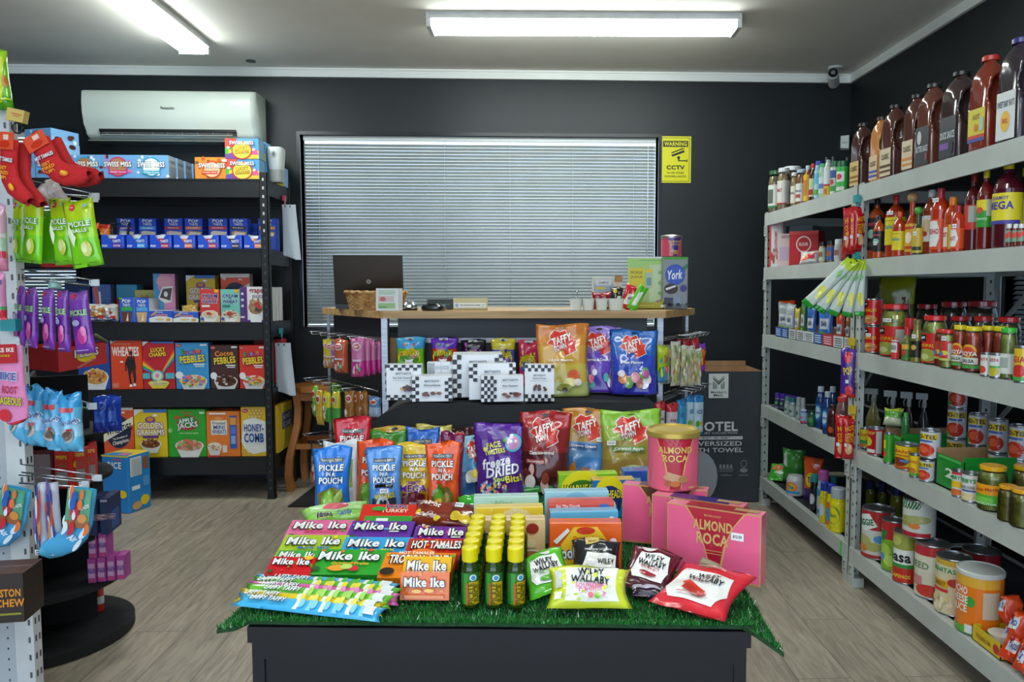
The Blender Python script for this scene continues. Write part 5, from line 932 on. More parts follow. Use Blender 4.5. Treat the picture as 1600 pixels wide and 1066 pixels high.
# ---- big taffy bags
TEX = [(0, .5), (.12, .62), (.1, .78), (.26, .98), (.45, .9), (.62, .98), (.72, .8), (.86, .62), (1, .58), (.94, .4), (1, .22), (.78, .1), (.6, .02), (.54, .3), (.38, .26), (.2, .36)]
def taffy_art(word, wbg, imgs, cx=.48, cy=.74, s=.56, sub=None):
    a = [('p', [(cx+(x-.5)*s*1.06, cy+(y-.5)*s*.66*1.06) for x, y in TEX], 'f0ece4'), ('p', [(cx+(x-.5)*s, cy+(y-.5)*s*.66) for x, y in TEX], 'd83c30'),
         ('e', cx+.02, cy+.02, .2, .12, 'd83c30'), ('t', 'TAFFY', cx, cy+.05, .4, .11, 'f4f0ec', 18, 'c83428', .2), ('t', 'TOWN', cx-.04, cy-.06, .26, .08, 'f4f0ec', 18, 'c83428', .2)]
    if wbg: a += [('r', .15, .47, .72, .53, wbg)]
    a += [('t', word, .44, .5, .5, .045, 'f2ecdf')]
    return a+imgs
def taffy(c0, c1, c2, word, wbg, imgs, label, px0, px1, pyt, Y, z, rot=0, seed=1, sticker=None, tilt=-4, group='large taffy bags', roll=0):
    w = aty(px1, pyt, Y).x-aty(px0, pyt, Y).x; h = aty((px0+px1)/2, pyt, Y).z-z
    q = pouch_mb(w, h, .075, [(0, c0), (.28, c1), (.5, c2)] if not isinstance(c0, list) else c0, taffy_art(word, wbg, imgs), 'stand', seed, nu=14, nv=20, wob=1.1)
    loc = (aty((px0+px1)/2, pyt, Y).x, Y, z)
    ps = [['film_pouch', q.mesh('film_pouch'), None, (0, 0, 0), None]]
    kd = ('taffy_bag', ps+([['price_sticker', sticker_mb(.026, .013).mesh('price_sticker'), None, ((sticker[0]-.5)*w, -.03, sticker[1]*h), 'white price sticker']] if sticker else [])) if sticker else kind('taffy_bag', ('taffy_bag', q))
    return put(kd, label, 'taffy bag', loc, (radians(tilt), radians(roll), radians(rot)), group)
sweets = lambda seed, cols, y=.22: blobs(13, .15, y-.12, .85, y+.14, .08, cols, seed)
taffy([(0, 'b8c070'), (.2, 'c8b04c'), (.45, 'd09c3c'), (.7, 'cc8434'), (.85, 'cc7a30')], 0, 0, 'Chile Mango', None, [('e', .68, .3, .12, .07, 'd86040'), ('e', .6, .2, .13, .06, 'e0d890'), ('e', .5, .13, .14, .05, '8a8c30'), ('e', .5, .1, .05, .03, '3c3420'), ('e', .75, .2, .08, .05, 'f0e0d8')], 'orange and gold taffy bag standing on the black cloth', 838, 922, 507, 2.62, SZ+.004, 3, 1)
taffy([(0, '5c3ca8'), (.3, '6c4cb8'), (.6, '8468c0'), (.85, '9070c8')], 0, 0, 'Berries & Cream', None, sweets(4, ['58b8b0', 'e86c94', 'a884c8', 'e8dce8', 'c85c80', 'e8e4f0']), 'purple taffy bag standing on the black cloth', 900, 973, 511, 2.72, SZ+.004, 0, 2)
taffy([(0, '3434a4'), (.3, '2c48b0'), (.6, '1f60b4'), (.85, '1c64b0')], 0, 0, '6 Fun Flavors', None, sweets(6, ['e090a8', 'b87864', 'c060a0', '6ca858', 'e8dcd8', 'd88c58', 'e8e4ec', '8c78b8']), 'blue taffy bag standing on the black cloth', 953, 1029, 516, 2.66, SZ+.004, -4, 3)
# ================================================================== GRASS-TOPPED DISPLAY TABLE
TT = .662; TZ = .676
A = atz(386, 980, TT); B = atz(1174, 988, TT); d = (B-A); TW = d.length; TA = atan2(d.y, d.x); TD = 1.04
NAVY = node_mat('navy_cabinet_paint', '0e1017', '12151d', 4, .32)
r = obj('display_table', None, None, (A.x, A.y, 0), (0, 0, TA))
b = MB(); b.box(0, .0, TT-.03, TW, TD, TT, NAVY); obj('tabletop', b, r)
b = MB(); b.box(.012, .014, .03, TW-.012, TD-.012, TT-.03, NAVY); obj('carcass', b, r)
b = MB(); b.box(.008, .004, .03, TW-.008, .014, TT-.03, NAVY)
for bx in ((.008, 0, .03, .03, .005, TT-.03), (TW-.03, 0, .03, TW-.008, .005, TT-.03), (.03, 0, TT-.06, TW-.03, .005, TT-.03), (.03, 0, .03, TW-.03, .005, .07)): b.box(*bx, NAVY)
obj('front_panel', b, r); b = MB(); b.box(.03, .05, 0, TW-.03, TD-.04, .03, M['black_board']); obj('plinth', b, r)
tag(r, 'low navy-black display table with a framed front panel', 'table')
# artificial grass mat
C = [atz(338, 977, TZ-.003), atz(1226, 990, TZ-.003)]; pd = Vector((-sin(TA), cos(TA), 0)); dd = Vector((cos(TA), sin(TA), 0))
C0 = C[0]; C1 = C[1]; CB0 = A+pd*(TD-.01)+dd*-.035; CB1 = B+pd*(TD-.01)+dd*.03
def matp(u, v):
    p = (C0*(1-u)+C1*u)*(1-v)+(CB0*(1-u)+CB1*u)*v; q = p-A; lx = q.x*dd.x+q.y*dd.y; ly = q.x*pd.x+q.y*pd.y
    over = max(0, -lx, lx-TW); z = TZ-.004-min(.5*over, .05)*(1.4 if lx > TW else .35) + .0015*sin(30*u)*sin(25*v)
    if ly < .004 and 0 < lx < TW: p = p+pd*(.004-ly)
    return Vector((p.x, p.y, z))
r = obj('grass_mat', None, None, (0, 0, 0)); b = MB()
GM = node_mat('mat_backing', '12351a', '1c4a22', 90, .9)
b.grid(matp, 60, 60, GM); b.grid(lambda u, v: matp(u, v)-Vector((0, 0, .007)), 60, 60, mat('0e1210')); 
for f in (lambda t: (t, 0), lambda t: (0, t), lambda t: (1, t)): b.grid(lambda u, v: matp(*f(u))-Vector((0, 0, .007*v)), 60, 1, GM)
obj('backing', b, r)
rr = random.Random(4); b = MB(); gm = [mat('1f6a2a', 'g'), mat('2c8436', 'g'), mat('3a9a44', 'g'), mat('175020', 'g')]
vs = [[] for _ in gm]; fs = [[] for _ in gm]
for i in range(52000):
    u, v = rr.random(), rr.random()**1.25; p = matp(u, v); k = rr.choice((0, 0, 1, 1, 2, 3)); an = rr.uniform(0, 2*pi); ln = rr.uniform(.006, .012); wd = .0012
    dx, dy = cos(an)*wd, sin(an)*wd; t = p+Vector((rr.gauss(0, .004), rr.gauss(0, .004), ln)); n = len(vs[k]); vs[k] += [(p.x-dx, p.y-dy, p.z), (p.x+dx, p.y+dy, p.z), tuple(t)]; fs[k].append((n, n+1, n+2))
for k in range(4): b.add(vs[k], fs[k], gm[k])
o = obj('turf', b, r); o['kind'] = 'stuff'; tag(r, 'bright green artificial grass mat covering the display table', 'grass mat')

def tb(px, py, z=TZ): return atz(px, py, z)
def tfit(px0, px1, pyt, pyb, z=TZ):
    p = tb((px0+px1)/2, pyb, z); a = aty(px0, pyb, p.y); c = aty(px1, pyb, p.y); t = aty((px0+px1)/2, pyt, p.y); return p, c.x-a.x, t.z-z
def withs(name, main, w, h, st, t=0, mainname='film_pouch', z=0):
    if not st: return kind(name, (name, main))
    return (name, [[mainname, main.mesh(mainname), None, (0, 0, 0), None], ['price_sticker', sticker_mb(.022, .012).mesh('price_sticker'), None, ((st[0]-.5)*w, -t-.001, st[1]*h), 'white price sticker']])
# ---- pickle pouches
def pick_art(band, img, extra=(), flav=None):
    a = [('r', .2, .78, .8, .84, '5c6468'), ('t', "VAN HOLTEN'S", .5, .81, .52, .035, 'e8e8e4'), ('t', 'PICKLE', .5, .705, .66, .09, 'f2f2ee', 0, '3c4044'), ('t', 'IN A', .5, .62, .26, .055, 'f2f2ee', 0, '3c4044'), ('t', 'POUCH', .5, .53, .66, .09, 'f2f2ee', 0, '3c4044')]
    return a+img+list(extra)
gherkin = [('p', [(.14, .05), (.86, .05), (.86, .36), (.6, .44), (.14, .36)], '7c7a28'), ('e', .45, .22, .2, .17, '6fa838'), ('e', .44, .24, .13, .13, '88bc44'), ('p', [(.55, .05), (.85, .3), (.84, .42), (.6, .3)], 'b0c868')]
PG = 'pickle pouches on the grass table'
def pickle(px0, px1, pyt, pyb, col, art, label, rz=0, seed=1, st=None, tilt=-6, top=None, roll=0):
    p, w, h = tfit(px0, px1, pyt, pyb); h *= 1.0
    q = pouch_mb(w*1.02, h, .05, [(0, col)]+([(.86, top)] if top else []), art, 'stand', seed, taper=.12, nu=12, nv=16, hole=False, wob=1.4)
    return put(withs('pickle_pouch', q, w, h, st, .024), label, 'pickle pouch', (p.x, p.y, TZ+.002), (radians(tilt), radians(roll), radians(rz)), PG)
mega = [('t', 'CHAMOY', .5, .42, .44, .06, '6a2ca0'), ('t', 'MEGA', .5, .335, .8, .11, '5a24a0', 0, 'f4e060'), ('p', [(.12, .03), (.88, .03), (.84, .24), (.6, .29), (.2, .26)], '5c1c24'), ('r', .4, .03, .62, .2, '7c3444'), ('r', .4, .05, .62, .13, 'c8b8c8'), ('r', .45, .2, .57, .27, '8c4c58')]
warp = [('r', .22, .42, .78, .47, '16181c'), ('t', 'WARHEADS', .52, .3, .6, .08, 'e8d838', 6, '15171c'), ('p', [(.14, .03), (.86, .03), (.86, .27), (.14, .27)], '2a3444'), ('e', .46, .17, .2, .13, 'b4bcc8'), ('e', .46, .15, .1, .07, '48546a'), ('e', .4, .22, .05, .03, '2a3444'), ('e', .53, .22, .05, .03, '2a3444')]
hotp = [('t', 'HOT & SPICY', .5, .44, .4, .035, 'a02c10'), ('p', [(.16, .03), (.86, .03), (.88, .3), (.7, .4), (.2, .36)], '6a5c20'), ('e', .42, .24, .14, .15, '68a838'), ('e', .43, .2, .13, .04, 'e8b028'), ('p', [(.34, .38), (.4, .44), (.52, .42), (.5, .36)], '3c7c28'), ('e', .66, .18, .14, .14, '8c7c30')]
pickle(522, 580, 655, 764, 'd01c34', pick_art(0, [('r', .12, .1, .88, .42, '8a1a28')]), 'bright red pickle pouch at the back left corner of the grass table', 3, 11, top='c81a30')
pickle(508, 566, 692, 792, 'e4e6e4', [('p', [(.1, .3), (.9, .3), (.9, .72), (.1, .6)], 'a8b850'), ('e', .6, .5, .25, .14, '88a838'), ('r', .1, .05, .9, .25, 'c8ccc8')], 'white and green pouch between the blue and orange pickle pouches', -8, 12, roll=-4)
pickle(580, 636, 676, 778, '3c8828', [('e', .5, .68, .34, .12, '2c6020'), ('e', .5, .68, .28, .09, '60a848'), ('t', 'DILL', .5, .68, .3, .06, 'e8f0e0'), ('r', .1, .1, .9, .45, '4a9030')], 'dark green pickle pouch in the back row, sagging top', 4, 13)
pickle(633, 687, 672, 776, '2c68c8', pick_art(0, [('r', .12, .1, .88, .42, '2458a8')]), 'deep blue pickle pouch in the back row of the table', -4, 14)
pickle(684, 724, 679, 800, '74204c', [('t', 'SOUR', .5, .8, .6, .06, 'b8a0b0'), ('r', .1, .1, .9, .6, '641a40')], 'maroon pouch half hidden behind the right orange pickle pouch', -18, 15)
pickle(489, 550, 701, 808, '2474d0', pick_art(0, gherkin), 'blue pickle pouch at the left front, gherkin in its window', 4, 16, (.42, .3), top='2c80dc')
pickle(553, 612, 690, 795, 'f0541c', pick_art(0, gherkin[:2]), 'left orange pickle pouch, half hidden by a pale blue one', -2, 17, (.62, .3), roll=2)
pickle(573, 630, 702, 805, '5c98e0', pick_art(0, warp), 'pale blue pickle pouch with a black and silver picture', 6, 18, (.5, .37))
pickle(618, 678, 696, 796, 'e0b81c', pick_art(0, mega), 'yellow pickle pouch with purple MEGA lettering', 0, 19, (.62, .34))
pickle(664, 720, 694, 804, 'ee5418', pick_art(0, hotp), 'right orange pickle pouch beside the maroon one', -3, 20, top='f25c20')
TB = TZ+.002
taffy([(0, 'c8a838'), (.5, 'd0ac38'), (.85, 'd4b03c')], 0, 0, '', None, [], 'golden yellow taffy bag behind the green and blue pickle pouches', 580, 652, 668, tb(615, 752).y, TB, 2, 21, tilt=-6)
taffy([(0, '4c2838'), (.5, '5a2c38'), (.85, 'c8b850')], 0, 0, '', None, [], 'brown taffy bag with yellow top edge behind the deep blue pickle pouch', 648, 706, 665, tb(677, 752).y-.0, TB, -4, 22, tilt=-5)
taffy([(0, '3c1c20'), (.6, '4a2426')], 0, 0, '', None, [], 'dark brown taffy bag at the back of the table beside the black cloth', 700, 742, 669, tb(720, 748).y, TB, 3, 23, tilt=-5)
taffy([(0, '3c6ca8'), (.4, '5c98c8'), (.8, 'a0cce0')], 0, 0, '', None, [('e', .5, .35, .25, .1, 'e8e8d0'), ('e', .6, .4, .16, .07, 'e0c858'), ('e', .4, .3, .12, .06, 'e8ecec')], 'light blue taffy bag seen between maroon pouch and purple bag', 716, 768, 682, tb(740, 775).y, TB, -8, 24, tilt=-6)
# freeze dried
p, w, h = tfit(742, 819, 664, 779)
fd = [('p', [(.03, .02), (.97, .02), (.97, .9), (.03, .9)], '58288c'), ('e', .8, .74, .18, .12, '60b8d0'), ('e', .8, .74, .14, .09, 'd8a0c8'), ('e', .75, .76, .035, .022, 'f0f0f0'), ('e', .85, .76, .035, .022, 'f0f0f0'), ('t', 'FACE', .38, .72, .3, .075, 'e0d838', 8), ('t', 'TWISTERS', .4, .635, .44, .065, 'e0d838', 8), ('t', 'freeze', .42, .5, .6, .13, 'f2eef4', 10, None, .2), ('t', 'DRIED', .55, .385, .72, .13, 'f2eef4', 8, None, .2), ('t', 'Sour', .5, .28, .3, .07, 'c8e040', 8), ('t', 'Bits!', .78, .28, .34, .1, 'e8d838', 6), ('e', .2, .67, .05, .03, 'd8c838'), ('e', .62, .78, .04, .025, '60b040')]+blobs(60, .1, .1, .6, .24, .022, ['e86848', '58b060', 'e8c848', 'e8e8f0', '60a0d8', 'd868a0'], 3, 1)+[('t', 'naturally and artificially flavored', .5, .05, .8, .025, 'c8b8d8')]
q = pouch_mb(w, h, .06, [(0, '5a2a90'), (.86, '6630a0')], fd, 'stand', 31, nu=14, nv=20); put(kind('candy_pouch', ('candy_pouch', q)), 'purple freeze dried candy pouch standing in the middle of the table', 'sweet bag', (p.x, p.y, TB), (radians(-5), 0, radians(5)))
# taffy bags on the table
taffy([(0, '3c1a1a'), (.18, '5c2020'), (.5, '8c2828'), (.8, 'b02c2c')], 0, 0, 'Chocolate-covered', None, [('r', .12, .36, .5, .42, 'a03c3c'), ('t', 'Strawberry', .32, .39, .34, .045, 'e8d8d0')]+blobs(9, .12, .08, .6, .3, .08, ['a03438', '6c2c28', 'd8b0a8', '8c3c34', 'e0d4cc'], 4), 'dark red chocolate strawberry taffy bag on the grass table', 808, 890, 644, tb(850, 768).y, TB, -3, 32, roll=2)
taffy([(0, '4c88c8'), (.35, '6898c8'), (.55, 'c09850'), (.75, 'd08c34')], 0, 0, 'Orange Cream', '4068a8', [('p', [(.1, .12), (.3, .3), (.36, .12)], 'e08c38'), ('e', .62, .14, .2, .06, 'd8c0b8'), ('e', .5, .18, .1, .04, 'a06858')], 'orange and blue cream taffy bag on the grass table', 872, 956, 640, tb(914, 752).y, TB, -6, 33, (.76, .6), roll=3)
taffy([(0, '9c7c34'), (.35, 'a08c38'), (.6, '98b040'), (.8, '94c840')], 0, 0, 'Caramel Apple', '6c9838', [('e', .5, .2, .22, .09, 'b8cc90'), ('e', .5, .2, .16, .06, '98b860'), ('e', .5, .18, .08, .03, 'e0d8b0')], 'green caramel apple taffy bag on the grass table', 938, 1035, 642, tb(985, 758).y, TB, 3, 34, (.16, .58))
# ---- upright candy cartons
def ucarton(px0, px1, pyt, pyb, col, art, label, d=.03, rz=0, name='candy_box', group=None, st=None, tcol=None, rcol=None, cls='g', z=TZ, tilt=0, cat='candy box', right=()):
    p, w, h = tfit(px0, px1, pyt, pyb, z); w = w/max(.5, cos(radians(rz)))
    mb = carton_mb(w, h, d, col, art, rcol=rcol, tcol=tcol, cls=cls, right=right)
    return put(withs(name, mb, w, h, st, .0005, 'box'), label, cat, (p.x, p.y, z+.002), (radians(tilt), 0, radians(rz)), group)
wh = lambda c: [('e', .4, .6, .36, .5, 'f0e020'), ('e', .4, .45, .3, .4, c), ('t', 'WARHEADS', .4, .62, .62, .22, 'f0e030', 2, '14181c'), ('e', .4, .25, .16, .26, 'e8e4e0'), ('e', .4, .2, .1, .18, 'd89898')]
ucarton(873, 965, 742, 800, '8cc820', wh('407818'), 'lime green sour candy box behind the cookie dough cartons', .04, 3, tcol='a8d838')
ucarton(926, 992, 751, 810, '2c78c0', wh('1c3c78'), 'mid blue sour candy box beside the lime green one', .04, 3, tcol='d8b840')
ucarton(975, 1026, 737, 790, '2c5cb8', [('r', .1, .6, .5, .8, '98c0d8'), ('e', .3, .4, .3, .2, 'a8c8e0')], 'royal blue carton behind the mid blue sour candy box', .05, 3, tcol='4878c8')
DG = 'cookie dough cartons on the grass table'
ucarton(741, 842, 778, 848, 'bce0d0', [('t', 'Mint', .45, .86, .3, .14, '9cc8b4', 0, None, .3)], 'pale mint carton, rearmost of the left carton row', .035, 2, group=DG)
ucarton(743, 849, 795, 866, 'e8c838', [('e', .6, .5, .3, .5, 'e8d8a0'), ('t', 'Dough', .58, .74, .44, .2, '2c3c88', 0, 'f0ece0')]+blobs(16, .05, .6, .95, .98, .02, ['f4ecc0'], 3, 1.6), 'yellow carton in the middle of the left carton row', .035, 2, group=DG)
ucarton(742, 852, 814, 884, 'e8c48c', [('r', .85, 0, 1, 1, 'e8c890'), ('e', .82, .8, .09, .12, 'a03424'), ('t', 'Dough', .35, .6, .5, .26, '2c4c98', 0, 'f0ece0'), ('e', .8, .2, .18, .14, 'e8e0d0'), ('e', .8, .22, .14, .09, 'b87c48'), ('r', .55, .36, .75, .55, 'f0ece4'), ('e', .8, .48, .07, .1, 'f0d8a0')], 'tan carton with blue lettering right behind the yellow-capped bottles', .035, 0, group=DG)
ucarton(851, 951, 770, 850, '98d0e0', [('e', .5, .8, .2, .2, '80bcd4')], 'light blue carton, rearmost of the right carton row', .035, 2, group=DG)
ucarton(857, 959, 785, 862, 'd84838', [('r', 0, .82, 1, 1, 'e0503c'), ('t', 'Eat The Dough', .3, .9, .36, .08, 'f4e4dc'), ('e', .85, .86, .09, .09, '4c6cb8'), ('r', 0, .3, 1, .8, 'e8786c')], 'red carton in the right carton row', .035, 2, group=DG)
ucarton(860, 966, 801, 872, '60b8dc', [('r', .35, .66, .68, .82, 'd84848'), ('t', 'Eat The Dough', .52, .74, .28, .08, 'f2e8e4'), ('e', .9, .75, .06, .14, 'e8eef0'), ('r', 0, 0, 1, .35, 'a8d8e8')], 'blue carton with a small red banner in the right carton row', .035, 2, group=DG)
ucarton(859, 971, 819, 892, 'e86020', [('p', [(.08, 0), (.16, .55), (.34, .92), (.66, .92), (.84, .55), (.92, 0)], 'f0c030'), ('e', .5, .84, .13, .08, 'd03c24'), ('t', 'Chocolate Chip', .5, .68, .36, .09, 'c84820'), ('t', 'Cookie Dough', .5, .36, .88, .34, 'f0f0ec', 4, '1c3878'), ('p', [(.05, .62), (.25, .9), (.28, .84), (.1, .56)], 'e8e8e0'), ('e', .88, .62, .05, .07, 'f0e8e0')], 'orange and yellow cookie dough carton, front of the right carton row', .035, -2, group=DG, st=(.74, .5))
# ---- pink toffee boxes
def tofbox(pl, pr, plt, vcol, tcol, label, st=False, topv=None, txt=True):
    # pl, pr bottom left / right pixels ; plt top-left pixel y
    A_ = tb(*pl); B_ = tb(*pr); w = (B_-A_).length; a = atan2(B_.y-A_.y, B_.x-A_.x); h = aty(pl[0], plt, A_.y).z-TZ
    art = [('r', .0, 0, 1, 1, 'c89860'), ('r', .012, .02, .988, .98, 'e8628a'), ('p', [(.2, .985), (.33, .75), (.42, .4), (.47, .12), (.53, .08), (.6, .2), (.64, .5), (.72, .78), (.84, .985)], 'd8a868'), ('p', [(.22, .985), (.34, .75), (.43, .4), (.48, .14), (.53, .1), (.58, .2), (.62, .5), (.71, .78), (.82, .985)], vcol),
           ('r', .012, .02, .988, .035, 'c89860')]
    if txt: art += [('t', 'BROWN & HALEY', .5, .9, .18, .03, 'c8a060'), ('t', 'ALMOND', .5, .76, .42, .15, 'd0a868'), ('t', 'ROCA', .5, .57, .34, .17, 'd0a868'), ('r', .4, .4, .62, .41, 'c8a060'), ('r', .42, .36, .6, .37, 'c8a060'),
            ('p', [(.36, .2), (.4, .3), (.58, .24), (.6, .12), (.42, .12)], 'c0a084'), ('p', [(.38, .22), (.41, .28), (.56, .23), (.56, .19)], 'd8c0a4'), ('e', .42, .12, .05, .05, 'a8542c'), ('e', .5, .11, .06, .06, 'b8703c'), ('p', [(.52, .06), (.56, .2), (.68, .16), (.68, .04)], 'b09068')]
    tp = [('p', [(.2, 0), (.84, 0), (.84, 1), (.2, 1)], tcol), ('r', .7, .3, .95, .8, 'c0986c')]
    mb = carton_mb(w, h, .036, 'e25f82', art, cls='g', rcol='d87088', tcol='ea8298', top=tp)
    k = ('toffee_box', [['box', mb.mesh('box'), None, (0, 0, 0), None]]+([['price_sticker', sticker_mb(.026, .016).mesh('price_sticker'), None, (.26*w, -.001, .66*h), 'white price sticker']] if st else []))
    if not st: k = kind('toffee_box', ('toffee_box', mb))
    put(k, label, 'toffee box', ((A_.x+B_.x)/2, (A_.y+B_.y)/2, TZ+.003), a, 'pink toffee boxes'); return (A_+B_)/2, a, w, h
tofbox((1042, 892), (1188, 921), 787, 'b02038', 'a82c34', 'pink toffee box with red panel, nearest of three', True)
tofbox((1018, 868), (1160, 894), 774, '3c2c84', '38287c', 'pink toffee box with purple panel, middle of three')
m3 = tofbox((972, 848), (1104, 862), 758, '5c3c24', '6c5434', 'pink toffee box with bronze panel, rearmost, tin on top')
tt = toffee_tin(.118, .128, 'e2607c', 'b02438', 'c8b060'); zt = TZ+.003+m3[3]
pt = atz(1059, 770, zt); put(tt, 'large pink toffee tin with a gold lid standing on the rearmost box', 'tin', (pt.x, m3[0].y+.018+(pt.x-m3[0].x)*math.tan(m3[1]), zt+.001), radians(-6))
# ---- theatre boxes lying on the grass
def mi(bg, band, sub, subc, dots, seed=1, name='Mike Ike', mc='f2f2f0'):
    a = blobs(9, .03, .05, .97, .95, .06, dots, seed, 1.9)
    return a+[('t', name, .5, .66, .82, .34, mc, 0, '1c2420')]+([('t', sub, .55, .34, .5, .14, subc)] if sub else [])+[('e', .12, .14, .06, .08, '2c5c30')]
def lying(px, py, w, h, col, art, label, tilt=-72, rz=0, zb=.0, d=.019, st=None, roll=0, rcol=None, group='theatre candy boxes on the grass'):
    p = tb(px, py, TZ+zb); mb = carton_mb(w, h, d, col, art, cls='g', rcol=rcol)
    put(withs('theatre_box', mb, w, h, st, .0005, 'box'), label, 'candy box', (p.x, p.y, p.z+d*abs(cos(radians(90+tilt)))*1.0+.002), (radians(tilt), radians(roll), radians(rz)), group)
D0 = ['e84838', 'f0c830', '58b848', 'f08830']; W, H = .15, .08
lying(492, 858, W, H, 'e86c9c', mi(0, 0, 'Rageous', 'd83060', ['60b848', 'f0d040', 'e84860'], 2), 'pink theatre box, rear left of the flat boxes', rz=-2, zb=.004, st=None)
lying(588, 860, W, H, '6430a0', mi(0, 0, '', 0, ['8048b8', 'e85090', '58a8d8'], 3), 'purple theatre box, middle of the rear row of flat boxes', rz=-4, zb=.004, st=(.72, .5))
lying(690, 855, .13, H, '3c90c8', mi(0, 0, '', 0, D0, 4), 'light blue theatre box at rear right of the flat boxes', rz=-4, zb=.002)
lying(684, 870, .126, H, '702c94', mi(0, 0, '', 0, ['e85090', 'f0c830'], 5), 'violet theatre box just behind the hot red one', rz=-4, zb=.006, st=(.78, .5))
lying(480, 886, W*.95, H, 'a8c828', mi(0, 0, 'Mega MIX', '2c78c8', ['f09028', 'f0d838', '90a838', 'e86838'], 6), 'yellow-green theatre box with blue MEGA MIX lettering', rz=-3, zb=.008, st=(.74, .64))
lying(580, 890, W, H, '38a0dc', mi(0, 0, 'Mega MIX', 'e8d030', ['f07838', '58c048', 'e84868'], 7), 'sky-blue theatre box with yellow MEGA MIX lettering', rz=-4, zb=.01)
lying(676, 893, .13, H, 'c82c1c', mi(0, 0, '', 0, ['e87020', 'e83c20'], 8, 'HOT TAMALES')+[('r', 0, .0, 1, .2, '8c1814'), ('e', .3, .3, .2, .16, 'f07828')], 'bright red hot cinnamon theatre box', rz=-4, zb=.01, st=(.62, .6))
lying(458, 904, .1, .06, '38a838', mi(0, 0, '', 0, ['f0a028', '60c048'], 9), 'small green theatre box behind the small red one', rz=-4, zb=.012)
lying(536, 913, W*1.02, H, '2ca02c', mi(0, 0, 'Original Fruits', 'e8b830', ['e85038', 'e87030', '50b840'], 10)+[('e', .4, .16, .12, .12, 'f0a030'), ('e', .62, .14, .07, .1, 'd03038'), ('e', .52, .2, .08, .1, 'b8d868')], 'large green theatre box with fruit picture, centre front', rz=-4, zb=.012, st=(.74, .62))
lying(646, 919, .146, H, 'ec8418', mi(0, 0, '', 0, ['58b038', 'f0b028', 'e84820'], 11, 'TROPICAL HEAT')+[('t', 'HOT TAMALES', .45, .9, .5, .12, 'f8e8d0'), ('e', .12, .16, .1, .14, '2c2418')], 'orange theatre box with TROPICAL HEAT lettering', rz=-5, zb=.012)
lying(448, 914, .092, .05, 'd01c24', mi(0, 0, '', 0, ['58a030', 'e83838'], 12)+[('e', .86, .86, .1, .12, 'f0c030')], 'small red theatre box at the far left front', tilt=-64, rz=-5, zb=.012)
lying(664, 926, .095, .06, 'e8b01c', mi(0, 0, '', 0, ['f0d040', 'f08830'], 13), 'small yellow theatre box behind the small orange one', tilt=-40, rz=-4, zb=.012, d=.016)
lying(663, 943, .095, .052, 'e87028', mi(0, 0, '', 0, ['f0a048', 'e85828'], 14)+[('r', .1, .08, .9, .2, 'e88848'), ('e', .35, .34, .1, .07, 'f0b858'), ('e', .6, .36, .1, .07, 'f0b858')], 'small orange theatre box standing nearest the table front', tilt=-12, rz=-4, d=.018)
for i, (y, c) in enumerate([(885, '5c1418'), (893, 'd8d4d0'), (900, 'a02420')]): pass
# ---- long taffy ropes
def rope(pa, pb, col, c2, label, zb, w=.03, seed=1, txt='4c88c0'):
    A_ = tb(*pa, TZ+zb); B_ = tb(*pb, TZ+zb); L = (B_-A_).length; a = atan2(B_.y-A_.y, B_.x-A_.x)
    bands = [('r', .42+.09*i, .1, .45+.09*i, .9, c2 if i % 2 else 'e8ecd8') for i in range(6)]+[('e', .47+.09*i, .5, .018, .34, c2) for i in range(5)]+[('t', 'LAFFY TAFFY', .18+.05*(seed % 3), .52, .26, .34, 'e8ecec', 0, '46505c', .2), ('r', .9, .2, .97, .8, 'e0e4e4')]
    q = pouch_mb(L, w, .012, [(0, col)], bands, 'pillow', seed, nu=24, nv=6, hole=False, wob=.6, lift=.0004)
    put(kind('taffy_rope', ('taffy_rope', q)), label, 'taffy rope', ((A_.x+B_.x)/2, (A_.y+B_.y)/2-.01, A_.z+.008), (radians(-62), 0, a), 'long taffy ropes along the table front')
rope((391, 917), (622, 934), '5cb0e0', '58b848', 'blue striped taffy rope, furthest back of the rope pile', .006, seed=41)
rope((386, 921), (624, 942), '68b840', 'e8d848', 'green taffy rope second from the back of the rope pile', .011, seed=42)
rope((380, 928), (624, 950), 'd860a8', 'e890c0', 'pink taffy rope in the middle of the rope pile', .01, seed=43)
rope((375, 934), (612, 955), '70c038', 'a8d868', 'bright green taffy rope in front of the pink one', .012, seed=44)
rope((366, 942), (598, 966), 'e8cc20', 'f0e060', 'yellow taffy rope, second from the table front', .006, seed=45)
rope((363, 949), (596, 976), '48b4e4', '8cd4f0', 'light blue taffy rope nearest the table front edge', .002, seed=46)
# ---- pickle juice bottles
def juice():
    g = mat('26400f', 'q'); b = MB(); r_ = .0165
    b.lathe([(0, 0), (r_*.8, 0), (r_, .004), (r_, .074), (r_*.93, .08), (r_*.75, .087), (r_*.72, .09), (0, .09)], g, 20)
    L = MB(); cyl_art(L, r_+.0003, .01, .07, [('r', 0, 0, 1, 1, '26702c'), ('r', .42, .0, .95, .72, 'c8a818'), ('r', .16, 0, .36, 1, '3c9430'), ('e', .6, .86, .16, .1, 'dfe6e8'), ('e', .6, .86, .1, .07, '3c90c0'), ('t', 'PICKLE', .5, .36, 1.0, .18, '5c5c10', 90), ('t', 'JUICE', .75, .36, .86, .18, '5c5c10', 90), ('r', .3, .0, .4, .7, 'c85820')], 2.4, 'g', base='1f5c26', full=True)
    c = MB(); n = 20; c.lathe([(.0125, .088), (.0135, .0885), (.0152, .09), (.0155, .113), (.0145, .1155), (.012, .116), (.0118, .115), (0, .115)], mat('e0d000', 's'), 24)
    return kind('juice_bottle', ('bottle', b), ('label', L), ('cap', c))
jk = juice(); cw_ = ['left', 'middle', 'right']; rw = ['front', 'second', 'third', 'fourth', 'fifth', 'rearmost']
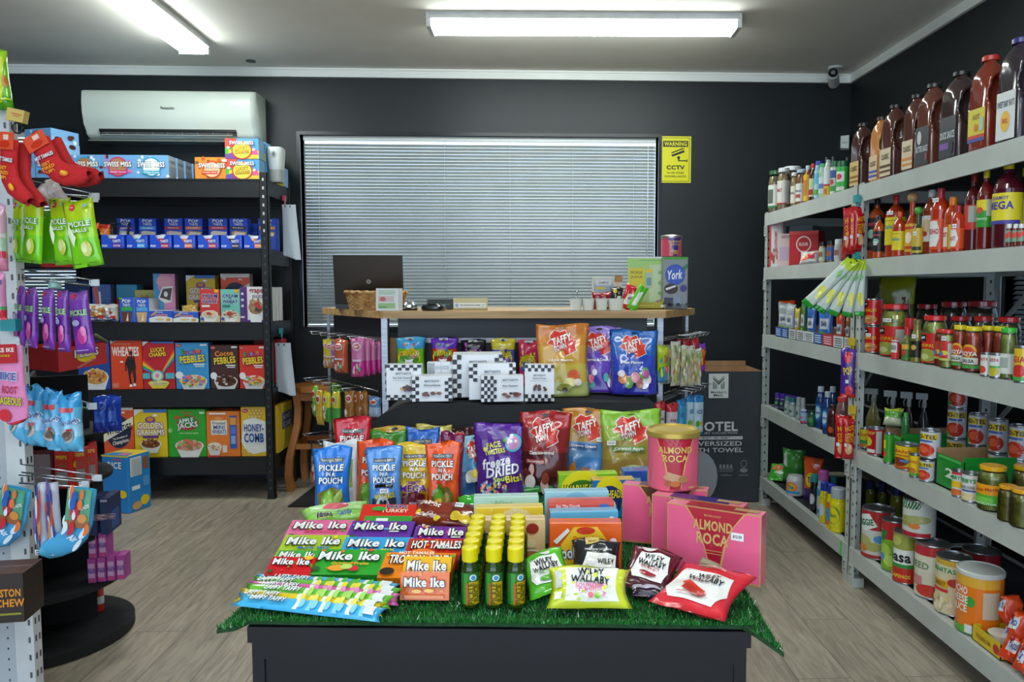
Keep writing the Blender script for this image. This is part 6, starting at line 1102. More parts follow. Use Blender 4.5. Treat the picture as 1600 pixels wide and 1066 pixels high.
for c in range(3):
    for k in range(6):
        p0 = tb([735, 772, 806][c], 951); X = p0.x+.002*k*(0)+[.004, .0, -.003][c]*0; Y = p0.y+.0395*k
        put(jk, 'yellow-capped green juice bottle, %s column, %s row' % (cw_[c], rw[k]), 'bottle', (p0.x-.0*k+.0008*k, Y, TZ+.004), radians([8, -6, 3][c]+7*((k*3+c) % 3)), 'yellow-capped juice bottles')
# clear wrap round the pack
a0 = tb(716, 953); a1 = tb(824, 953); b = MB(); y1 = a0.y+.24
pts = [(a0.x, a0.y-.004), (a1.x, a0.y-.004), (a1.x+.003, y1), (a0.x, y1)]; b.add([(x, y, TZ+.006) for x, y in pts]+[(x, y, TZ+.085) for x, y in pts], [(1, 2, 6, 5), (2, 3, 7, 6), (3, 0, 4, 7)], M['film']); o = obj('shrink_wrap', b); tag(o, 'clear shrink wrap around the pack of juice bottles', 'wrapping')
# ---- wrapped cakes / boxes behind the theatre boxes
def lay_pouch(px, py, w, h, t, bands, art, label, tilt, rz, zb=.0, seed=1, name='candy_pouch', cat='sweet bag', roll=0, st=None, wob=1.3, mode='pillow', nu=14, nv=12, group=None, hole=False, cls='g'):
    p = tb(px, py, TZ+zb); q = pouch_mb(w, h, t, bands, art, mode, seed, nu=nu, nv=nv, hole=hole, wob=wob, cls=cls)
    put(withs(name, q, w, h, st, t*.5), label, cat, (p.x, p.y, p.z+t*.45+.002), (radians(tilt), radians(roll), radians(rz)), group)
lay_pouch(528, 836, .17, .06, .045, [(0, '8cc858'), (.5, 'a0d468')], [('p', [(.1, .5), (.9, .5), (.9, .9), (.1, .9)], 'b0d890'), ('e', .5, .7, .2, .16, 'd86068'), ('t', 'PEEPS', .3, .3, .24, .26, '2c3c78', 0, 'e8d040'), ('t', 'Candy', .6, .3, .24, .2, '3c50a8')], 'light green wrapped candy bar leaning at left of the red box', -50, 20, .004, 51, 'wrapped_candy')
p = tb(604, 843); mb = carton_mb(.145, .075, .03, 'd82c20', [('r', .1, .08, .9, .45, '3c9c38'), ('r', .08, .05, .92, .08, '7a1810'), ('r', .3, .2, .5, .34, 'e8ece8'), ('t', 'PEEPS', .6, .86, .36, .14, '2c3c90', 0, 'e8e0a8'), ('t', 'TURKEY', .58, .66, .46, .15, 'f0d8c0'), ('e', .3, .75, .12, .1, '40a040')], cls='g'); put(kind('candy_box', ('candy_box', mb)), 'red candy box with a green window lying behind the purple theatre box', 'candy box', (p.x, p.y, TZ+.032), (radians(-62), 0, radians(-3)))
lay_pouch(688, 846, .19, .075, .05, [(0, '7c2c18'), (.5, '88341c')], [('r', .62, .0, 1, .95, 'film'), ('e', .72, .4, .09, .16, 'e0c030'), ('e', .86, .35, .09, .16, 'd8b828'), ('t', 'Delight', .28, .72, .34, .24, 'f0dcd0', -6, None, .3), ('t', 'Delight', .3, .3, .3, .2, 'f0dcd0', -6, None, .3), ('e', .1, .45, .05, .1, 'e8c828'), ('e', .48, .2, .05, .1, 'e8c828')], 'brown wrapped marshmallow pack leaning behind the bottles', -48, -22, .004, 52, 'wrapped_candy', st=(.7, .8))
lay_pouch(735, 815, .06, .07, .03, [(0, '2c9c2c'), (.5, '38b034')], [], 'small green packet on the grass behind the brown pack', -60, 10, 0, 53, 'candy_packet', 'packet')
lay_pouch(840, 775, .12, .03, .02, [(0, '3c8c40'), (.5, '48a0c8')], blobs(8, .1, .2, .9, .8, .05, ['e87838', 'e84860', 'f0d040'], 3, 3), 'thin colourful packet lying in front of the dark red taffy bag', -70, 5, 0, 54, 'candy_packet', 'packet')
# ---- liquorice bags at the front right
KG = 'liquorice bags on the grass table'
def wal(c, sub, subc, img, rot=0, tc='16181c', white='efefec'):
    return [('p', [(.12, .3), (.22, .74), (.82, .78), (.9, .4), (.8, .14), (.2, .16)], white), ('t', 'WILEY', .52, .64, .42, .13, tc, rot), ('t', 'WALLABY', .52, .49, .6, .14, tc, rot), ('t', sub, .52, .38, .4, .05, subc, rot)]+img
lay_pouch(866, 938, .1, .1, .03, [(0, '58b82c'), (.8, '64c834')], [('e', .6, .85, .12, .06, 'e0e4d8')]+wal(0, 'GREEN APPLE', '4c9828', [('e', .5, .25, .2, .06, '58b030')]), 'lime green liquorice bag left of the black one', -60, 12, .0, 61, 'liquorice_bag', roll=-14, group=KG)
lay_pouch(930, 912, .105, .08, .03, [(0, '1b1c20'), (.7, '202126')], [('p', [(.28, .76), (.56, .82), (.56, 1), (.28, .96)], 'c8b060'), ('t', 'WILEY', .42, .88, .18, .06, '3c3420'), ('p', [(.2, .05), (.3, .55), (.95, .5), (.9, .05)], 'e8e6e0'), ('t', 'BLACK LICORICE', .6, .62, .5, .05, 'c8c8c4'), ('t', 'WILEY', .72, .3, .36, .14, '16181c')], 'black liquorice bag leaning on the cookie dough carton', -44, -8, .004, 62, 'liquorice_bag', group=KG)
lay_pouch(1006, 936, .105, .11, .03, [(0, '4c1424'), (.5, '641c2c')], [('e', .35, .86, .16, .06, 'dcd8d4')]+wal(0, 'RED', 'b03038', [('e', .5, .25, .18, .05, 'a02830')]), 'dark maroon liquorice bag between the black and red ones', -62, -22, .0, 63, 'liquorice_bag', roll=8, group=KG)
lay_pouch(921, 966, .158, .08, .035, [(0, 'd0dc38'), (.5, 'd8e048')], [('r', .2, .1, .86, .92, 'ecefe4'), ('r', .06, .4, .14, .84, 'c8ccd0'), ('t', 'WILEY', .52, .78, .34, .17, '16181c', 4), ('t', 'WALLABY', .52, .58, .52, .18, '16181c', -4), ('t', 'SOURBEARS', .54, .44, .44, .09, 'e868a0'), ('t', 'DROPS', .52, .34, .3, .09, 'e868a0'), ('e', .52, .2, .04, .06, 'e87080'), ('e', .6, .18, .04, .06, '90c840'), ('e', .68, .2, .04, .06, 'e8a8c0')]+blobs(16, .03, .05, .97, .95, .05, ['b8cc28', 'e0e868'], 7, 2)+[('r', .08, .06, .16, .2, 'f0f2f2')], 'yellow-green sour drops bag lying nearest the table front', -46, -3, .0, 64, 'liquorice_bag', group=KG)
lay_pouch(1070, 968, .155, .155, .03, [(0, 'd8303c'), (.8, 'dc343c')], [('p', [(.06, .3), (.16, .72), (.86, .72), (.94, .35), (.8, .1), (.2, .12)], 'ecebe8'), ('r', .42, .84, .6, .95, 'e0e0dc'), ('t', 'WILEY', .56, .62, .34, .08, '16181c'), ('t', 'WALLABY', .56, .52, .52, .1, '16181c'), ('t', 'WATERMELON', .5, .8, .4, .04, 'e8b0b0'), ('p', [(.3, .34), (.36, .44), (.66, .3), (.62, .2)], 'd83828'), ('p', [(.34, .24), (.38, .36), (.7, .26), (.62, .16)], 'c02c20'), ('r', .3, .16, .6, .18, 'd89090')], 'bright red liquorice bag lying turned towards the right corner', -78, -38, .0, 65, 'liquorice_bag', group=KG)
lay_pouch(1012, 942, .07, .03, .02, [(0, '2c1830'), (.5, 'b8b0c0')], [], 'small dark foil packet tucked under the maroon liquorice bag', -70, -10, 0, 66, 'candy_packet', 'packet')
# ---- bath towel carton
A_ = tb(1095, 786, 0); B_ = tb(1191, 789, 0); Yc = A_.y; w = aty(1191, 780, Yc).x-aty(1060, 780, Yc).x; h = aty(1140, 581, Yc).z
r = obj('towel_carton', None, None, ((aty(1060, 780, Yc).x+aty(1191, 780, Yc).x)/2, Yc, .001)); c = mat('3a3f46', 'm'); dp = .36; t = .006
b = MB(); 
art = [('r', .34, .8, .62, .985, 'dfe2e0'), ('p', [(.4, .955), (.48, .91), (.56, .955), (.56, .945), (.48, .9), (.4, .945)], '1b1d20'), ('p', [(.4, .97), (.48, .925), (.56, .97), (.56, .965), (.48, .915), (.4, .965)], '1b1d20')]+[('r', .4+.02*i, .87, .41+.02*i, .925-.01*i, '1b1d20') for i in (0, 1, 2)]+[('r', .55-.02*i, .87, .56-.02*i, .925-.01*i, '1b1d20') for i in (0, 1, 2)]+[('t', "Member's", .48, .845, .22, .018, '1b1d20'), ('t', 'Mark.', .48, .822, .14, .018, '1b1d20'),
       ('t', 'HOTEL', .45, .585, .62, .075, 'd4d6d8'), ('t', 'LUXURY COLLECTION', .45, .535, .6, .016, 'c4c6c8'), ('r', .05, .485, .83, .51, 'c8cacb'), ('t', '30" X 58"', .45, .498, .4, .015, '3a3f46'), ('t', 'OVERSIZED', .45, .455, .74, .035, 'd4d6d8'), ('t', 'BATH TOWEL', .44, .405, .8, .035, 'd4d6d8'),
       ('e', .2, .2, .28, .2, '9ba0a6')]+[('e', .52+.05*i, .28, .018, .018, '8a8f95') for i in range(4)]+[('r', .5, .24+.012*i, .7, .244+.012*i, '8a8f95') for i in range(3)]+[('r', .52, .21, .68, .216, '8a8f95'), ('e', .85, .3, .05, .03, '8a8f95'), ('e', .85, .3, .04, .024, '3a3f46'), ('e', .85, .25, .06, .018, '8a8f95'), ('r', .78, .21, .92, .216, '8a8f95')]
for x0_, y0_, x1_, y1_ in ((-w/2, 0, w/2, t), (-w/2, dp-t, w/2, dp), (-w/2, t, -w/2+t, dp-t), (w/2-t, t, w/2, dp-t)):
    b.box(x0_, y0_, 0, x1_, y1_, h, c)
b.art(lambda u, v, o: flat(w, h)(.06+.83*u, v, o), w*.83/h, art, 'm')

b.box(-w/2+t, dp-t-.001, .0, w/2-t, dp-t, h-.001, M['kraft']); b.box(-w/2+t, t, 0, w/2-t, t+.001, h-.001, M['kraft']); b.box(w/2-t-.001, t, 0, w/2-t, dp-t, h-.001, M['kraft']); b.box(-w/2+t, t, 0, -w/2+t+.001, dp-t, h-.001, M['kraft']); b.box(-w/2, 0, 0, w/2, dp, .004, c); obj('carton_walls', b, r)
b = MB(); b.box(-w/2+.01, dp-.004, h, w/2-.01, dp-.001, h+.03, M['kraft']); obj('back_flap', b, r)
tag(r, 'tall dark grey bath towel carton, open at the top, beside the grey shelving', 'carton')
# ================================================================== RIGHT RACKING STOCK
S1, S2, S3, S4, S5 = [z+.005 for z in GZ]
def rfit(px0, px1, pyt, z, inset=.012):
    pc = (px0+px1)/2; dd_ = .06
    for _ in range(4):
        Xc = GX+inset+dd_/2; q = atx(pc, pyt, Xc); dd_ = (px1-px0)*q.y/1200/(1+(Xc/q.y)**2)**.5
    return Xc, q.y, dd_, q.z-z
SAUCE = {}
def bottle(R, h, body, cap, art=(), lab='e8e0c8', neck=.4, caph=.1, sh=.72, lb=(.12, .6), film=False, base=True, capr=None, sq=0, cls='q', ball=False):
    b = MB(); nr = R*neck; m = P(body, cls) if body not in M else M[body]
    b.lathe([(0, 0), (R*.9, 0), (R, h*.02), (R, h*sh*.93), (R*.93, h*sh), (R*.6+nr*.4, h*(sh+.06)), (nr*1.05, h*(sh+.13)), (nr, h*(1-caph)), (0, h*(1-caph))], m, 20, sq=sq)
    parts = [('bottle', b)]
    if art or base:
        L = MB(); cyl_art(L, R+.0008, h*lb[0], h*lb[1], list(art), 2.5, 'p', base=lab, full=True); parts.append(('label', L))
    c = MB(); cr = capr or nr*1.15
    if ball: c.lathe([(0, h*.83)]+[(h*.085*sin(pi*k/8), h*.915-h*.085*cos(pi*k/8)) for k in range(1, 8)]+[(0, h)], mat(cap, 's'), 16)
    else: c.lathe([(cr, h*(1-caph)-.002), (cr*1.03, h*(1-caph)), (cr, h*.985), (cr*.85, h), (0, h)], mat(cap, 's'), 18)
    parts.append(('cap', c)); return parts
CONT = {}
def content(c1, c2):
    k = c1+c2
    if k not in CONT: CONT[k] = node_mat('jar_contents_'+k, c1, c2, 55, .3, detail=3, coat=.4)
    return CONT[k]
def jar(R, h, cont, lid, art=(), lab=None, lb=(.15, .7), lidh=.1, shoulder=True):
    n = R*.82 if shoulder else R*.97; g = MB(); sh = .82 if shoulder else .9
    g.lathe([(0, 0), (R*.92, 0), (R, h*.03), (R, h*(sh-.1)), (R*.95, h*sh-.03*h), (n, h*(1-lidh-.02)), (n, h*(1-lidh))], M['glass'], 24)
    c = MB(); q = R-.0022; nn = n-.002; c.lathe([(0, .003), (q*.92, .003), (q, h*.035), (q, h*(sh-.1)), (q*.95, h*sh-.03*h), (nn, h*(1-lidh-.04)), (0, h*(1-lidh-.04))], cont, 24)
    parts = [('contents', c), ('glass', g)]
    if lab:
        L = MB(); cyl_art(L, R+.0008, h*lb[0], h*lb[1], list(art), 2.6, 'p', base=lab, full=True); parts.append(('label', L))
    l = MB(); l.lathe([(n*1.06, h*(1-lidh)), (n*1.1, h*(1-lidh)+.002), (n*1.1, h*.985), (n, h), (0, h)], mat(lid, 'g'), 24); parts.append(('lid', l)); return parts
def can(R, h, base, art=(), lid=None, full=None):
    b = MB(); b.lathe([(0, 0), (R*.97, 0), (R, .003), (R*.985, .006), (R*.985, h-.006), (R, h-.003), (R*.98, h), (R*.93, h), (R*.92, h-.004), (0, h-.004)], M['tin'], 28)
    L = MB(); cyl_art(L, R*.99, .006, h-.006, list(art), 2.6, 'g', base=base, full=True); parts = [('can', b), ('label', L)]
    if lid:
        l = MB(); l.lathe([(R*1.02, h-.012), (R*1.03, h), (R*.97, h+.003), (R*.94, h), (0, h)], mat(lid, 's'), 28); parts.append(('lid', l))
    return parts
SG = None
def rk(name, mk, px0, px1, pyt, z, label, cat, inset=.012, rz=-62, group=None, zoff=0, hk=1.0, dk=1.0, sticker=None):
    X, Y, D, h = rfit(px0, px1, pyt, z+zoff, inset); D *= dk; h = h*hk
    parts = mk(D/2, h)
    if sticker:
        f = lambda u, v, o: ((D/2+.0015+o)*sin((u-.5)*.7), -(D/2+.0015+o)*cos((u-.5)*.7), h*sticker+v*.014); s = sticker_mb(f=f, w=.022, h=.014); parts = parts+[('price_sticker', s)]
    return put(kind(name, *parts), label, cat, (X, Y, z+zoff), radians(rz), group)
# ---- jugs on the top shelf
def jug_mb(w, d, h, col):
    b = MB(); nu, nv = 40, 44; m = mat(col, 'q')
    def pt(u, v):
        a = 2*pi*u; z = v*h; c, s = cos(a), sin(a); k = (abs(c)**5+abs(s)**5)**(-1/5)
        if v < .04: sc = .9+.1*(v/.04)
        elif v < .78: sc = 1
        elif v < .95: t = (v-.78)/.17; sc = 1-.54*t**2.3
        else: sc = .46
        kk = k if v < .7 else k+(1-k)*min(1, (v-.7)/.22)
        x, y = w/2*sc*c*kk, d/2*sc*s*kk
        # grip recess on the +x face
        if c > 0:
            e = ((y-d*.02)/(d*.4))**2+((v-.6)/.21)**2
            if e < 1: x -= (w*.42)*(1-e)**.6*(1 if c > .3 else c/.3)
            elif e < 1.5: x += w*.02*(1.5-e)*2
        return (x, y, z)
    b.grid(pt, nu, nv, m, True); b.add([pt(i/nu, 0) for i in range(nu)], [tuple(range(nu))[::-1]], m); return b
def jug(px0, px1, pyt, col, cap, art, lab, label, rz=-84, lz=(.06, .42)):
    X, Y, D, h = rfit(px0, px1, pyt, S1, .016); w = min(D*.98, .18); d = w*.86
    b = jug_mb(w, d, h*.97, col); L = MB()
    f = lambda u, v, o: ((u-.5)*w*.8, -d/2-.0012-o, h*(lz[0]+(lz[1]-lz[0])*v)); L.grid(lambda a, c: f(a, c, 0), 2, 2, mat(lab)); L.art(f, w*.8/(h*(lz[1]-lz[0])), art)
    f2 = lambda u, v, o: (w/2+.0012+o, (u-.5)*d*.8-d*.08, h*(lz[0]+(lz[1]-lz[0])*v))
    c = MB(); c.lathe([(w*.25, h*.945), (w*.265, h*.95), (w*.265, h*.99), (w*.24, h), (0, h)], mat(cap, 's'), 20)
    hd = MB(); hd.tube([(w*.3, d*.3, h*.44), (w*.5, d*.3, h*.5), (w*.52, d*.28, h*.62), (w*.47, d*.2, h*.8), (w*.3, d*.1, h*.86)], w*.085, mat(col, 'q'), 10)
    return put(kind('sauce_jug', ('jug', b), ('label', L), ('cap', c), ('handle', hd)), label, 'sauce jug', (X+.01, Y, S1), radians(rz), 'gallon sauce jugs on the top shelf')
tan = lambda st: [('r', 0, .3, 1, .4, st), ('r', 0, .12, 1, .2, st), ('t', 'CLASSIC', .5, .7, .7, .2, '5c4a34')]
jug(1328, 1364, 193, '4c2c26', '26221f', tan('8a6428'), 'd0b070', 'dark brown sauce jug with tan label, furthest back on top shelf')
jug(1358, 1390, 183, 'd08848', '3c2c24', [('r', 0, .28, 1, .38, '3c58b0'), ('r', 0, .1, 1, .2, '3c58b0'), ('t', 'CLASSIC', .5, .66, .7, .2, '5c4a34')], 'd8c098', 'orange-tan sauce jug with blue-striped label on the top shelf')
jug(1376, 1417, 164, '583229', '1f1d1c', tan('5c3c2c'), 'd8c8a8', 'brown sauce jug right of the orange-tan one, brown-striped label')
jug(1410, 1450, 148, '5c352b', '22201f', tan('d88c3c'), 'dcc8a8', 'brown sauce jug with orange-striped label, middle of top shelf')
jug(1432, 1480, 131, '6c3c2e', '242628', [('e', .3, .72, .16, .18, 'c8ccc8'), ('t', 'BUTTER SAUCE', .52, .42, .86, .16, 'd0d4d4'), ('e', .85, .2, .1, .12, '8c3c3c')], '2c3338', 'brown sauce jug with a slate grey label and pale emblem', lz=(.05, .5))
jug(1470, 1527, 112, '42302f', '202426', [('t', 'DUCK SAUCE', .5, .55, .86, .18, 'd0d4d8'), ('r', .05, .2, .6, .36, '7c4c9c'), ('e', .75, .24, .14, .16, '1c1c20')], '252b34', 'near-black sauce jug with a navy label and purple band', lz=(.05, .5))
jug(1515, 1572, 88, '84321f', 'c83c34', [('r', 0, 0, 1, .12, '3448a0'), ('r', 0, .1, 1, .2, 'c83028'), ('t', 'HOT', .5, .75, .4, .16, '8c7418'), ('e', .5, .42, .1, .12, 'd87028'), ('r', .75, .3, .95, .7, 'a8c0c8')], 'd8c828', 'red-brown sauce jug with red cap and yellow label', lz=(.12, .46))
jug(1560, 1622, 60, '332a33', '38387c', [('t', "SWEET BABY RAY'S", .5, .75, .9, .14, '2c3450'), ('e', .5, .38, .24, .22, 'e8b820'), ('t', 'BBQ', .5, .38, .28, .12, 'c83020')], 'd8dcdc', 'dark sauce jug with white label, nearest on top shelf at right edge', lz=(.05, .5))
# ---- far bay top shelf: spices
rk('spice_jar', lambda R, h: jar(R, h, content('8c7a58', 'a8946c'), '2c5a38', [('r', 0, 0, 1, .1, '3c7c48'), ('r', .3, .2, .7, .8, '5c6458')], 'd0d4cc', (.12, .66)), 1201, 1221, 267, S1, 'sand coloured spice jar with green lid at far end of top shelf', 'jar')
rk('spice_jar', lambda R, h: jar(R, h, content('a08860', 'b8a078'), 'd0d4d4', [('r', 0, 0, 1, .06, 'b83030'), ('t', 'SALT', .5, .6, .4, .14, 'a83038')], 'd0ccc4', (.15, .7)), 1215, 1235, 263, S1, 'pale spice jar with white lid and red lettering, top shelf', 'jar')
rk('spice_tub', lambda R, h: jar(R, h, content('6c4c34', 'a08058'), 'dfe2e2', [('e', .5, .5, .3, .24, '3c60b8'), ('r', .3, .1, .8, .3, 'b87840')], 'c8b898', (.1, .62)), 1222, 1254, 261, S1, 'wide spice tub with big white lid and blue spot on its label', 'tub', inset=.06)
rk('spice_jar', lambda R, h: jar(R, h, content('b8945c', 'c8a470'), 'ccd0d0', [('t', 'Garlic', .5, .6, .5, .14, '4c4c50')], 'dcd4c4', (.1, .6)), 1236, 1248, 270, S1, 'narrow beige spice jar right of the blue-spot tub', 'jar', inset=.008)
rk('spice_jar', lambda R, h: jar(R, h, content('a0683c', 'b87c4c'), 'a8bcd0', [('t', 'Onion', .5, .6, .5, .14, '5c5c90'), ('r', .3, .2, .7, .4, 'b04c3c')], 'd8d8d0', (.1, .6)), 1244, 1262, 265, S1, 'orange-brown spice jar with pale blue lid, top shelf', 'jar')
rk('syrup_bottle', lambda R, h: bottle(R, h, '8c4c14', 'c0c8cc', [('r', .3, .2, .7, .8, 'c87828')], 'e0b020', lb=(.05, .75), neck=.5), 1256, 1270, 259, S1, 'amber bottle with yellow label and silver cap, top shelf', 'bottle')
rk('syrup_bottle', lambda R, h: bottle(R, h, '4c241c', 'd03028', [('r', .2, .5, .8, .9, 'b8d0a0'), ('r', .2, .1, .8, .4, 'a83828')], 'd8ccb8', neck=.5), 1265, 1277, 256, S1, 'brown bottle with bright red cap, top shelf', 'bottle')
rk('spice_bottle', lambda R, h: bottle(R, h, '9cc4d8', '2c48a8', [('r', .1, .5, .9, .9, '60b8d8'), ('r', .1, .1, .9, .3, '58b048')], 'a8d0d8', neck=.7, caph=.12, sh=.8, lb=(.05, .75)), 1273, 1287, 252, S1, 'pale blue bottle with dark blue cap, top shelf', 'bottle')
rk('spice_bottle', lambda R, h: bottle(R, h, 'a8c8b0', '3cb060', [('r', .1, .3, .9, .6, '5878c0')], 'c8d8d8', neck=.7, caph=.12, sh=.8), 1280, 1292, 256, S1, 'slim bottle with light green cap and blue band, top shelf', 'bottle', inset=.004)
rk('spice_bottle', lambda R, h: bottle(R, h, 'c8ccc8', 'a8b0b4', [('r', 0, 0, 1, .35, 'e0c028'), ('r', 0, .33, 1, .4, 'c83028'), ('r', .3, .05, .7, .25, 'c86c28')], 'd8dcdc', neck=.5, sh=.8, lb=(.03, .8)), 1288, 1301, 250, S1, 'white bottle with yellow band at its foot, top shelf', 'bottle')
rk('spice_bottle', lambda R, h: bottle(R, h, 'c8d4c8', '1c6c44', [('r', .1, .6, .9, .9, '3c58a0'), ('r', .1, .1, .9, .3, '3c9c48'), ('e', .5, .45, .2, .12, 'c83c40')], 'd4dcd0', neck=.85, caph=.16, sh=.8, lb=(.03, .8)), 1298, 1311, 252, S1, 'white and green seasoning bottle with dark green cap, left of the green one', 'bottle')
rk('spice_bottle', lambda R, h: bottle(R, h, '30b040', '14643c', [('r', .1, .4, .9, .8, 'e0e8e0'), ('e', .5, .6, .22, .12, 'd84048'), ('r', .1, .05, .9, .2, 'e0d8d0')], '38b848', neck=.85, caph=.16, sh=.84, lb=(.03, .82)), 1308, 1326, 252, S1, 'bright green seasoning bottle with dark green cap, next to the first jug', 'bottle')
for i, (a, c, t) in enumerate([(1288, 1296, 246), (1298, 1306, 245), (1320, 1328, 246)]):
    rk('glass_bottle', lambda R, h: bottle(R, h, '3c4448', '2a3034', base=False, neck=.6), a, c, t, S1, 'dark clear bottle behind the seasoning bottles, %s of three' % ['left', 'middle', 'right'][i], 'bottle', inset=.2, group='dark bottles at the back of top shelf')
# ---- second shelf near bay: hot sauces
HS = 'hot sauce bottles on the second shelf'
def hs(px0, px1, t, body, cap, art, lab, label, inset=.012, z=S2, **k):
    nk = {x: k[x] for x in ('neck', 'caph', 'sh', 'lb', 'ball', 'capr') if x in k}
    return rk('sauce_bottle', lambda R, h: bottle(R, h, body, cap, art, lab, **nk), px0, px1, t, z, label, 'bottle', inset=inset, group=HS, rz=k.get('rz', -62), sticker=k.get('st'))
hs(1357, 1386, 311, 'a84418', '1a1c1c', [('t', 'VALENTINA', .5, .8, .7, .1, 'd05060'), ('e', .5, .5, .25, .14, '8cb8a8'), ('r', .2, .1, .8, .25, '3c3c3c')], '15171a', 'large black-labelled hot sauce bottle, furthest back on second shelf', neck=.3, lb=(.15, .68), inset=.02)
hs(1365, 1384, 336, 'b04a18', '16181a', [('t', 'VALENTINA', .5, .8, .7, .1, 'd05060'), ('e', .5, .5, .25, .14, '8cb8a8')], '15171a', 'small black-labelled hot sauce bottle in front of the large one', neck=.3, lb=(.15, .62), inset=.0, st=.3)
hs(1384, 1418, 305, 'a83818', 'd8382c', [('t', 'Salsa', .5, .66, .5, .16, '3c9c98'), ('r', .2, .85, .8, .9, 'b8a020')], 'e0cc20', 'large hot sauce bottle with yellow label and red cap', neck=.26, lb=(.2, .64), inset=.02, st=.68)
hs(1395, 1418, 331, 'b03c18', 'e85830', [('t', 'Salsa', .5, .6, .5, .18, '3c9c98'), ('r', .2, .85, .8, .9, 'b8a020')], 'e0cc20', 'small hot sauce bottle with yellow label and orange-red cap', neck=.3, lb=(.14, .56), inset=-.0)
hs(1416, 1438, 300, 'b4401c', 'b08c60', [('e', .5, .5, .22, .2, 'f0e0c0'), ('r', 0, .1, 1, .2, 'c83828'), ('r', 0, .8, 1, .9, 'c83828')], 'dca428', 'hot sauce bottle with round wooden ball cap, orange label', neck=.42, ball=True, sh=.5, lb=(.06, .5), inset=.012)
hs(1427, 1444, 323, '3c4c20', '3c9c38', [('e', .5, .5, .22, .2, 'c8a838'), ('r', 0, .1, 1, .25, '28402c')], 'c8b040', 'small green hot sauce bottle with green ball cap', neck=.42, ball=True, sh=.5, lb=(.04, .55), inset=-.003, st=.4)
hs(1442, 1472, 297, '883820', 'd0d8dc', [('e', .5, .6, .28, .26, 'd0b890'), ('e', .45, .3, .12, .1, 'b03c34')], 'd8d8d4', 'dark red sauce bottle with white cap and white label', neck=.36, inset=.03, lb=(.2, .6))
hs(1455, 1487, 294, 'b43418', 'b02030', [('p', [(.1, .1), (.1, .95), (.6, .95), (.75, .5), (.6, .1)], 'dfe0dc'), ('t', 'REDHOT', .45, .6, .7, .18, 'c02838'), ('r', .7, 0, 1, 1, 'd84c1c')], 'd84c1c', 'large cayenne sauce bottle with tall dark red cap and orange-red label', neck=.34, caph=.2, inset=.012, lb=(.06, .52), st=.78)
hs(1476, 1504, 308, 'b4441c', 'e07c20', [('r', .1, .1, .5, .9, 'e0dcd0'), ('r', .55, 0, .8, 1, 'e8c820'), ('t', 'HOT', .3, .6, .36, .2, 'c02838')], 'd85020', 'cayenne sauce bottle with orange cap behind the small one', neck=.4, caph=.14, inset=.02, lb=(.06, .5))
hs(1487, 1509, 321, 'b83418', 'a82030', [('p', [(.1, .1), (.1, .95), (.6, .95), (.75, .5), (.6, .1)], 'dfe0dc'), ('t', 'HOT', .4, .5, .4, .2, 'c02838')], 'd8501c', 'small cayenne sauce bottle with dark red cap', neck=.38, caph=.24, inset=-.003, lb=(.06, .5), st=.5)
hs(1508, 1538, 273, '601c20', 'a82828', [('r', .1, .2, .45, .9, 'd05048'), ('r', .5, .3, .9, .95, 'a8b0a8')], 'd03c30', 'dark chamoy bottle with red cap and red label', neck=.3, inset=.03, lb=(.28, .6))
hs(1528, 1557, 265, '6c1c18', 'd8c820', [('r', 0, .6, 1, 1, 'e0cc20'), ('e', .4, .62, .2, .12, 'c85828'), ('t', 'Chamoy', .5, .3, .6, .14, 'c0d8b0'), ('r', .75, .4, 1, 1, 'b0b8a8')], '2c9434', 'dark chamoy bottle with yellow cap and green and yellow label', neck=.32, inset=.014, lb=(.28, .62))
hs(1552, 1602, 250, '501420', 'd8c820', [('t', 'CHAMOY', .4, .84, .5, .12, '4c3c8c'), ('t', 'MEGA', .4, .6, .76, .26, '40309c'), ('r', 0, 0, 1, .12, '483c98')], 'e0d028', 'largest chamoy bottle with yellow MEGA label at right edge', neck=.3, inset=.01, lb=(.27, .62), rz=-50)
hs(1588, 1618, 262, '3c0c18', 'c8b820', [], 'd8c828', 'chamoy bottle with yellow cap half hidden at right edge', neck=.3, inset=.1, lb=(.27, .62))
for i, (a, c) in enumerate([(1572, 1583), (1582.5, 1593), (1591, 1602)]):
    rk('sauce_bottle', lambda R, h: bottle(R, h, '6c2c18', 'dfe4e4', [('p', [(0, .2), (0, .6), (1, 1), (1, .5)], 'd84838')], '7c9c88', neck=.7, caph=.24, sh=.72, lb=(.2, .7)), a, c, 350, S2, 'tiny white-capped sauce bottle at right edge, %s of three' % ['left', 'middle', 'right'][i], 'bottle', inset=-.008, group='tiny sauce bottles')
# ---- far bay second shelf
def rcart(px0, px1, pyt, z, col, art, label, inset=.012, d=.06, rz=-70, cat='box', rcol=None, name='carton', wk=1.0, right=()):
    X, Y, D, h = rfit(px0, px1, pyt, z, inset); mb = carton_mb(D*wk, h, d, col, art, rcol=rcol, right=right); a = radians(rz)
    return put(kind(name, (name, mb)), label, cat, (GX+inset+.0, Y-(.05 if px0 == 1208 else 0), z), a)
rcart(1208, 1231, 348, S2, 'c0c4c6', [('r', 0, 0, .14, 1, 'c83830'), ('r', .86, 0, 1, 1, 'c8a0a0'), ('t', 'FOIL', .5, .55, .2, .5, 'b83838', 0)]+blobs(12, .2, .1, .8, .35, .08, ['b04840', '585048', 'd8a898'], 4), 'tall silver and red foil pouch at far end of second shelf', d=.04, rz=-40, inset=.03)
rcart(1228, 1256, 365, S2, 'c8b4b4', [('t', 'DETOX', .5, .9, .6, .08, '6c5c64'), ('r', .1, .2, .7, .6, 'b0a0b8')], 'pale pinkish carton beside the silver pouch', d=.06, rz=-40, inset=.06)
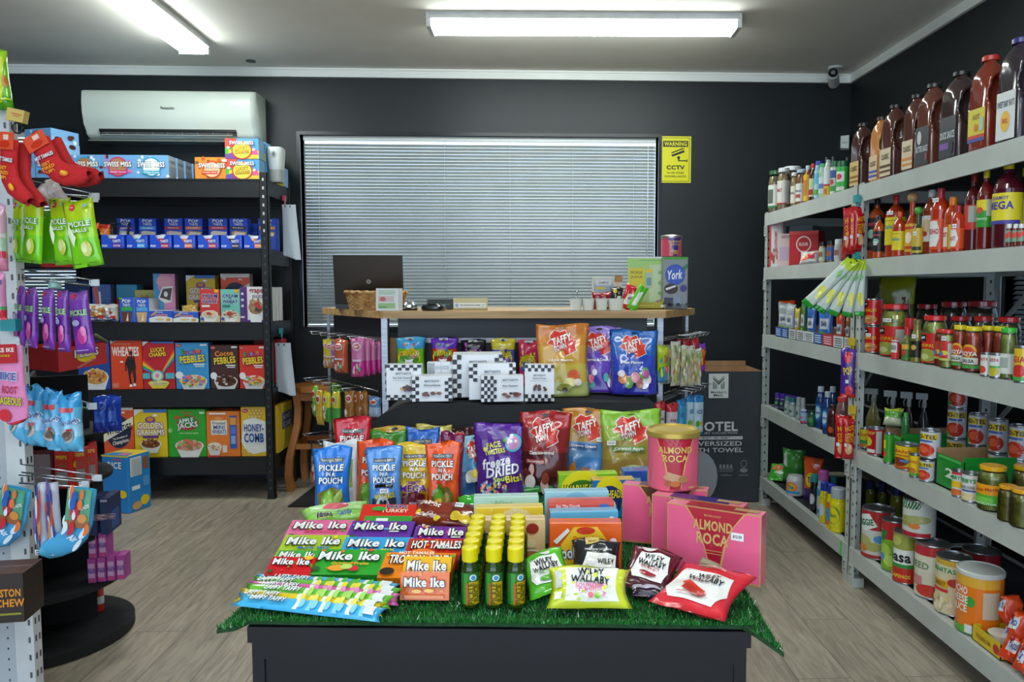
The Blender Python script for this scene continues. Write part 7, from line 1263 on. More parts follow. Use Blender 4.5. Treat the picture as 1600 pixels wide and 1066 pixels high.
rcart(1254, 1304, 361, S2, 'b8242c', [('e', .5, .62, .26, .24, 'e0d0c8'), ('e', .5, .62, .22, .2, 'b8242c'), ('t', 'FLOUR', .5, .62, .3, .1, 'e8dcd4'), ('r', 0, .9, 1, 1, 'd04848')], 'red carton with a round white emblem on second shelf', d=.1, rz=-40, inset=.1)
rcart(1250, 1290, 352, S2, '9aa4ac', [], 'pale translucent plastic box behind the red carton', d=.12, rz=-40, inset=.17)
def rbag(px0, px1, pyt, z, bands, art, label, inset=.02, t=.04, rz=-45, tilt=0, seed=1, name='food_bag', cat='bag', hole=False, h=None, roll=0, zoff=0, group=None):
    X, Y, D, hh = rfit(px0, px1, pyt, z+zoff, inset); Y -= .05*(seed in (101, 102)); q = pouch_mb(D, h or hh, t, bands, art, 'pillow', seed, nu=10, nv=10, hole=hole)
    return put(kind(name, (name, q)), label, cat, (X, Y, z+zoff+.003), (radians(tilt), radians(roll), radians(rz)), group)
rbag(1246, 1282, 392, S2, [(0, 'e0dcd4'), (.7, 'd8d4cc')], [('p', [(.1, .2), (.5, .7), (.9, .8), (.6, .3)], 'e85828'), ('e', .7, .5, .14, .2, 'd83c60')], 'white bag with orange and pink stripes lying on second shelf', inset=.02, tilt=-20)
for i, (a, c, t, bc, cc, lc, nm) in enumerate([(1280, 1291, 378, 'b8a078', '1c1c1c', 'c0ccb0', 'small spice shaker with black cap and green label'), (1292, 1305, 376, '8c5c38', '1c1c20', '3c60a8', 'small spice shaker with black cap and blue label'), (1304, 1317, 374, 'd0d0cc', 'e8ecec', 'c8c0c0', 'small white spice shaker with white cap'), (1315, 1326, 372, '6c3c2c', '1c1c1c', 'a83c38', 'small dark spice shaker behind the red hanging packs')]):
    rk('spice_shaker', lambda R, h: bottle(R, h, bc, cc, [('r', .2, .3, .8, .7, 'a06048')], lc, neck=.8, caph=.2, sh=.78, lb=(.1, .7)), a, c, t, S2, nm+', second shelf', 'spice shaker')
# ---- third shelf near bay
J = 'jars on the third shelf'
RD, YL = 'c82018', 'e0a818'
tam = [('r', .0, .72, .5, .95, '18181a'), ('t', 'Juan', .26, .83, .36, .14, 'f0f0ec', 8), ('t', 'TAMALES', .5, .58, .7, .13, YL), ('e', .5, .2, .4, .17, 'd08848'), ('e', .4, .22, .2, .08, 'e0b070'), ('e', .62, .16, .2, .06, 'b06c38')]
X, Y, D, h = rfit(1352, 1385, 509, S3, .02)
rk('food_can', lambda R, h: can(R, h, RD, tam), 1351, 1380, 509, S3, 'red tamale can, lower of two stacked, third shelf', 'can', inset=.02, sticker=.6)
zc = rfit(1351, 1380, 509, S3, .02)[3]
rk('food_can', lambda R, h: can(R, h, RD, tam), 1351, 1381, 467, S3, 'red tamale can, upper of two stacked, third shelf', 'can', inset=.02, zoff=zc+.002)
nop = [('r', .0, .72, .45, .95, '18181a'), ('t', 'Juan', .24, .83, .34, .14, 'f0f0ec', 8), ('t', 'NOPALES', .55, .58, .6, .12, YL), ('e', .45, .25, .36, .22, '98a040'), ('e', .4, .2, .16, .1, 'c0c888'), ('r', .75, .4, 1, .9, 'b0b4a8')]
rk('pickle_jar', lambda R, h: jar(R, h, content('747828', 'a8a848'), 'd02c28', nop, RD, (.02, .58)), 1376, 1424, 475, S3, 'large cactus jar with red label, beside the tamale cans', 'jar', group=J, sticker=.66)
rk('sauce_bottle', lambda R, h: bottle(R, h, 'c82c28', 'c8ccd0', [('r', .1, .35, .9, .95, 'd8dcdc'), ('r', .2, .5, .8, .8, '8c9494')], 'd0342c', neck=.9, caph=.06, sh=.9, lb=(.05, .9)), 1393, 1406, 531, S3, 'tiny red and white can at the front of third shelf', 'can', inset=-.008)
rk('spice_shaker', lambda R, h: bottle(R, h, '4c3c28', 'c82828', [('e', .5, .5, .3, .2, 'e0a830'), ('r', .1, .1, .9, .4, 'd04028')], '2c2418', neck=.9, caph=.26, sh=.7), 1414, 1432, 497, S3, 'spice shaker with tall red cap behind the green salsa bottle', 'bottle', inset=.05)
rk('sauce_bottle', lambda R, h: bottle(R, h, '6c7030', 'c02c28', [('r', .1, .6, .9, .9, 'd8a838'), ('e', .5, .4, .2, .14, 'c83830'), ('r', 0, 0, 1, .1, '3c8c3c')], '50702c', neck=.5, caph=.2, sh=.62, lb=(.05, .55)), 1410, 1426, 512, S3, 'green salsa bottle with red cap, third shelf', 'bottle', inset=.0)
rk('sauce_bottle', lambda R, h: bottle(R, h, '7c7430', '6c6438', [('e', .5, .6, .2, .16, 'c8a848'), ('r', .1, .1, .9, .4, '20281c')], '15181a', neck=.6, caph=.1, sh=.62, lb=(.12, .5)), 1424, 1444, 499, S3, 'olive green salsa bottle with black label, third shelf', 'bottle', inset=.004, sticker=.56)
rk('pickle_jar', lambda R, h: jar(R, h, content('788034', 'a8b058'), 'd02c28', nop, RD, (.04, .64)), 1441, 1483, 493, S3, 'cactus strip jar with red lid in the middle of third shelf', 'jar', group=J)
emb = [('r', .0, .5, .3, .9, '2c6c50'), ('e', .55, .4, .18, .12, 'e0c830'), ('e', .35, .35, .14, .12, '4c78c0'), ('r', .72, .1, 1, .9, 'b8bcb4'), ('r', 0, 0, 1, .12, 'b8c060')]
rk('salsa_jar', lambda R, h: jar(R, h, content('983420', 'a04028'), 'd83830', emb, 'c83c30', (.2, .68)), 1461, 1483, 514, S3, 'small red salsa jar left of the green salsa jar', 'jar', group=J, inset=.02)
rk('salsa_jar', lambda R, h: jar(R, h, content('888838', 'a8a850'), 'd83830', emb, 'c83830', (.2, .7)), 1469, 1495, 515, S3, 'small green salsa jar with red lid at the shelf front', 'jar', group=J, inset=.0, sticker=.72)
goy = [('e', .5, .8, .34, .3, 'e8b028'), ('e', .5, .8, .24, .2, 'd84028'), ('t', 'GOYA', .5, .68, .7, .2, 'e8e8e0', 0, 'b83028'), ('r', .1, .2, .9, .5, 'd8dcd0'), ('t', 'SALSA', .5, .35, .5, .16, '3c4c3c'), ('r', 0, 0, 1, .16, '48a048')]
rk('salsa_jar', lambda R, h: jar(R, h, content('983420', 'b84c30'), 'e0cc20', goy, '8c2c1c', (.1, .56)), 1489, 1514, 508, S3, 'tall red salsa jar with yellow lid, left of a matching pair', 'jar', group='yellow-lidded salsa jars')
rk('salsa_jar', lambda R, h: jar(R, h, content('983420', 'b84c30'), 'e0cc20', goy, '8c2c1c', (.08, .56)), 1506, 1538, 510, S3, 'tall red salsa jar with yellow lid, right of a matching pair', 'jar', group='yellow-lidded salsa jars')
for i, (a, c, t) in enumerate([(1532, 1560, 509), (1551, 1578, 510)]):
    rk('salsa_jar', lambda R, h: jar(R, h, content('983420', 'b84c30'), 'e0cc20', [], '8c2c1c', (.08, .4)), a, c, t, S3, 'yellow-lidded red salsa jar behind the small cans, %s one' % ['left', 'right'][i], 'jar', inset=.07, group='yellow-lidded salsa jars')
cc = [('t', 'GOYA', .5, .78, .6, .16, 'c02c38'), ('e', .4, .25, .3, .2, 'd04838')]
rk('food_can', lambda R, h: can(R, h, 'd4d8d4', cc), 1532, 1551, 551, S3, 'small white can with red tomatoes on the third shelf', 'can', inset=-.008)
rk('food_can', lambda R, h: can(R, h, 'd4d8d4', [('t', 'GOYA', .5, .78, .6, .16, 'c02c38'), ('e', .5, .25, .34, .24, 'b8b030'), ('r', 0, .4, 1, .5, '60a850')]), 1546, 1570, 552, S3, 'small white can with a green picture on the third shelf', 'can', inset=-.008)
rk('salsa_jar', lambda R, h: jar(R, h, content('7c8440', '98a050'), '3cb838', [('r', .1, .05, .8, .95, 'd8dcd8'), ('r', .2, .3, .7, .8, 'a8b0a8')], 'c8ccc4', (.1, .5)), 1562, 1592, 512, S3, 'green salsa jar with bright green lid, third shelf right', 'jar', inset=.01)
rk('food_can', lambda R, h: can(R, h, 'd8b828', [('t', 'GIA', .5, .66, .6, .2, 'c83038'), ('e', .5, .3, .36, .2, 'c83028'), ('r', 0, 0, 1, .12, '48a048')]), 1584, 1614, 541, S3, 'yellow and red can cut by right edge, third shelf', 'can', inset=-.006)
for i, (a, c, t, ins) in enumerate([(1483, 1521, 494, .13), (1520, 1556, 494, .13), (1556, 1598, 495, .13)]):
    rk('pickle_jar', lambda R, h: jar(R, h, content('484c20', '646830'), 'c02828', [], None), a, c, t, S3, 'red-lidded dark green jar in the second row, %s of three' % ['left', 'middle', 'right'][i], 'jar', inset=ins, group='second-row jars on the third shelf')
for i, (a, c, t, ins) in enumerate([(1430, 1468, 475, .24), (1467, 1514, 471, .26), (1508, 1562, 470, .28)]):
    rk('pickle_jar', lambda R, h: jar(R, h, content('2c2418', '44402c'), 'a02024', [], None), a, c, t, S3, 'large dark red-lidded jar at the back of third shelf, %s of three' % ['left', 'middle', 'right'][i], 'jar', inset=ins, group='rear jars on the third shelf')
rbag(1372, 1434, 434, S3, [(0, 'a8aca4'), (.35, '60681c'), (.6, 'a8b020')], [('t', 'Lime', .35, .55, .4, .14, '203010', 0, None, .3), ('t', '7', .7, .6, .12, .2, 'a02828'), ('e', .75, .25, .14, .12, '386c20')], 'tall yellow-green bag at the back above the cactus jar', inset=.3, rz=-30, t=.03)
# ---- far bay third shelf: bar trays with packets
xs3 = [(1212, 1222, '2c58b0'), (1222, 1232, '2c58b0'), (1233, 1244, 'd0d4d4'), (1245, 1258, 'd0d4d4'), (1258, 1272, 'd4d8d8'), (1272, 1286, '3060a8'), (1286, 1303, 'c83440'), (1303, 1319, 'd4d8d8'), (1320, 1335, 'd4d8d8')]
pk3 = [(1214, 1238, 474, 'a0a8a8', 'silver grey'), (1226, 1246, 476, 'b0b4b8', 'grey and pink'), (1242, 1253, 482, 'c8a820', 'yellow'), (1252, 1262, 472, '3c7c34', 'dark green'), (1260, 1278, 480, '3468b8', 'deep blue'), (1277, 1305, 479, '3c78cc', 'large blue'), (1306, 1322, 490, 'd84c28', 'orange-red'), (1322, 1333, 494, '9c5c34', 'brown')]
y0b = .0
for i, (a, c, col) in enumerate(xs3):
    yt0 = 510+(a-1212)*.29
    X, Y, D, h = rfit(a, c, yt0, S3, .004); wd = (atx(a, 520, GX+.01).y-atx(c, 520, GX+.01).y)*.97; h = .052; dp = .2; b = MB(); m = mat(col)
    b.box(-wd/2, 0, 0, wd/2, dp, .002, m); b.box(-wd/2, 0, 0, wd/2, .002, h, m); b.box(-wd/2, dp-.002, 0, wd/2, dp, h*1.3, m)
    for s in (-wd/2, wd/2-.002): b.add([(s, 0, 0), (s, dp, 0), (s, dp, h*1.3), (s, 0, h), (s+.002, 0, 0), (s+.002, dp, 0), (s+.002, dp, h*1.3), (s+.002, 0, h)], [(0, 1, 2, 3), (7, 6, 5, 4), (3, 2, 6, 7), (0, 4, 5, 1)], M['kraft'])
    tc = 'e8ecec' if col in ('2c58b0', '3060a8', 'c83440') else '4c5458'
    b.art(flat(wd, h), wd/h, [('r', .15, .15+.2*j, .85, .22+.2*j, tc) for j in range(4)])
    Yc = (atx(a, 520, GX+.01).y+atx(c, 520, GX+.01).y)/2
    o = obj('bar_tray', b, None, (GX+.008, Yc, S3+.001), (0, 0, radians(-90))); tag(o, ['first', 'second', 'third', 'fourth', 'fifth', 'sixth', 'seventh', 'eighth', 'ninth'][i]+' snack bar tray from the far end, %s front' % {'2c58b0': 'blue', 'd0d4d4': 'white', 'd4d8d8': 'white', '3060a8': 'blue', 'c83440': 'red'}[col], 'tray', 'snack bar trays on the third shelf')
for i, (a, c, t, col, nm) in enumerate(pk3):
    rbag(a, c, t, S3, [(0, col)], [('r', .2, .35, .8, .65, 'd0d4d8'), ('t', 'BAR', .5, .5, .4, .14, '2c3c60'), ('e', .4, .2, .2, .1, '60a838')], nm+' snack packet standing in the bar trays', inset=.02, t=.03, rz=-50, seed=70+i, name='snack_packet', cat='packet', group='packets in the bar trays', zoff=.006)
rbag(1216, 1245, 471, S3, [(0, 'e05020')], [], 'orange snack packet behind the silver grey one', inset=.05, t=.03, rz=-40, seed=80, name='snack_packet', cat='packet')
# ---- fourth shelf near bay
def rotel(z0): return [('r', 0, .7, 1, .92, 'e0c020'), ('t', 'RO-TEL', .5, .81, .86, .16, '1c2050'), ('r', .2, .6, .8, .68, '4868b0'), ('e', .5, .28, .38, .26, 'c83820'), ('e', .45, .3, .2, .14, 'e06040'), ('e', .2, .12, .1, .08, '58a040')]
RT = 'stacked tomato cans on the fourth shelf'
zc = None
cols_ = [(1478, 1511), (1511, 1544), (1543, 1577), (1575, 1612)]
X, Y, D, h = rfit(1478, 1511, 677, S4, .2); hc = max(.085, min(.115, h))
for i, (a, c) in enumerate(cols_):
    for k in range(3 if i == 0 else 2):
        X, Y, D, _ = rfit(a, c, 677, S4, .2)
        put(kind('food_can', *can(D/2*.98, hc, 'c4c8cc', rotel(0))), 'white tomato can with yellow band, %s column from left, %s in its stack' % (['first', 'second', 'third', 'fourth'][i], ['bottom', 'middle' if i == 0 else 'top', 'top'][k]), 'can', (X, Y, S4+k*(hc+.001)), radians(-52+8*k-6*i), RT)
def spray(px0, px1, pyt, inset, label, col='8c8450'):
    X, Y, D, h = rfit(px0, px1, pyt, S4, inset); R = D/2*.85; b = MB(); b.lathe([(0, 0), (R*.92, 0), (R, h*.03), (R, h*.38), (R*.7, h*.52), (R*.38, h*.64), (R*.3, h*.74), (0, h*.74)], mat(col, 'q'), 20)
    t = MB(); t.lathe([(R*.36, h*.72), (R*.36, h*.8), (0, h*.8)], mat('9ca09c', 's'), 16); t.box(-R*.25, -R*1.3, h*.86, R*.25, R*.5, h*.97, mat('9ca09c', 's')); t.box(-R*.18, -R*.25, h*.78, R*.18, R*.3, h*.9, mat('9ca09c', 's'))
    tr = MB(); tr.tube([(0, -R*.5, h*.88), (0, -R*.8, h*.8), (0, -R*.7, h*.72)], R*.1, mat('8c908c', 's'), 6)
    put(kind('spray_bottle', ('bottle', b), ('spray_head', t), ('trigger', tr)), label, 'spray bottle', (X, Y, S4), radians(-120), 'spray bottles on the fourth shelf')
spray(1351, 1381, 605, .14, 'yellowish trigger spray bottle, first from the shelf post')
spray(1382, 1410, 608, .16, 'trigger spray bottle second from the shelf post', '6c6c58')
spray(1408, 1434, 610, .2, 'trigger spray bottle third from the shelf post', '4c3c38'); spray(1432, 1458, 612, .26, 'trigger spray bottle fourth from the shelf post, colour darkened for shade', '30343c')  # last bottle's body colour is darkened to stand for shelf shade
def veg(base, art): return lambda R, h: can(R, h, base, art)
rk('food_can', veg('e0c820', [('t', 'BEANS', .5, .7, .7, .16, 'd84028'), ('r', 0, .2, 1, .4, '3c9c48'), ('e', .5, .1, .3, .1, 'd87038')]), 1343, 1361, 668, S4, 'yellow and green can at far end of the fourth shelf', 'can', inset=.03)
rk('food_can', veg('b01c24', [('t', 'BEEF', .4, .86, .6, .12, 'd8a848'), ('e', .3, .5, .26, .2, 'c8c030'), ('r', .75, .05, 1, .95, 'b8bcc0'), ('r', .1, .06, .7, .2, 'd8d0d0')]), 1355, 1384, 668, S4, 'dark red can with yellow picture, fourth shelf', 'can', inset=.004)
b = MB(); 
def green_tray(px0, px1, pyt, label, num='', inset=.0, hh=None):
    Y0 = atx(px0, 700, GX+inset).y; Y1 = atx(px1, 700, GX+inset).y; w = Y0-Y1; h = hh or atx(px1, pyt, GX+inset).z-S4; b = MB(); t = .003; dp = .28; m = mat('1c8c30', 's')
    b.box(-w/2, 0, 0, w/2, t, h, m); b.box(-w/2, 0, 0, -w/2+t, dp, h*1.15, M['kraft']); b.box(w/2-t, 0, 0, w/2, dp, h*1.15, m); b.box(-w/2, dp-t, 0, w/2, dp, h*1.15, m); b.box(-w/2, 0, 0, w/2, dp, t, m)
    b.art(lambda u, v, o: ((u-.5)*w, -o, v*h), w/h, [('t', num, .5, .5, .3, .3, 'e0e8e0'), ('r', .1, .9, .9, .98, '54b858')] if num else [('r', .1, .9, .9, .98, '54b858')])
    o = obj('cardboard_tray', b, None, (GX+inset+.004, (Y0+Y1)/2, S4), (0, 0, radians(-90))); tag(o, label, 'tray')
green_tray(1383, 1408, 690, 'small green cardboard tray behind the yellow cans', '', .06, .1)
green_tray(1462, 1506, 716, 'green cardboard tray with a white number 2, fourth shelf', '2', .03, .11)
rk('food_can', veg('3c9c30', [('r', 0, .5, .5, .8, 'e0c828'), ('e', .4, .3, .2, .12, 'd04830')]), 1381, 1397, 676, S4, 'green and yellow can in the small green tray', 'can', inset=-.004)
rk('food_can', veg('e8c41c', [('t', 'BEANS', .5, .76, .7, .14, 'd84828'), ('r', .1, .55, .9, .62, 'c87828'), ('e', .45, .3, .32, .2, '8c3820'), ('r', .5, .3, .95, .4, '4890c8'), ('r', 0, 0, 1, .1, 'd85828')]), 1398, 1438, 693, S4, 'large yellow bean can with blue rim, fourth shelf', 'can', inset=.0)
rk('food_can', veg('e8c41c', [('t', 'BEANS', .5, .7, .7, .14, 'd84828'), ('e', .5, .25, .3, .16, 'c87828'), ('r', 0, 0, 1, .14, '60a838')]), 1421, 1440, 709, S4, 'small yellow can right of the large bean can', 'can', inset=-.01)
X, Y, D, h = rfit(1436, 1459, 716, S4, -.006)
rk('food_can', veg('c4c8cc', rotel(0)), 1436, 1462, 717, S4, 'tomato can at shelf front, lower of the two next to green tray', 'can', inset=-.006); h0 = rfit(1436, 1462, 717, S4, -.006)[3]
rk('food_can', veg('c8ccd0', rotel(0)), 1437, 1472, 671, S4, 'tomato can at shelf front, upper of the two next to green tray', 'can', inset=.0, zoff=h0+.002)
rk('food_can', veg('d0d4d0', [('t', 'LIBBYS', .5, .78, .8, .16, '2c8c38'), ('r', 0, .35, 1, .62, 'e8b820'), ('e', .5, .15, .4, .14, 'd86828'), ('r', 0, .9, 1, 1, 'c83038')]), 1487, 1511, 734, S4, 'white and orange vegetable can, left of the corn cans', 'can', inset=-.004)
rk('food_can', veg('d4d8d4', [('t', 'LIBBYS', .5, .78, .8, .16, '2c8c38'), ('t', 'WHITE CORN', .5, .52, .7, .12, '5c5c50'), ('r', .3, .36, .9, .42, '3c50a0'), ('e', .5, .15, .4, .14, 'd8c898')]), 1502, 1534, 738, S4, 'white vegetable can beside the cactus jar', 'can', inset=-.004)
dm = [('r', 0, .5, 1, 1, 'e89c18'), ('t', 'Dona Maria', .5, .76, .7, .16, 'b84818', 6), ('r', 0, 0, 1, .5, '50b030'), ('e', .45, .25, .3, .14, '78c848'), ('t', 'NOPALITOS', .5, .08, .6, .1, 'e0ecd8')]
rk('pickle_jar', lambda R, h: jar(R, h, content('687028', '8c9440'), 'e0a818', dm, 'e89c18', (.14, .6)), 1526, 1578, 727, S4, 'large cactus jar with orange and green label, fourth shelf', 'jar', inset=-.004)
rk('pickle_jar', lambda R, h: jar(R, h, content('50501c', '7c6c28'), 'd89818', [('e', .5, .5, .3, .3, '5c2c24')], None), 1558, 1594, 758, S4, 'yellow-lidded pepper jar at right of the large cactus jar', 'jar', inset=-.012)
rk('pickle_jar', lambda R, h: jar(R, h, content('585820', '848038'), 'e0a018', [('t', 'PEPPERS', .5, .7, .7, .1, 'a04020')], None), 1577, 1622, 764, S4, 'yellow-lidded jar cut off by right edge, fourth shelf', 'jar', inset=-.012)
rk('pickle_jar', lambda R, h: jar(R, h, content('585820', '787838'), 'd8a018', [], None), 1580, 1626, 727, S4, 'yellow-lidded jar behind the ones at right edge, fourth shelf', 'jar', inset=.1)
rk('small_bottle', lambda R, h: bottle(R, h, '2c7c38', '50b048', [('r', 0, .3, 1, .7, 'd85c20'), ('r', 0, 0, 1, .3, 'd8dcd8')], '2c6c34', neck=.5, sh=.8, lb=(.05, .75)), 1409, 1422, 645, S4, 'small green and orange bottle among the spray bottles', 'bottle', inset=.08)
rbag(1378, 1411, 646, S4, [(0, 'c0c8a8'), (.4, '58a030'), (.8, 'c8d048')], [], 'green leafy foil packet lying on top of cans on fourth shelf', inset=.03, t=.05, rz=-40, tilt=-20, zoff=.13, h=.07)
# ---- far bay fourth shelf
for i in range(5):
    rk('sanitiser_bottle', lambda R, h: bottle(R, h, '8c8ca0', '4c2c98', [('e', .5, .5, .3, .2, '50b060')], '38285c', neck=.9, caph=.3, sh=.66, lb=(.1, .6)), 1211+8*i, 1219+8.5*i, 614+1.5*i, S4, 'purple-capped bottle on far fourth shelf, %s from the far end' % ['first', 'second', 'third', 'fourth', 'fifth'][i], 'bottle', inset=.03+.02*i, group='purple-capped bottles')
for i, (a, c, t, bc, cc2, nm) in enumerate([(1226, 1236, 620, '98a8a4', '5c8078', 'pale bottle behind the teal-capped one'), (1233, 1245, 622, '8ca09c', '1c6c74', 'clear bottle with teal cap'), (1244, 1253, 621, 'a0a8a4', '98a09c', 'slim grey tube left of the wider grey tube'), (1251, 1259, 622, '98a4a4', 'a0a8a8', 'wider grey tube')]):
    rk('toiletry_bottle', lambda R, h: bottle(R, h, bc, cc2, [('e', .5, .4, .2, .2, '3c6c5c')], 'a8b4b0', neck=.8, caph=.2, sh=.75), a, c, t, S4, nm+' on far fourth shelf', 'bottle', inset=.004)
rk('cleaner_bottle', lambda R, h: bottle(R, h, '3c60b8', 'c0c8d0', [('t', 'JIF', .5, .5, .5, .2, 'c83040'), ('r', 0, 0, 1, .2, 'c83838')], '9cb8d8', neck=.7, sh=.8, lb=(.05, .8)), 1251, 1262, 640, S4, 'small blue and red bottle at shelf front, far fourth shelf', 'bottle', inset=-.008)
rk('cleaner_bottle', lambda R, h: bottle(R, h, '1c4c30', '1c3c28', [('r', .1, .3, .9, .7, '4c8c50')], '1f5c38', neck=.8, sh=.85, lb=(.05, .8)), 1262, 1275, 641, S4, 'dark green bottle left of the blue detergent bottles', 'bottle', inset=-.004)
det = [('e', .5, .5, .36, .4, '3c90d0'), ('e', .5, .5, .26, .3, 'b8d8e8'), ('t', 'Dawn', .5, .5, .5, .16, '2850a0')]
for i, (a, c, t, ins, nm) in enumerate([(1275, 1291, 604, .02, 'left and tallest'), (1286, 1301, 612, -.004, 'front one'), (1294, 1309, 604, .06, 'rear one')]):
    rk('detergent_bottle', lambda R, h: bottle(R, h, '1c3c74', 'a8b4bc', det, '1c4484', neck=.55, caph=.12, sh=.7, lb=(.15, .62)), a, c, t, S4, 'blue dish detergent bottle, %s of three' % nm, 'bottle', inset=ins, group='blue detergent bottles')
rk('detergent_bottle', lambda R, h: bottle(R, h, '4c1c18', '2c1c18', [('e', .6, .2, .2, .2, 'd85020')], '3c1814', neck=.6, sh=.75), 1293, 1312, 632, S4, 'dark brown soap bottle beside the blue detergent bottles', 'bottle', inset=-.004)
rk('detergent_bottle', lambda R, h: bottle(R, h, '7c5850', 'c83830', [('r', .6, .2, 1, .5, 'd8b828')], '8c6c64', neck=.7, sh=.75), 1306, 1332, 620, S4, 'clear reddish soap bottle with red cap behind hanging packs', 'bottle', inset=-.0)
b = MB(); b.tube([(.02, 0, 0), (-.015, .01, .03), (-.03, .02, .02), (-.035, .03, -.02), (-.035, .04, -.08)], .004, mat('c8cccc'), 6); o = obj('white_cable', b, None, (GX-.02, GYF+.03, S4+.01)); tag(o, 'white cable looping over the far end of fourth shelf', 'cable')
# ---- bottom shelf near bay
vg = [('r', 0, .6, 1, 1, 'b02830'), ('p', [(.05, .6), (.1, .85), (.5, .95), (.7, .7), (.4, .56)], 'e0e8e0'), ('t', 'VEGGIE', .36, .74, .5, .14, '1c6c38', 10), ('e', .35, .35, .2, .12, 'b0b070'), ('e', .6, .24, .22, .1, 'a8a860'), ('e', .3, .18, .16, .08, 'd87c3c'), ('e', .75, .42, .14, .08, '4c90d0'), ('r', 0, 0, 1, .07, 'b02830')]
rk('large_can', veg('c8ccc4', vg), 1345, 1402, 793, S5, 'large vegetable can with green badge, furthest back on bottom shelf', 'can', rz=-58, inset=.0)
rk('large_can', veg('7cb030', [('r', 0, .64, 1, 1, 'b82c30'), ('p', [(0, .6), (.1, .86), (.5, .8), (.4, .6)], '1c7c3c'), ('e', .4, .4, .24, .14, 'a8cc50'), ('e', .6, .2, .22, .12, 'b8d860'), ('e', .3, .26, .14, .08, '4c90d0')]), 1377, 1420, 811, S5, 'large green can with red top band, second on bottom shelf', 'can', inset=.01)
h_ = rfit(1395, 1437, 829, S5, -.004)[3]
rk('large_can', veg('9ca048', [('r', 0, .36, 1, .68, 'e0e4e0'), ('t', 'basa', .5, .53, .8, .22, '15181a'), ('r', 0, .3, 1, .38, '2c8c3c'), ('r', 0, 0, 1, .3, 'c02c24'), ('t', 'JALAPENOS', .5, .12, .8, .1, 'e8c030'), ('e', .4, .85, .2, .1, 'b8bc60')]), 1395, 1437, 829, S5, 'jalapeno can with white band and red foot on bottom shelf', 'can', inset=-.004)
rk('large_can', veg('c8ccc4', [('p', [(.1, .75), (.15, 1), (.8, 1), (.7, .8)], '1c6c38'), ('e', .4, .42, .34, .16, '9c9c58'), ('e', .6, .3, .14, .08, 'd87c3c'), ('e', .7, .5, .3, .12, 'a8a868'), ('r', 0, 0, 1, .12, 'b02830')]), 1409, 1466, 778, S5, 'large vegetable can stacked on top of the jalapeno can', 'can', inset=.0, zoff=h_+.002, rz=-60)
rk('large_can', veg('d0ccb8', [('r', 0, .82, 1, 1, 'b83038'), ('r', .1, .5, .9, .8, 'd8d4c0'), ('t', 'SEED', .4, .62, .5, .14, '7c8c68'), ('e', .3, .3, .2, .1, 'c87878'), ('e', .65, .14, .32, .12, 'c83828'), ('r', .3, .24, .5, .4, 'c8807c')]), 1422, 1494, 847, S5, 'large pale can with red tomatoes on bottom shelf', 'can', inset=.0, dk=.84)
rk('large_can', veg('d8cca8', [('r', 0, .9, 1, 1, 'c8a838'), ('t', "JUANITAS", .4, .8, .7, .12, '1c8c3c', 0, 'e8e8d8'), ('r', .05, .48, .6, .62, 'e0b020'), ('t', 'HOMINY', .33, .55, .44, .1, '8c6818'), ('r', .05, .4, .6, .46, 'c83028'), ('e', .72, .6, .14, .08, 'b82c30')]+blobs(24, .05, .02, .95, .34, .06, ['e8dcb8', 'd8c890', 'f0e8d0'], 5)), 1454, 1530, 868, S5, 'large hominy can on the bottom shelf', 'can', inset=.0, dk=.84)
rk('large_can', lambda R, h: can(R, h, 'e87818', [('r', 0, .8, 1, 1, 'e0a838'), ('t', 'NACHO', .25, .72, .4, .13, 'f0ece0', 0), ('t', 'CHEESE', .25, .57, .42, .13, 'f0ece0'), ('t', 'SAUCE', .25, .42, .4, .13, 'f0ece0'), ('e', .5, .55, .08, .09, '3c9c38'), ('r', .7, .3, .98, .75, 'c8b8a0'), ('r', 0, 0, 1, .12, '58a838'), ('r', .42, .02, .6, .16, 'd8dcd8')], lid='c8ccc8'), 1491, 1574, 889, S5, 'large orange nacho cheese can with a white lid, bottom shelf', 'can', rz=-54, inset=.0)
for i, (a, c, t) in enumerate([(1352, 1370, 752), (1371, 1388, 754), (1390, 1412, 756)]):
    rk('detergent_bottle', lambda R, h: bottle(R, h, '6c7418', '1c3068', base=False, neck=.7, caph=.25, sh=.66), a, c, t, S5, 'dark yellow detergent bottle with blue cap behind the big cans, %s' % ['left', 'middle', 'right'][i], 'bottle', inset=.3, group='rear detergent bottles')
rk('large_can', veg('8c1c24', []), 1500, 1568, 858, S5, 'dark red large can at the back of bottom shelf', 'can', inset=.24)
# tray with pots and orange snack bags
def _ytray():
    A_ = atx(1520, 975, GX+.0); Y0, Y1 = atx(1519, 960, GX+.01).y, atx(1565, 960, GX+.01).y; w = Y0-Y1; b = MB(); c = mat('d8b820'); t = .003; h = .05; dp = .2
    b.box(-w/2, 0, 0, w/2, t, h, c); b.box(-w/2, dp-t, 0, w/2, dp, h*2, c); b.box(-w/2, 0, 0, -w/2+t, dp, h, c); b.box(w/2-t, 0, 0, w/2, dp, h, c); b.box(-w/2, 0, 0, w/2, dp, t, c)
    b.art(flat(w, h), w/h, [('t', 'PREMIUM', .4, .5, .5, .3, 'a87818'), ('e', .85, .5, .1, .3, 'c03030')]); o = obj('cardboard_tray', b, None, (GX+.012, (Y0+Y1)/2, S5), (0, 0, radians(-90))); tag(o, 'yellow cardboard tray of dip pots on bottom shelf', 'tray')
    for k in range(2):
        q = MB(); q.lathe([(0, 0), (.028, 0), (.036, .045), (.038, .047), (.036, .048), (0, .048)], mat('d8d4c8', 'g'), 20); cyl_art(q, .036, .0475, .0476, [], 1)
        o = obj('dip_pot', q, None, (GX+.06+.075*k, (Y0+Y1)/2, S5+.005)); tag(o, 'small cream dip pot in the yellow tray, %s one' % ['front', 'back'][k], 'pot')
_ytray()
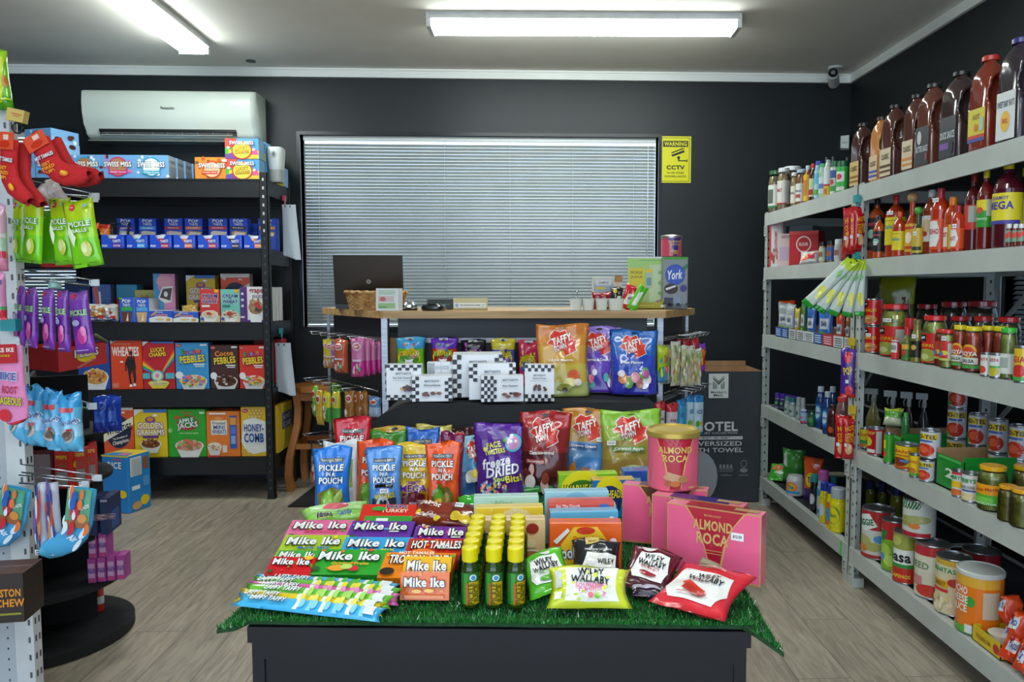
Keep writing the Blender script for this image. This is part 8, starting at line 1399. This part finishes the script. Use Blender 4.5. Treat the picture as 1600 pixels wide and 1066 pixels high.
zz = [(1556, 1590, 985, -.01, 0), (1580, 1612, 978, -.01, 0), (1562, 1596, 972, .05, .0), (1574, 1608, 960, .02, .06), (1560, 1588, 960, .06, .065), (1592, 1625, 1000, -.01, 0)]
for i, (a, c, t, ins, zo) in enumerate(zz):
    rbag(a, c, t, S5, [(0, 'd84018'), (.5, 'e04c1c'), (.85, 'c83c14')], [('r', .2, .3, .8, .7, 'c8ccd0'), ('t', 'TACO', .5, .5, .5, .2, '3050a0'), ('e', .3, .7, .12, .1, 'a02018')], 'shiny orange snack bag heaped at right end of bottom shelf, %s' % ['lowest left', 'lowest middle', 'behind the lowest left', 'topmost', 'upper left', 'cut by the photo edge'][i], inset=ins, t=.06, rz=-40-12*i, tilt=-25, seed=90+i, name='snack_bag', h=.09, roll=20-9*i, zoff=zo+.01, group='orange snack bags')
# ---- bottom shelf far bay
rbag(1194, 1228, 722, S5, [(0, '3cb030'), (.6, '50c840')], [('p', [(.1, .5), (.4, .8), (.9, .6), (.5, .4)], 'e88858'), ('e', .6, .3, .2, .1, 'e8f0e0')], 'bright green packet at far end of bottom shelf', inset=.0, rz=-30, tilt=-50, t=.06, seed=101, h=.12)
rbag(1216, 1256, 700, S5, [(0, '3c8c34'), (.5, '4ca040')], [('p', [(.1, .6), (.2, .95), (.3, .9), (.3, .5)], 'c8d8d0')], 'dark green glossy bag behind the bright green packet', inset=.06, rz=-40, t=.08, seed=102)
rk('detergent_tub', lambda R, h: [('tub', (lambda b: (b.lathe([(0, 0), (R*.9, 0), (R, h*.1), (R*.98, h*.75), (R*.8, h*.95), (0, h)], mat('d0ccd0', 'g'), 24), cyl_art(b, R*1.0, h*.12, h*.74, [('e', .6, .5, .3, .4, 'e87c28'), ('e', .6, .5, .2, .28, 'e8d028'), ('t', 'Tide', .6, .5, .3, .3, '2c48a8'), ('r', 0, 0, 1, .2, '3c98d0'), ('p', [(0, .3), (.1, .9), (.25, .8), (.1, .3)], 'd85c38')], 2.4, 'g'), b)[2])(MB()))], 1228, 1258, 741, S5, 'white detergent tub with round orange emblem, bottom shelf', 'tub')
rbag(1254, 1290, 716, S5, [(0, '4c2c7c'), (.28, 'e06020'), (.8, 'd8541c')], [('e', .5, .5, .32, .18, 'e8d030'), ('t', 'Tide', .5, .5, .46, .14, '2c48a8')], 'tall orange and purple detergent pouch on bottom shelf', inset=.05, rz=-40, t=.06, seed=103)
for i, (a, c, t, bc, cc2, lc, ins, nm) in enumerate([(1266, 1281, 741, '15201f', '209490', '1c2426', .03, 'black detergent bottle with teal cap'), (1277, 1297, 735, '9cc0d8', 'b858a8', '4890c8', .02, 'pale blue softener bottle with pink cap'), (1297, 1309, 744, '2c7c84', '1c7c80', '2c7c84', .12, 'teal bottle in the second row'),
    (1281, 1298, 753, 'd8c818', '2438a0', 'd8c818', .0, 'yellow detergent bottle with blue cap, left one'), (1292, 1309, 756, 'd8c818', '2438a0', 'd86c28', -.004, 'yellow detergent bottle with blue cap and orange label, right one')]):
    rk('detergent_bottle', lambda R, h: bottle(R, h, bc, cc2, [('e', .5, .45, .3, .3, 'c8d4d8' if i != 4 else '4890d0')], lc, neck=.75, caph=.2, sh=.68, lb=(.1, .6)), a, c, t, S5, nm+', bottom shelf', 'bottle', inset=ins)
rk('detergent_bottle', lambda R, h: bottle(R, h, 'e0d414', 'a8b0b4', [('e', .5, .5, .36, .4, '2c7c38'), ('e', .5, .5, .3, .33, 'e0d414'), ('t', 'Gain', .5, .5, .4, .16, '2c7c38')], 'e0d414', neck=.8, caph=.22, sh=.7, lb=(.12, .66)), 1297, 1324, 762, S5, 'large yellow detergent bottle with clear cap, nearest on far bottom shelf', 'bottle', inset=-.004)
# ---- clips and packs hanging on the post between the bays
def xclip(px, py, label, col='2c9498'): return clip(px, py, 0, col, label, GX-.012)
xclip(1340, 311, 'turquoise clip on the grey post above the red hanging packs'); xclip(1339, 400, 'turquoise clip on the grey post holding the green and white packs')
xclip(1332, 534, 'yellow clip on the grey post holding the purple pack', 'c8b028'); xclip(1333, 640, 'yellow clip on the grey post holding the lower red packs', 'd8b828')
def xhang(px0, px1, pyt, pyb, X, bands, art, label, rz=-25, seed=1, t=.025, roll=0, group=None, name='hanging_pack', wk=1):
    a = atx((px0+px1)/2, pyt, X); c = atx((px0+px1)/2, pyb, X); w = (px1-px0)*a.y/1200*wk; h = a.z-c.z; q = pouch_mb(w, h, t, bands, art, 'pillow', seed, nu=8, nv=12)
    piv = Matrix.Translation((0, 0, h)) @ Euler((0, radians(roll), 0)).to_matrix().to_4x4() @ Matrix.Translation((0, 0, -h)); me = q.mesh(name); me.transform(piv)
    return put((name, [[name, me, None, (0, 0, 0), None]]), label, 'hanging pack', (X, a.y, c.z), (0, 0, radians(rz)), group)
prize = [('t', 'HOT', .5, .72, .7, .12, 'e8b020', 8), ('t', 'CORN', .5, .56, .7, .12, 'e8b020', 8), ('t', 'NUTS', .5, .44, .6, .1, 'e8b020', 8), ('e', .45, .24, .28, .13, 'd8a878'), ('r', .1, .3, .3, .38, 'e0e0e0')]
for i in range(3): xhang(1318+7*i, 1341+6*i, 324, 397-3*i, GX-.04+.012*i, [(0, 'b81c24'), (.8, 'c82028')], prize, ['front', 'middle', 'rear'][i]+' red snack pack hanging from the upper turquoise clip', -30+24*i, 111+i, group='upper red hanging packs')
for i in range(5): xhang(1322+4*i, 1343+3*i, 407, 506-3*i, GX-.075+.014*i, [(0, '2c9c34'), (.12, 'c0ccc0'), (.8, 'b8d428')], [('e', .45, .34, .3, .09, 'd8d838'), ('e', .6, .25, .2, .07, 'e0e048'), ('p', [(.3, .7), (.5, .82), (.7, .7), (.5, .62)], '58b040')], 'green and white lemon pack, %s of the fan hanging from the post' % ['outermost left', 'second', 'middle', 'fourth', 'rightmost'][i], -15, 121+i, t=.018, wk=.95, roll=[44, 33, 22, 11, 1][i], group='fan of green and white packs')
xhang(1314, 1338, 545, 622, GX-.03, [(0, 'c82c24'), (.08, '4c2888'), (.85, '5c34a0')], [('e', .5, .82, .26, .12, 'd83038'), ('t', 'POP', .5, .55, .6, .16, 'e8d030', 10), ('e', .6, .16, .26, .1, 'd84858'), ('r', .35, .3, .55, .37, 'e8e8e8')], 'purple and red sweet pack hanging on the grey post', -25, 131)
for i in range(2): xhang(1305+10*i, 1334+3*i, 650, 718, GX-.04+.012*i, [(0, 'b81c24'), (.8, 'c82028')], prize, ['front', 'rear'][i]+' red snack pack hanging from the lower yellow clip', -28+28*i, 141+i, group='lower red hanging packs')
q = atx(1314, 848, GX-.0045); b = MB(); b.box(-.0008, -.008, -.032, 0, .008, .032, mat('38d048')); o = obj('tape_strip', b, None, (GX-.0045, q.y, S5-.038)); tag(o, 'short bright green tape strip on the lowest grey shelf beam', 'tape')
# ================================================================== LEFT FOREGROUND: white gondola with hooks
GY = 2.12
gx = aty(24, 400, GY).x          # right face of the gondola upright
gtop = aty(20, 172, GY).z
r = obj('peg_gondola', None, None, (0, 0, 0)); m = M['white_metal']
b = MB(); b.box(gx-.05, GY, 0, gx, GY+.035, gtop, m)
for k in range(int(gtop/.05)):
    z = .05+k*.05
    for yy in (.01, .026): b.box(gx, GY+yy-.003, z, gx+.0006, GY+yy+.003, z+.018, mat('3c4044'))
    b.box(gx-.014, GY-.0006, z, gx-.008, GY, z+.016, mat('54585c'))
obj('upright', b, r)
b = MB(); b.box(gx-.5, GY+.004, .08, gx-.05, GY+.02, gtop-.01, node_mat('pegboard', 'aab0b4', 'b4babd', 5, .5))
for i in range(14):
    for j in range(60): b.box(gx-.49+i*.032, GY+.0035, .1+j*.03, gx-.486+i*.032, GY+.004, .106+j*.03, mat('3c4044'))
obj('peg_panel', b, r)
b = MB(); b.box(gx-.6, GY-.3, 0, gx-.004, GY+.02, .09, m); obj('base', b, r)
tag(r, 'white perforated metal display stand cut off by the left edge', 'display stand')
def prong(pxa, pya, pxb, pyb, label, dy=.0):
    a = aty(pxa, pya, GY+dy); c = aty(pxb, pyb, GY+dy+.02); r = obj('peg_hook', None, None, (a.x, a.y, a.z)); e = c-a; L = e.length; e.normalize()
    b = MB(); b.tube([Vector((0, 0, 0)), e*L*.96, e*L*.96+Vector((0, 0, .012))], .0026, M['chrome'], 6); obj('lower_wire', b, r)
    b = MB(); b.tube([Vector((0, 0, .022)), e*L+Vector((0, 0, .016))], .002, M['chrome'], 6); b.box(*(e*L+Vector((-.01, -.002, 0))), *(e*L+Vector((.016, .002, .018))), mat('c8ccd0')); obj('price_wire', b, r); tag(r, label, 'hook', 'hooks on the white display stand'); return a, c
prong(34, 292, 146, 312, 'chrome hook carrying the red socks, topmost', .03)
prong(34, 434, 146, 447, 'chrome hook carrying the purple bags'); prong(34, 312, 144, 316, 'chrome hook carrying the lime green bags', .015)
prong(34, 614, 142, 640, 'chrome hook carrying the blue cookie bags'); prong(34, 738, 150, 752, 'chrome hook carrying the patterned socks, lowest'); prong(30, 755, 130, 762, 'short chrome hook under the patterned sock hook', -.03)
def gh(px0, px1, pyt, pyb, Y, bands, art, label, rot=0, roll=0, t=.03, seed=1, cat='sweet bag', name='candy_pouch', group=None, mode='pillow', wk=1, nu=10, nv=14, wob=1.2):
    a = aty((px0+px1)/2, pyt, Y); c = aty((px0+px1)/2, pyb, Y); w = (aty(px1, pyt, Y).x-aty(px0, pyt, Y).x)/max(.4, cos(radians(rot)))*wk; h = a.z-c.z
    q = pouch_mb(w, h, t, bands, art, mode, seed, nu=nu, nv=nv, wob=wob); me = q.mesh(name)
    me.transform(Matrix.Translation((0, 0, h)) @ Euler((0, radians(roll), 0)).to_matrix().to_4x4() @ Matrix.Translation((0, 0, -h)))
    return put((name, [[name, me, None, (0, 0, 0), None]]), label, cat, (c.x, Y, c.z), (0, 0, radians(rot)), group)
pb = [('e', .36, .9, .1, .05, 'd02c34'), ('t', 'SOUR', .36, .9, .13, .025, 'f0e0e0'), ('t', 'PICKLE', .55, .64, .7, .085, 'e0f0c8', 0, '3c8c34'), ('t', 'BALLS', .55, .54, .5, .055, 'e0f0c8', 0, '3c8c34'), ('e', .68, .26, .16, .12, 'c8cc50'), ('e', .62, .28, .1, .08, 'e0e4a0'), ('e', .82, .9, .08, .03, '88b0a0'), ('p', [(.16, .52), (.24, .64), (.42, .44), (.3, .3)], 'e8f4d0'), ('r', .1, .04, .4, .055, '4c8c18'), ('r', .65, .04, .9, .055, '4c8c18')]  # pale slanted patch is a highlight painted into the print
PB = [(0, '7cd020'), (.4, '9cd818'), (.7, 'b0cc14'), (.9, 'a4c010')]; GG = 'lime green bags on the display stand'
gh(22, 50, 312, 410, GY-.01, PB, pb, 'leftmost lime green pouch on the hook, mostly hidden', -30, 4, seed=1, group=GG, wob=.7, t=.022)
gh(40, 78, 308, 412, GY-.03, PB, pb, 'second lime green pouch from the left', -18, 6, seed=2, group=GG, wob=.7, t=.022)
gh(78, 118, 310, 414, GY-.03, PB, pb, 'third lime green pouch from the left', -16, -3, seed=3, group=GG, wob=.7, t=.022)
gh(100, 150, 314, 418, GY-.07, PB, pb, 'front lime green pouch with a painted highlight, rightmost', -6, -8, seed=4, group=GG, wob=.7, t=.022, wk=1.05)
gh(60, 128, 330, 418, GY+.03, [(0, 'c02020'), (.06, '60b818')], [], 'lime green pouch behind the others, dark red bottom edge showing', -6, 0, seed=5, group=GG, wob=.7, t=.022)
PU = [(0, '8038a8'), (.3, '6c2c94'), (.6, '743a9c'), (.85, '7c48a0')]; pu = [('e', .35, .93, .12, .05, 'c83048'), ('t', 'PICKLE', .55, .66, .8, .09, 'a8c8a0', 0, '4c7c4c'), ('e', .6, .28, .24, .13, 'c8408c'), ('e', .7, .36, .14, .08, 'd870a8'), ('e', .4, .5, .2, .05, 'a8a0d0'), ('r', .2, .05, .8, .065, 'c8a8e0')]
GP = 'purple bags on the display stand'
for i, (a, c, ro, rl) in enumerate([(28, 50, -35, 8), (44, 66, -30, 4), (68, 92, -24, 2), (91, 113, -20, 0), (108, 143, -10, -6)]):
    gh(a, c, 448+2*i, 541+3*i, GY-.012*i, PU, pu, '%s purple pouch on the hook' % ['leftmost', 'second', 'third', 'fourth', 'rightmost and lightest'][i], ro, rl, seed=10+i, group=GP, wob=.6, t=.02)
gh(76, 96, 438, 452, GY+.03, [(0, 'a8d8c8')], [], 'pale mint foil scrap above the purple pouches', 0, 0, seed=19, cat='packet', name='foil_packet')
CB = [(0, '5cb8e0'), (.3, '9cd0ec'), (.5, '64bce4'), (.8, '3c9cd4')]; cbk = [('r', .2, .7, .85, .78, 'd05058'), ('t', 'Cookie Dough', .58, .52, .84, .1, '3c68b0', 12, 'e8f0f4'), ('e', .6, .3, .24, .12, 'b8b0a8'), ('e', .6, .3, .16, .08, '6c5c50'), ('r', .6, .38, .8, .42, 'c83c40')]
for i, (a, c, ro, rl) in enumerate([(22, 52, -35, 4), (41, 80, -22, 2), (71, 106, -20, 0), (93, 134, -10, 0)]):
    gh(a, c, 598+6*i, [692, 697, 704, 706][i], GY-.014*i, CB, cbk, '%s blue cookie dough bag on the hook' % ['leftmost, mostly hidden', 'second', 'third', 'front rightmost'][i], ro, rl, seed=20+i, group='blue cookie bags on the display stand', wob=2, t=.04)
# ---- socks
def sock(h, w, col, cuff, toe, art, name='sock', dirn=1, foot=1):
    b = MB(); N = 16; K = 12; L = []
    path = [(0, h, w*.5), (0, h*.9, w*.5), (0, h*.7, w*.48), (0, h*.5, w*.48), (w*.1, h*.34, w*.5), (w*.36, h*.2, w*.5), (w*.75, h*.1, w*.44), (w*1.1, h*.03, w*.36), (w*1.3, 0, w*.16)]
    vs = []
    path = [(x*foot, z, q) for x, z, q in path]
    for i, (x, z, rr_) in enumerate(path):
        nx = path[min(i+1, len(path)-1)]; pv = path[max(i-1, 0)]; tx_, tz_ = nx[0]-pv[0], nx[1]-pv[1]; l = hypot(tx_, tz_); px_, pz_ = -tz_/l, tx_/l
        for k in range(K):
            a = 2*pi*k/K; q = rr_*cos(a); vs.append((dirn*(x+px_*q), -.006*sin(a)*2, z+pz_*q))
    for i in range(len(path)-1):
        c = cuff if i == 0 else (toe if i >= len(path)-2 else col)
        b.add(vs[i*K:(i+2)*K], [(k, (k+1) % K, K+(k+1) % K, K+k) for k in range(K)], mat(c, 'm'), True)
    f = lambda u, v, o: ((u-.5)*w+(0 if v > .4 else dirn*foot*w*(.4-v)*1.3), -.0135-o, v*h)
    b.art(f, w/h, art, 'm', .0006); return b
def sockput(px0, px1, pyt, pyb, Y, parts_fn, label, rot, roll, group=None, k=1.0):
    a = aty((px0+px1)/2, pyt, Y); c = aty((px0+px1)/2, pyb, Y); h = a.z-c.z; w = (aty(px1, pyt, Y).x-aty(px0, pyt, Y).x)*k; ps = parts_fn(w, h); out = []
    for nme, mb in ps:
        me = mb.mesh(nme); me.transform(Matrix.Translation((0, 0, h)) @ Euler((0, radians(roll), 0)).to_matrix().to_4x4() @ Matrix.Translation((0, 0, -h))); out.append([nme, me, None, (0, 0, 0), None])
    return put(('printed_socks', out), label, 'socks', (c.x, Y, c.z), (0, 0, radians(rot)), group)
ht = [('t', 'HOT TAMALES', .5, .66, .9, .07, 'ecebee', -6, '2c2440'), ('t', 'GET', .42, .52, .44, .06, 'e8a020', -6), ('t', 'FIRED', .46, .44, .6, .06, 'e8a020', -6), ('t', 'UP!', .4, .36, .36, .06, 'e8a020', -6), ('e', .7, .2, .16, .06, 'e88020'), ('e', .72, .22, .08, .05, 'e8c030')]
def hot_socks(w, h):
    s = sock(h*.9, w*.75, 'c01c20', 'c82420', 'b81c20', ht); c = MB()
    c.box(-w*.38, -.016, h*.74, w*.38, -.014, h*1.0, mat('d84820')); c.art(lambda u, v, o: ((u-.5)*w*.76, -.016-o, h*(.74+.26*v)), 3, [('e', .5, .3, .3, .2, 'c83418'), ('t', '1', .6, .7, .3, .3, 'e8c8b8')], 'g')
    s2 = sock(h*.9, w*.75, 'b0191c', 'b81c1c', 'a8181a', []); s2.v = [(x+.01, y+.03, z-.004) for x, y, z in s2.v]
    return [('sock', s), ('sock', s2), ('header_card', c)]
SK = 'red printed socks on the display stand'
sockput(38, 84, 212, 306, GY-.1, hot_socks, 'pair of red flame print socks with orange card, tilted to the right', -6, -28, SK, 1.05)
sockput(0, 40, 208, 312, GY-.12, hot_socks, 'pair of red flame print socks with orange card, hanging at left', -8, 4, SK, 1.0)
gh(52, 90, 226, 258, GY-.02, [(0, 'e0c020')], [], 'yellow sock packaging corner behind the tilted red socks', 0, -20, seed=31, cat='packet', name='yellow_packet')
gh(55, 92, 285, 330, GY+.03, [(0, 'c8b8b8'), (.5, 'd8ccc8')], [], 'pale sock cuff showing under the tilted red socks', 0, -30, seed=32, cat='socks', name='pale_sock')
def air_socks(w, h, c1='4ca8d8'):
    s = sock(h*.95, w*.85, c1, '4cb4dc', '58c0e0', blobs(20, .05, .12, .95, .98, .1, ['c82c38', 'e0e8f0', '2c60b0', 'e87838', 'c83050'], 5)+[('t', 'Air', .6, .3, .4, .08, 'e8ecf4', -20)], dirn=-1); c = MB()
    c.box(-w*.4, -.016, h*.42, w*.36, -.014, h*.96, mat('5c9c78')); c.art(lambda u, v, o: ((u-.5)*w*.74, -.016-o, h*(.42+.54*v)), .9, [('r', .05, .55, .95, .95, '58a890'), ('e', .35, .45, .2, .3, 'c83038'), ('t', 'AIRHEADS', .6, .5, .7, .1, 'e8ecec', 20), ('r', 0, 0, 1, .18, 'a0603c'), ('r', .1, .75, .4, .92, '3c506c'), ('e', .7, .25, .2, .12, 'd89048')], 'g')
    return [('sock', s), ('header_card', c)]
sockput(8, 62, 758, 858, GY-.05, air_socks, 'left pair of light blue printed socks with green card', -8, 12, 'blue printed socks')
sockput(112, 160, 758, 868, GY-.05, air_socks, 'right pair of light blue printed socks with green card', 4, 8, 'blue printed socks')
for i, (a, c) in enumerate([(64, 80), (80, 96)]):
    sockput(a, c, 755, 868, GY-.04, lambda w, h: [('sock', sock(h, w*.9, 'c8ccd8', 'd0d4dc', '2c3880', blobs(16, .05, .2, .95, .95, .16, ['6c5c9c', '38488c', 'b84848', 'd88848', 'e0e4ec'], 7+i)+[('t', 'E', .5, .08, .5, .08, 'e0e4f0')], foot=.12))], 'white patterned sock with dark blue toe, %s of two' % ['left', 'right'][i], -10, 2-4*i, 'white patterned socks')
# pink socks at the left edge
def pinks(w, h):
    s = sock(h, w*1.05, 'e088b8', 'e090c0', 'd8303c', [('t', 'MIKE', .5, .62, .7, .1, '4c68a8', -6, 'e8ecf4'), ('t', 'ROOT', .6, .44, .5, .1, 'b02848', -6), ('t', 'RAGEOUS', .55, .3, .8, .1, 'c8d030', -6, '8c3c60'), ('e', .35, .12, .2, .08, 'd02c38')], foot=.12); c = MB(); c.box(-w*.45, -.016, h*.78, w*.45, -.014, h*1.02, mat('b82028'))
    c.art(lambda u, v, o: ((u-.5)*w*.9, -.016-o, h*(.78+.24*v)), 1.6, [('t', 'MIKE IKE', .5, .7, .84, .22, 'ecebe8'), ('t', 'SOCKS', .5, .4, .5, .12, 'd8c030')], 'g'); return [('sock', s), ('header_card', c)]
sockput(-6, 42, 540, 662, GY-.13, pinks, 'pink sock with a strawberry and red header card at left edge', -6, -2)
gh(-16, 12, 426, 500, GY-.1, [(0, 'c83040'), (.2, '48a060'), (.3, 'd890b8')], [('t', 'MIKE', .7, .8, .5, .08, '4c68a8')], 'pink watermelon sock packet at left edge above the pink sock', 0, 0, seed=41, cat='socks', name='sock_packet')
gh(-14, 14, 320, 424, GY-.1, [(0, 'c87890'), (.3, 'a8c0a8'), (.6, 'd0a0b4')], [('r', .4, .2, 1, .3, 'c83c50'), ('r', .4, .5, 1, .56, 'e0d0d8')], 'pale pink sock packet at left edge beside the lime bags', 0, 0, seed=42, cat='socks', name='sock_packet')
gh(-22, 16, 78, 172, GY-.03, [(0, '48980c'), (.25, '70b818'), (.8, '9ccc20')], [('p', [(.55, .1), (.7, .1), (.95, .8), (.8, .9)], 'c8d418'), ('e', .9, .45, .1, .1, 'b87820'), ('r', .3, .14, 1, .17, 'b8d820')], 'tall lime green bag on top of the display stand, cut by left edge', 0, -4, seed=43)
b = MB(); b.box(-.022, -.01, -.016, .022, .012, .016, mat('c8b058')); b.art(lambda u, v, o: ((u-.5)*.044, -.01-o, (v-.5)*.032), 1.4, [('r', .3, .55, .9, .65, 'c86830'), ('r', .4, .4, .8, .46, 'c86830')]); p = aty(27, 181, GY-.03); o = obj('price_clip', b, None, p, (0, radians(12), 0)); tag(o, 'small yellow clip-on tag at the top of the white upright', 'tag')
b = MB(); b.tube([(.012*cos(t*.7), -.002, .014*sin(t*.7)) for t in range(9)], .003, mat('101214'), 6, True); o = obj('ring_clip', b, None, aty(28, 200, GY-.03)); tag(o, 'black and silver ring clip under the yellow tag', 'clip')
b = MB(); b.box(-.022, -.012, -.016, .018, .012, .016, mat('208c90', 's')); o = obj('bulldog_clip', b, None, aty(18, 508, GY-.02)); tag(o, 'turquoise clip on the white upright beside the purple pouches', 'clip')
# dark box at the lower left edge
b = carton_mb(.16, .125, .1, '2a1f18', [('t', 'AMESTON', .7, .6, .5, .16, 'd88820', 0), ('t', 'CHEW', .8, .4, .4, .16, 'd88820', 0), ('r', .5, .16, .95, .2, '8c8c20')], tcol='5c3c28'); p = aty(-20, 968, GY-.22); o = obj('candy_box', b, None, (p.x+.025, GY-.25, p.z), (0, 0, radians(8))); tag(o, 'dark brown candy box with orange lettering at lower left edge', 'candy box')
b = MB(); b.box(gx-.4, GY-.28, p.z-.012, gx-.045, GY, p.z-.001, M['white_metal']); b.box(gx-.4, GY-.28, p.z-.035, gx-.045, GY-.27, p.z-.001, M['white_metal']); o = obj('shelf', b, bpy.data.objects['peg_gondola'])
# red display tray
p = aty(40, 580, GY+.22)
# ================================================================== BLACK ROUND CARDBOARD DISPLAY
DC = Vector((atz(80, 985, .02).x, 2.82, 0)); R0 = .305
DC.x = aty(64, 985, 2.82).x
r = obj('round_display', None, None, DC); bm_ = M['black_board']
def disc(z, R, a0=0, a1=360, t=.014, name='shelf_disc'):
    n = int((a1-a0)/7.5); pts = [(R*cos(radians(a0+(a1-a0)*i/n)), R*sin(radians(a0+(a1-a0)*i/n))) for i in range(n+1)]
    if a1-a0 < 360: pts = [(0, 0)]+pts
    else: pts = pts[:-1]
    b = MB(); b.prism(pts, z-t, z, bm_); b.prism([(x*.985, y*.985) for x, y in pts], z, z+.0015, mat('15171a', 'm')); obj(name, b, r)
disc(.035, R0, t=.03, name='base_disc'); disc(.225, R0*.93); disc(.4, R0*.86, -62, 118); disc(.6, R0*.82); disc(.76, R0*.8)
for ang in (-62, 28, 118, 208):
    b = MB(); a = radians(ang); L = .18 if ang == 28 else R0*.8; dx, dy = cos(a), sin(a); nx, ny = -dy*.006, dx*.006
    b.prism([(nx, ny), (nx+dx*L, ny+dy*L), (-nx+dx*L, -ny+dy*L), (-nx, -ny)], .036, .96, bm_); obj('divider_panel', b, r)
b = MB(); b.lathe([(0, 0), (.004, 0), (.004, .01), (0, .01)], mat('8c9094'), 8); 
tag(r, 'round black cardboard display with half-empty shelves at lower left', 'display stand')
def dput(kd, label, cat, px, pyb, z, rz, group=None, Y=None):
    if Y is None: p = atz(px, pyb, z)
    else: p = aty(px, pyb, Y); p = Vector((p.x, Y, z))
    return put(kd, label, cat, (p.x, p.y, z+.002), radians(rz), group)
pk = kind('pink_carton', ('pink_carton', carton_mb(.026, .088, .06, 'b850a0', [('r', .1, .2, .9, .8, 'd8a8d0'), ('t', 'NERDS', .5, .5, .7, .3, '5c3c98', 90), ('e', .5, .12, .3, .05, 'e85070')], right=[('r', .1, .1, .9, .9, 'a84898')])))
for i, (dx_, dz_, nm) in enumerate([(0, 0, 'first'), (.029, 0, 'second'), (.058, 0, 'third'), (.087, 0, 'fourth')]):
    put(pk, '%s pink and purple carton in the lower row on the round display' % nm, 'box', (DC.x+.235+dx_*.98, 2.74+dx_*.35, .229), radians(6), 'pink cartons on the round display')
for i in range(2): put(pk, '%s pink carton stacked on the row on the round display' % ['left', 'right'][i], 'box', (DC.x+.24+.03*i, 2.742+.0105*i, .3185), radians(6), 'pink cartons on the round display')
bk = kind('blue_carton', ('blue_carton', carton_mb(.028, .13, .12, '2c3c64', [('t', 'POPS', .5, .5, .7, .6, 'c8a0a8', 90), ('r', .1, .9, .9, .97, 'a8b0c0')], right=[('r', .2, .1, .8, .6, '3c5c9c')])))
for i in range(3): put(bk, '%s navy carton with printed edge on the round display' % ['left', 'middle', 'right'][i], 'box', (DC.x+.215+.034*i, 2.72+.014*i, .403), radians(8), 'navy cartons on the round display')
b = carton_mb(.13, .022, .12, 'd03c20', [('t', 'PEEPS', .3, .5, .3, .6, 'e8d030')], top=[('r', .1, .1, .9, .9, '3c9c30')]); o = obj('candy_box', b, None, (DC.x+.215, 2.66, .604), (0, 0, radians(28))); tag(o, 'flat red box with green window on the round display', 'candy box')
for i in range(2):
    q = pouch_mb(.06, .13, .04, [(0, '1c40b0'), (.8, '2450c8')], [('r', .2, .3, .8, .6, '3c6cd8')], 'pillow', 61+i, hole=False); o = obj('blue_packet', q, None, (aty(160+13*i, 680, 2.78).x, 2.78+.02*i, .765), (0, 0, radians(10))); tag(o, 'shiny dark blue packet on the round display top, %s one' % ['left', 'right'][i], 'packet', 'dark blue packets')
rb = kind('red_carton', ('red_carton', carton_mb(.05, .125, .1, 'c82c24', [('r', .15, .1, .85, .45, '8c8c8c'), ('e', .5, .6, .25, .1, 'a84840'), ('t', 'PEEPS', .5, .85, .7, .1, 'e8d030')], right=[('e', .5, .6, .3, .12, 'e0c030'), ('t', 'P', .5, .6, .2, .1, '2c3c80')])))
for i, (px, c) in enumerate([(98, 'left'), (124, 'middle'), (141, 'right')]): dput(rb, 'red carton on the round display behind the sock hook, %s one' % c, 'candy box', px, 757, .602, [0, 24, 30][i], 'red cartons on the round display', Y=[2.62, 2.66, 2.72][i])
b = carton_mb(.075, .13, .1, '5c1c24', [('r', .1, .1, .9, .9, '8c7c84')]); o = obj('maroon_carton', b, None, (aty(66, 757, 2.62).x, 2.62, .604)); tag(o, 'dull maroon carton at left on the round display', 'box')
b = MB(); b.lathe([(0, 0), (.016, 0), (.018, .01), (.018, .09), (.012, .1), (0, .1)], mat('c83428', 'g'), 14); b.lathe([(.0185, .03), (.0185, .06)], mat('d8dcd8'), 14); o = obj('red_can', b, None, (DC.x+.14, 2.95, .04)); tag(o, 'small red container on the base disc behind the divider', 'container')
# big red open tray on top of the round display
A_ = aty(38, 582, 2.62); C_ = aty(168, 574, 2.8); E_ = aty(92, 582, 2.5)
r = obj('red_display_box', None); zb = E_.z; zt = aty(92, 545, 2.5).z; rm = mat('c83438', 's')
P0 = Vector((A_.x, A_.y, 0)); P1 = Vector((E_.x, E_.y, 0)); P2 = Vector((C_.x, C_.y, 0)); P3_ = P0+(P2-P1)
b = MB()
for a, c in ((P0, P1), (P1, P2), (P2, P3_), (P3_, P0)): b.add([(a.x, a.y, zb), (c.x, c.y, zb), (c.x, c.y, zt+.0), (a.x, a.y, zt)], [(0, 1, 2, 3)], rm)
b.add([(p.x, p.y, zb) for p in (P0, P1, P2, P3_)], [(0, 1, 2, 3)], rm)
ins = [p+(((P0+P2)*.5-p).normalized()*.006) for p in (P0, P1, P2, P3_)]
for a, c in zip(ins, ins[1:]+ins[:1]): b.add([(a.x, a.y, zb+.003), (c.x, c.y, zb+.003), (c.x, c.y, zt), (a.x, a.y, zt)], [(3, 2, 1, 0)], mat('a82c30', 's'))
e = (P2-P1); el = e.length; en = Vector((e.y, -e.x, 0)).normalized()
f = lambda u, v, o: tuple(P1+e*u+en*o+Vector((0, 0, zb+(zt-zb)*v)))
b.art(f, el/(zt-zb), [('e', .55, .5, .2, .26, 'e8d028'), ('t', 'PEEPS', .55, .66, .5, .36, 'f0e8e0', 0, '2c2c60'), ('t', 'marshmallow', .55, .22, .4, .14, 'e89890', 12)], 's')
b.tube([tuple(P2+Vector((0, 0, zt))), tuple(P2-e*.25+Vector((0, 0, zt+.03)))], .006, mat('6c6840'), 6)
obj('tray', b, r); tag(r, 'large red open display box with yellow lettering below the purple pouches', 'display box')
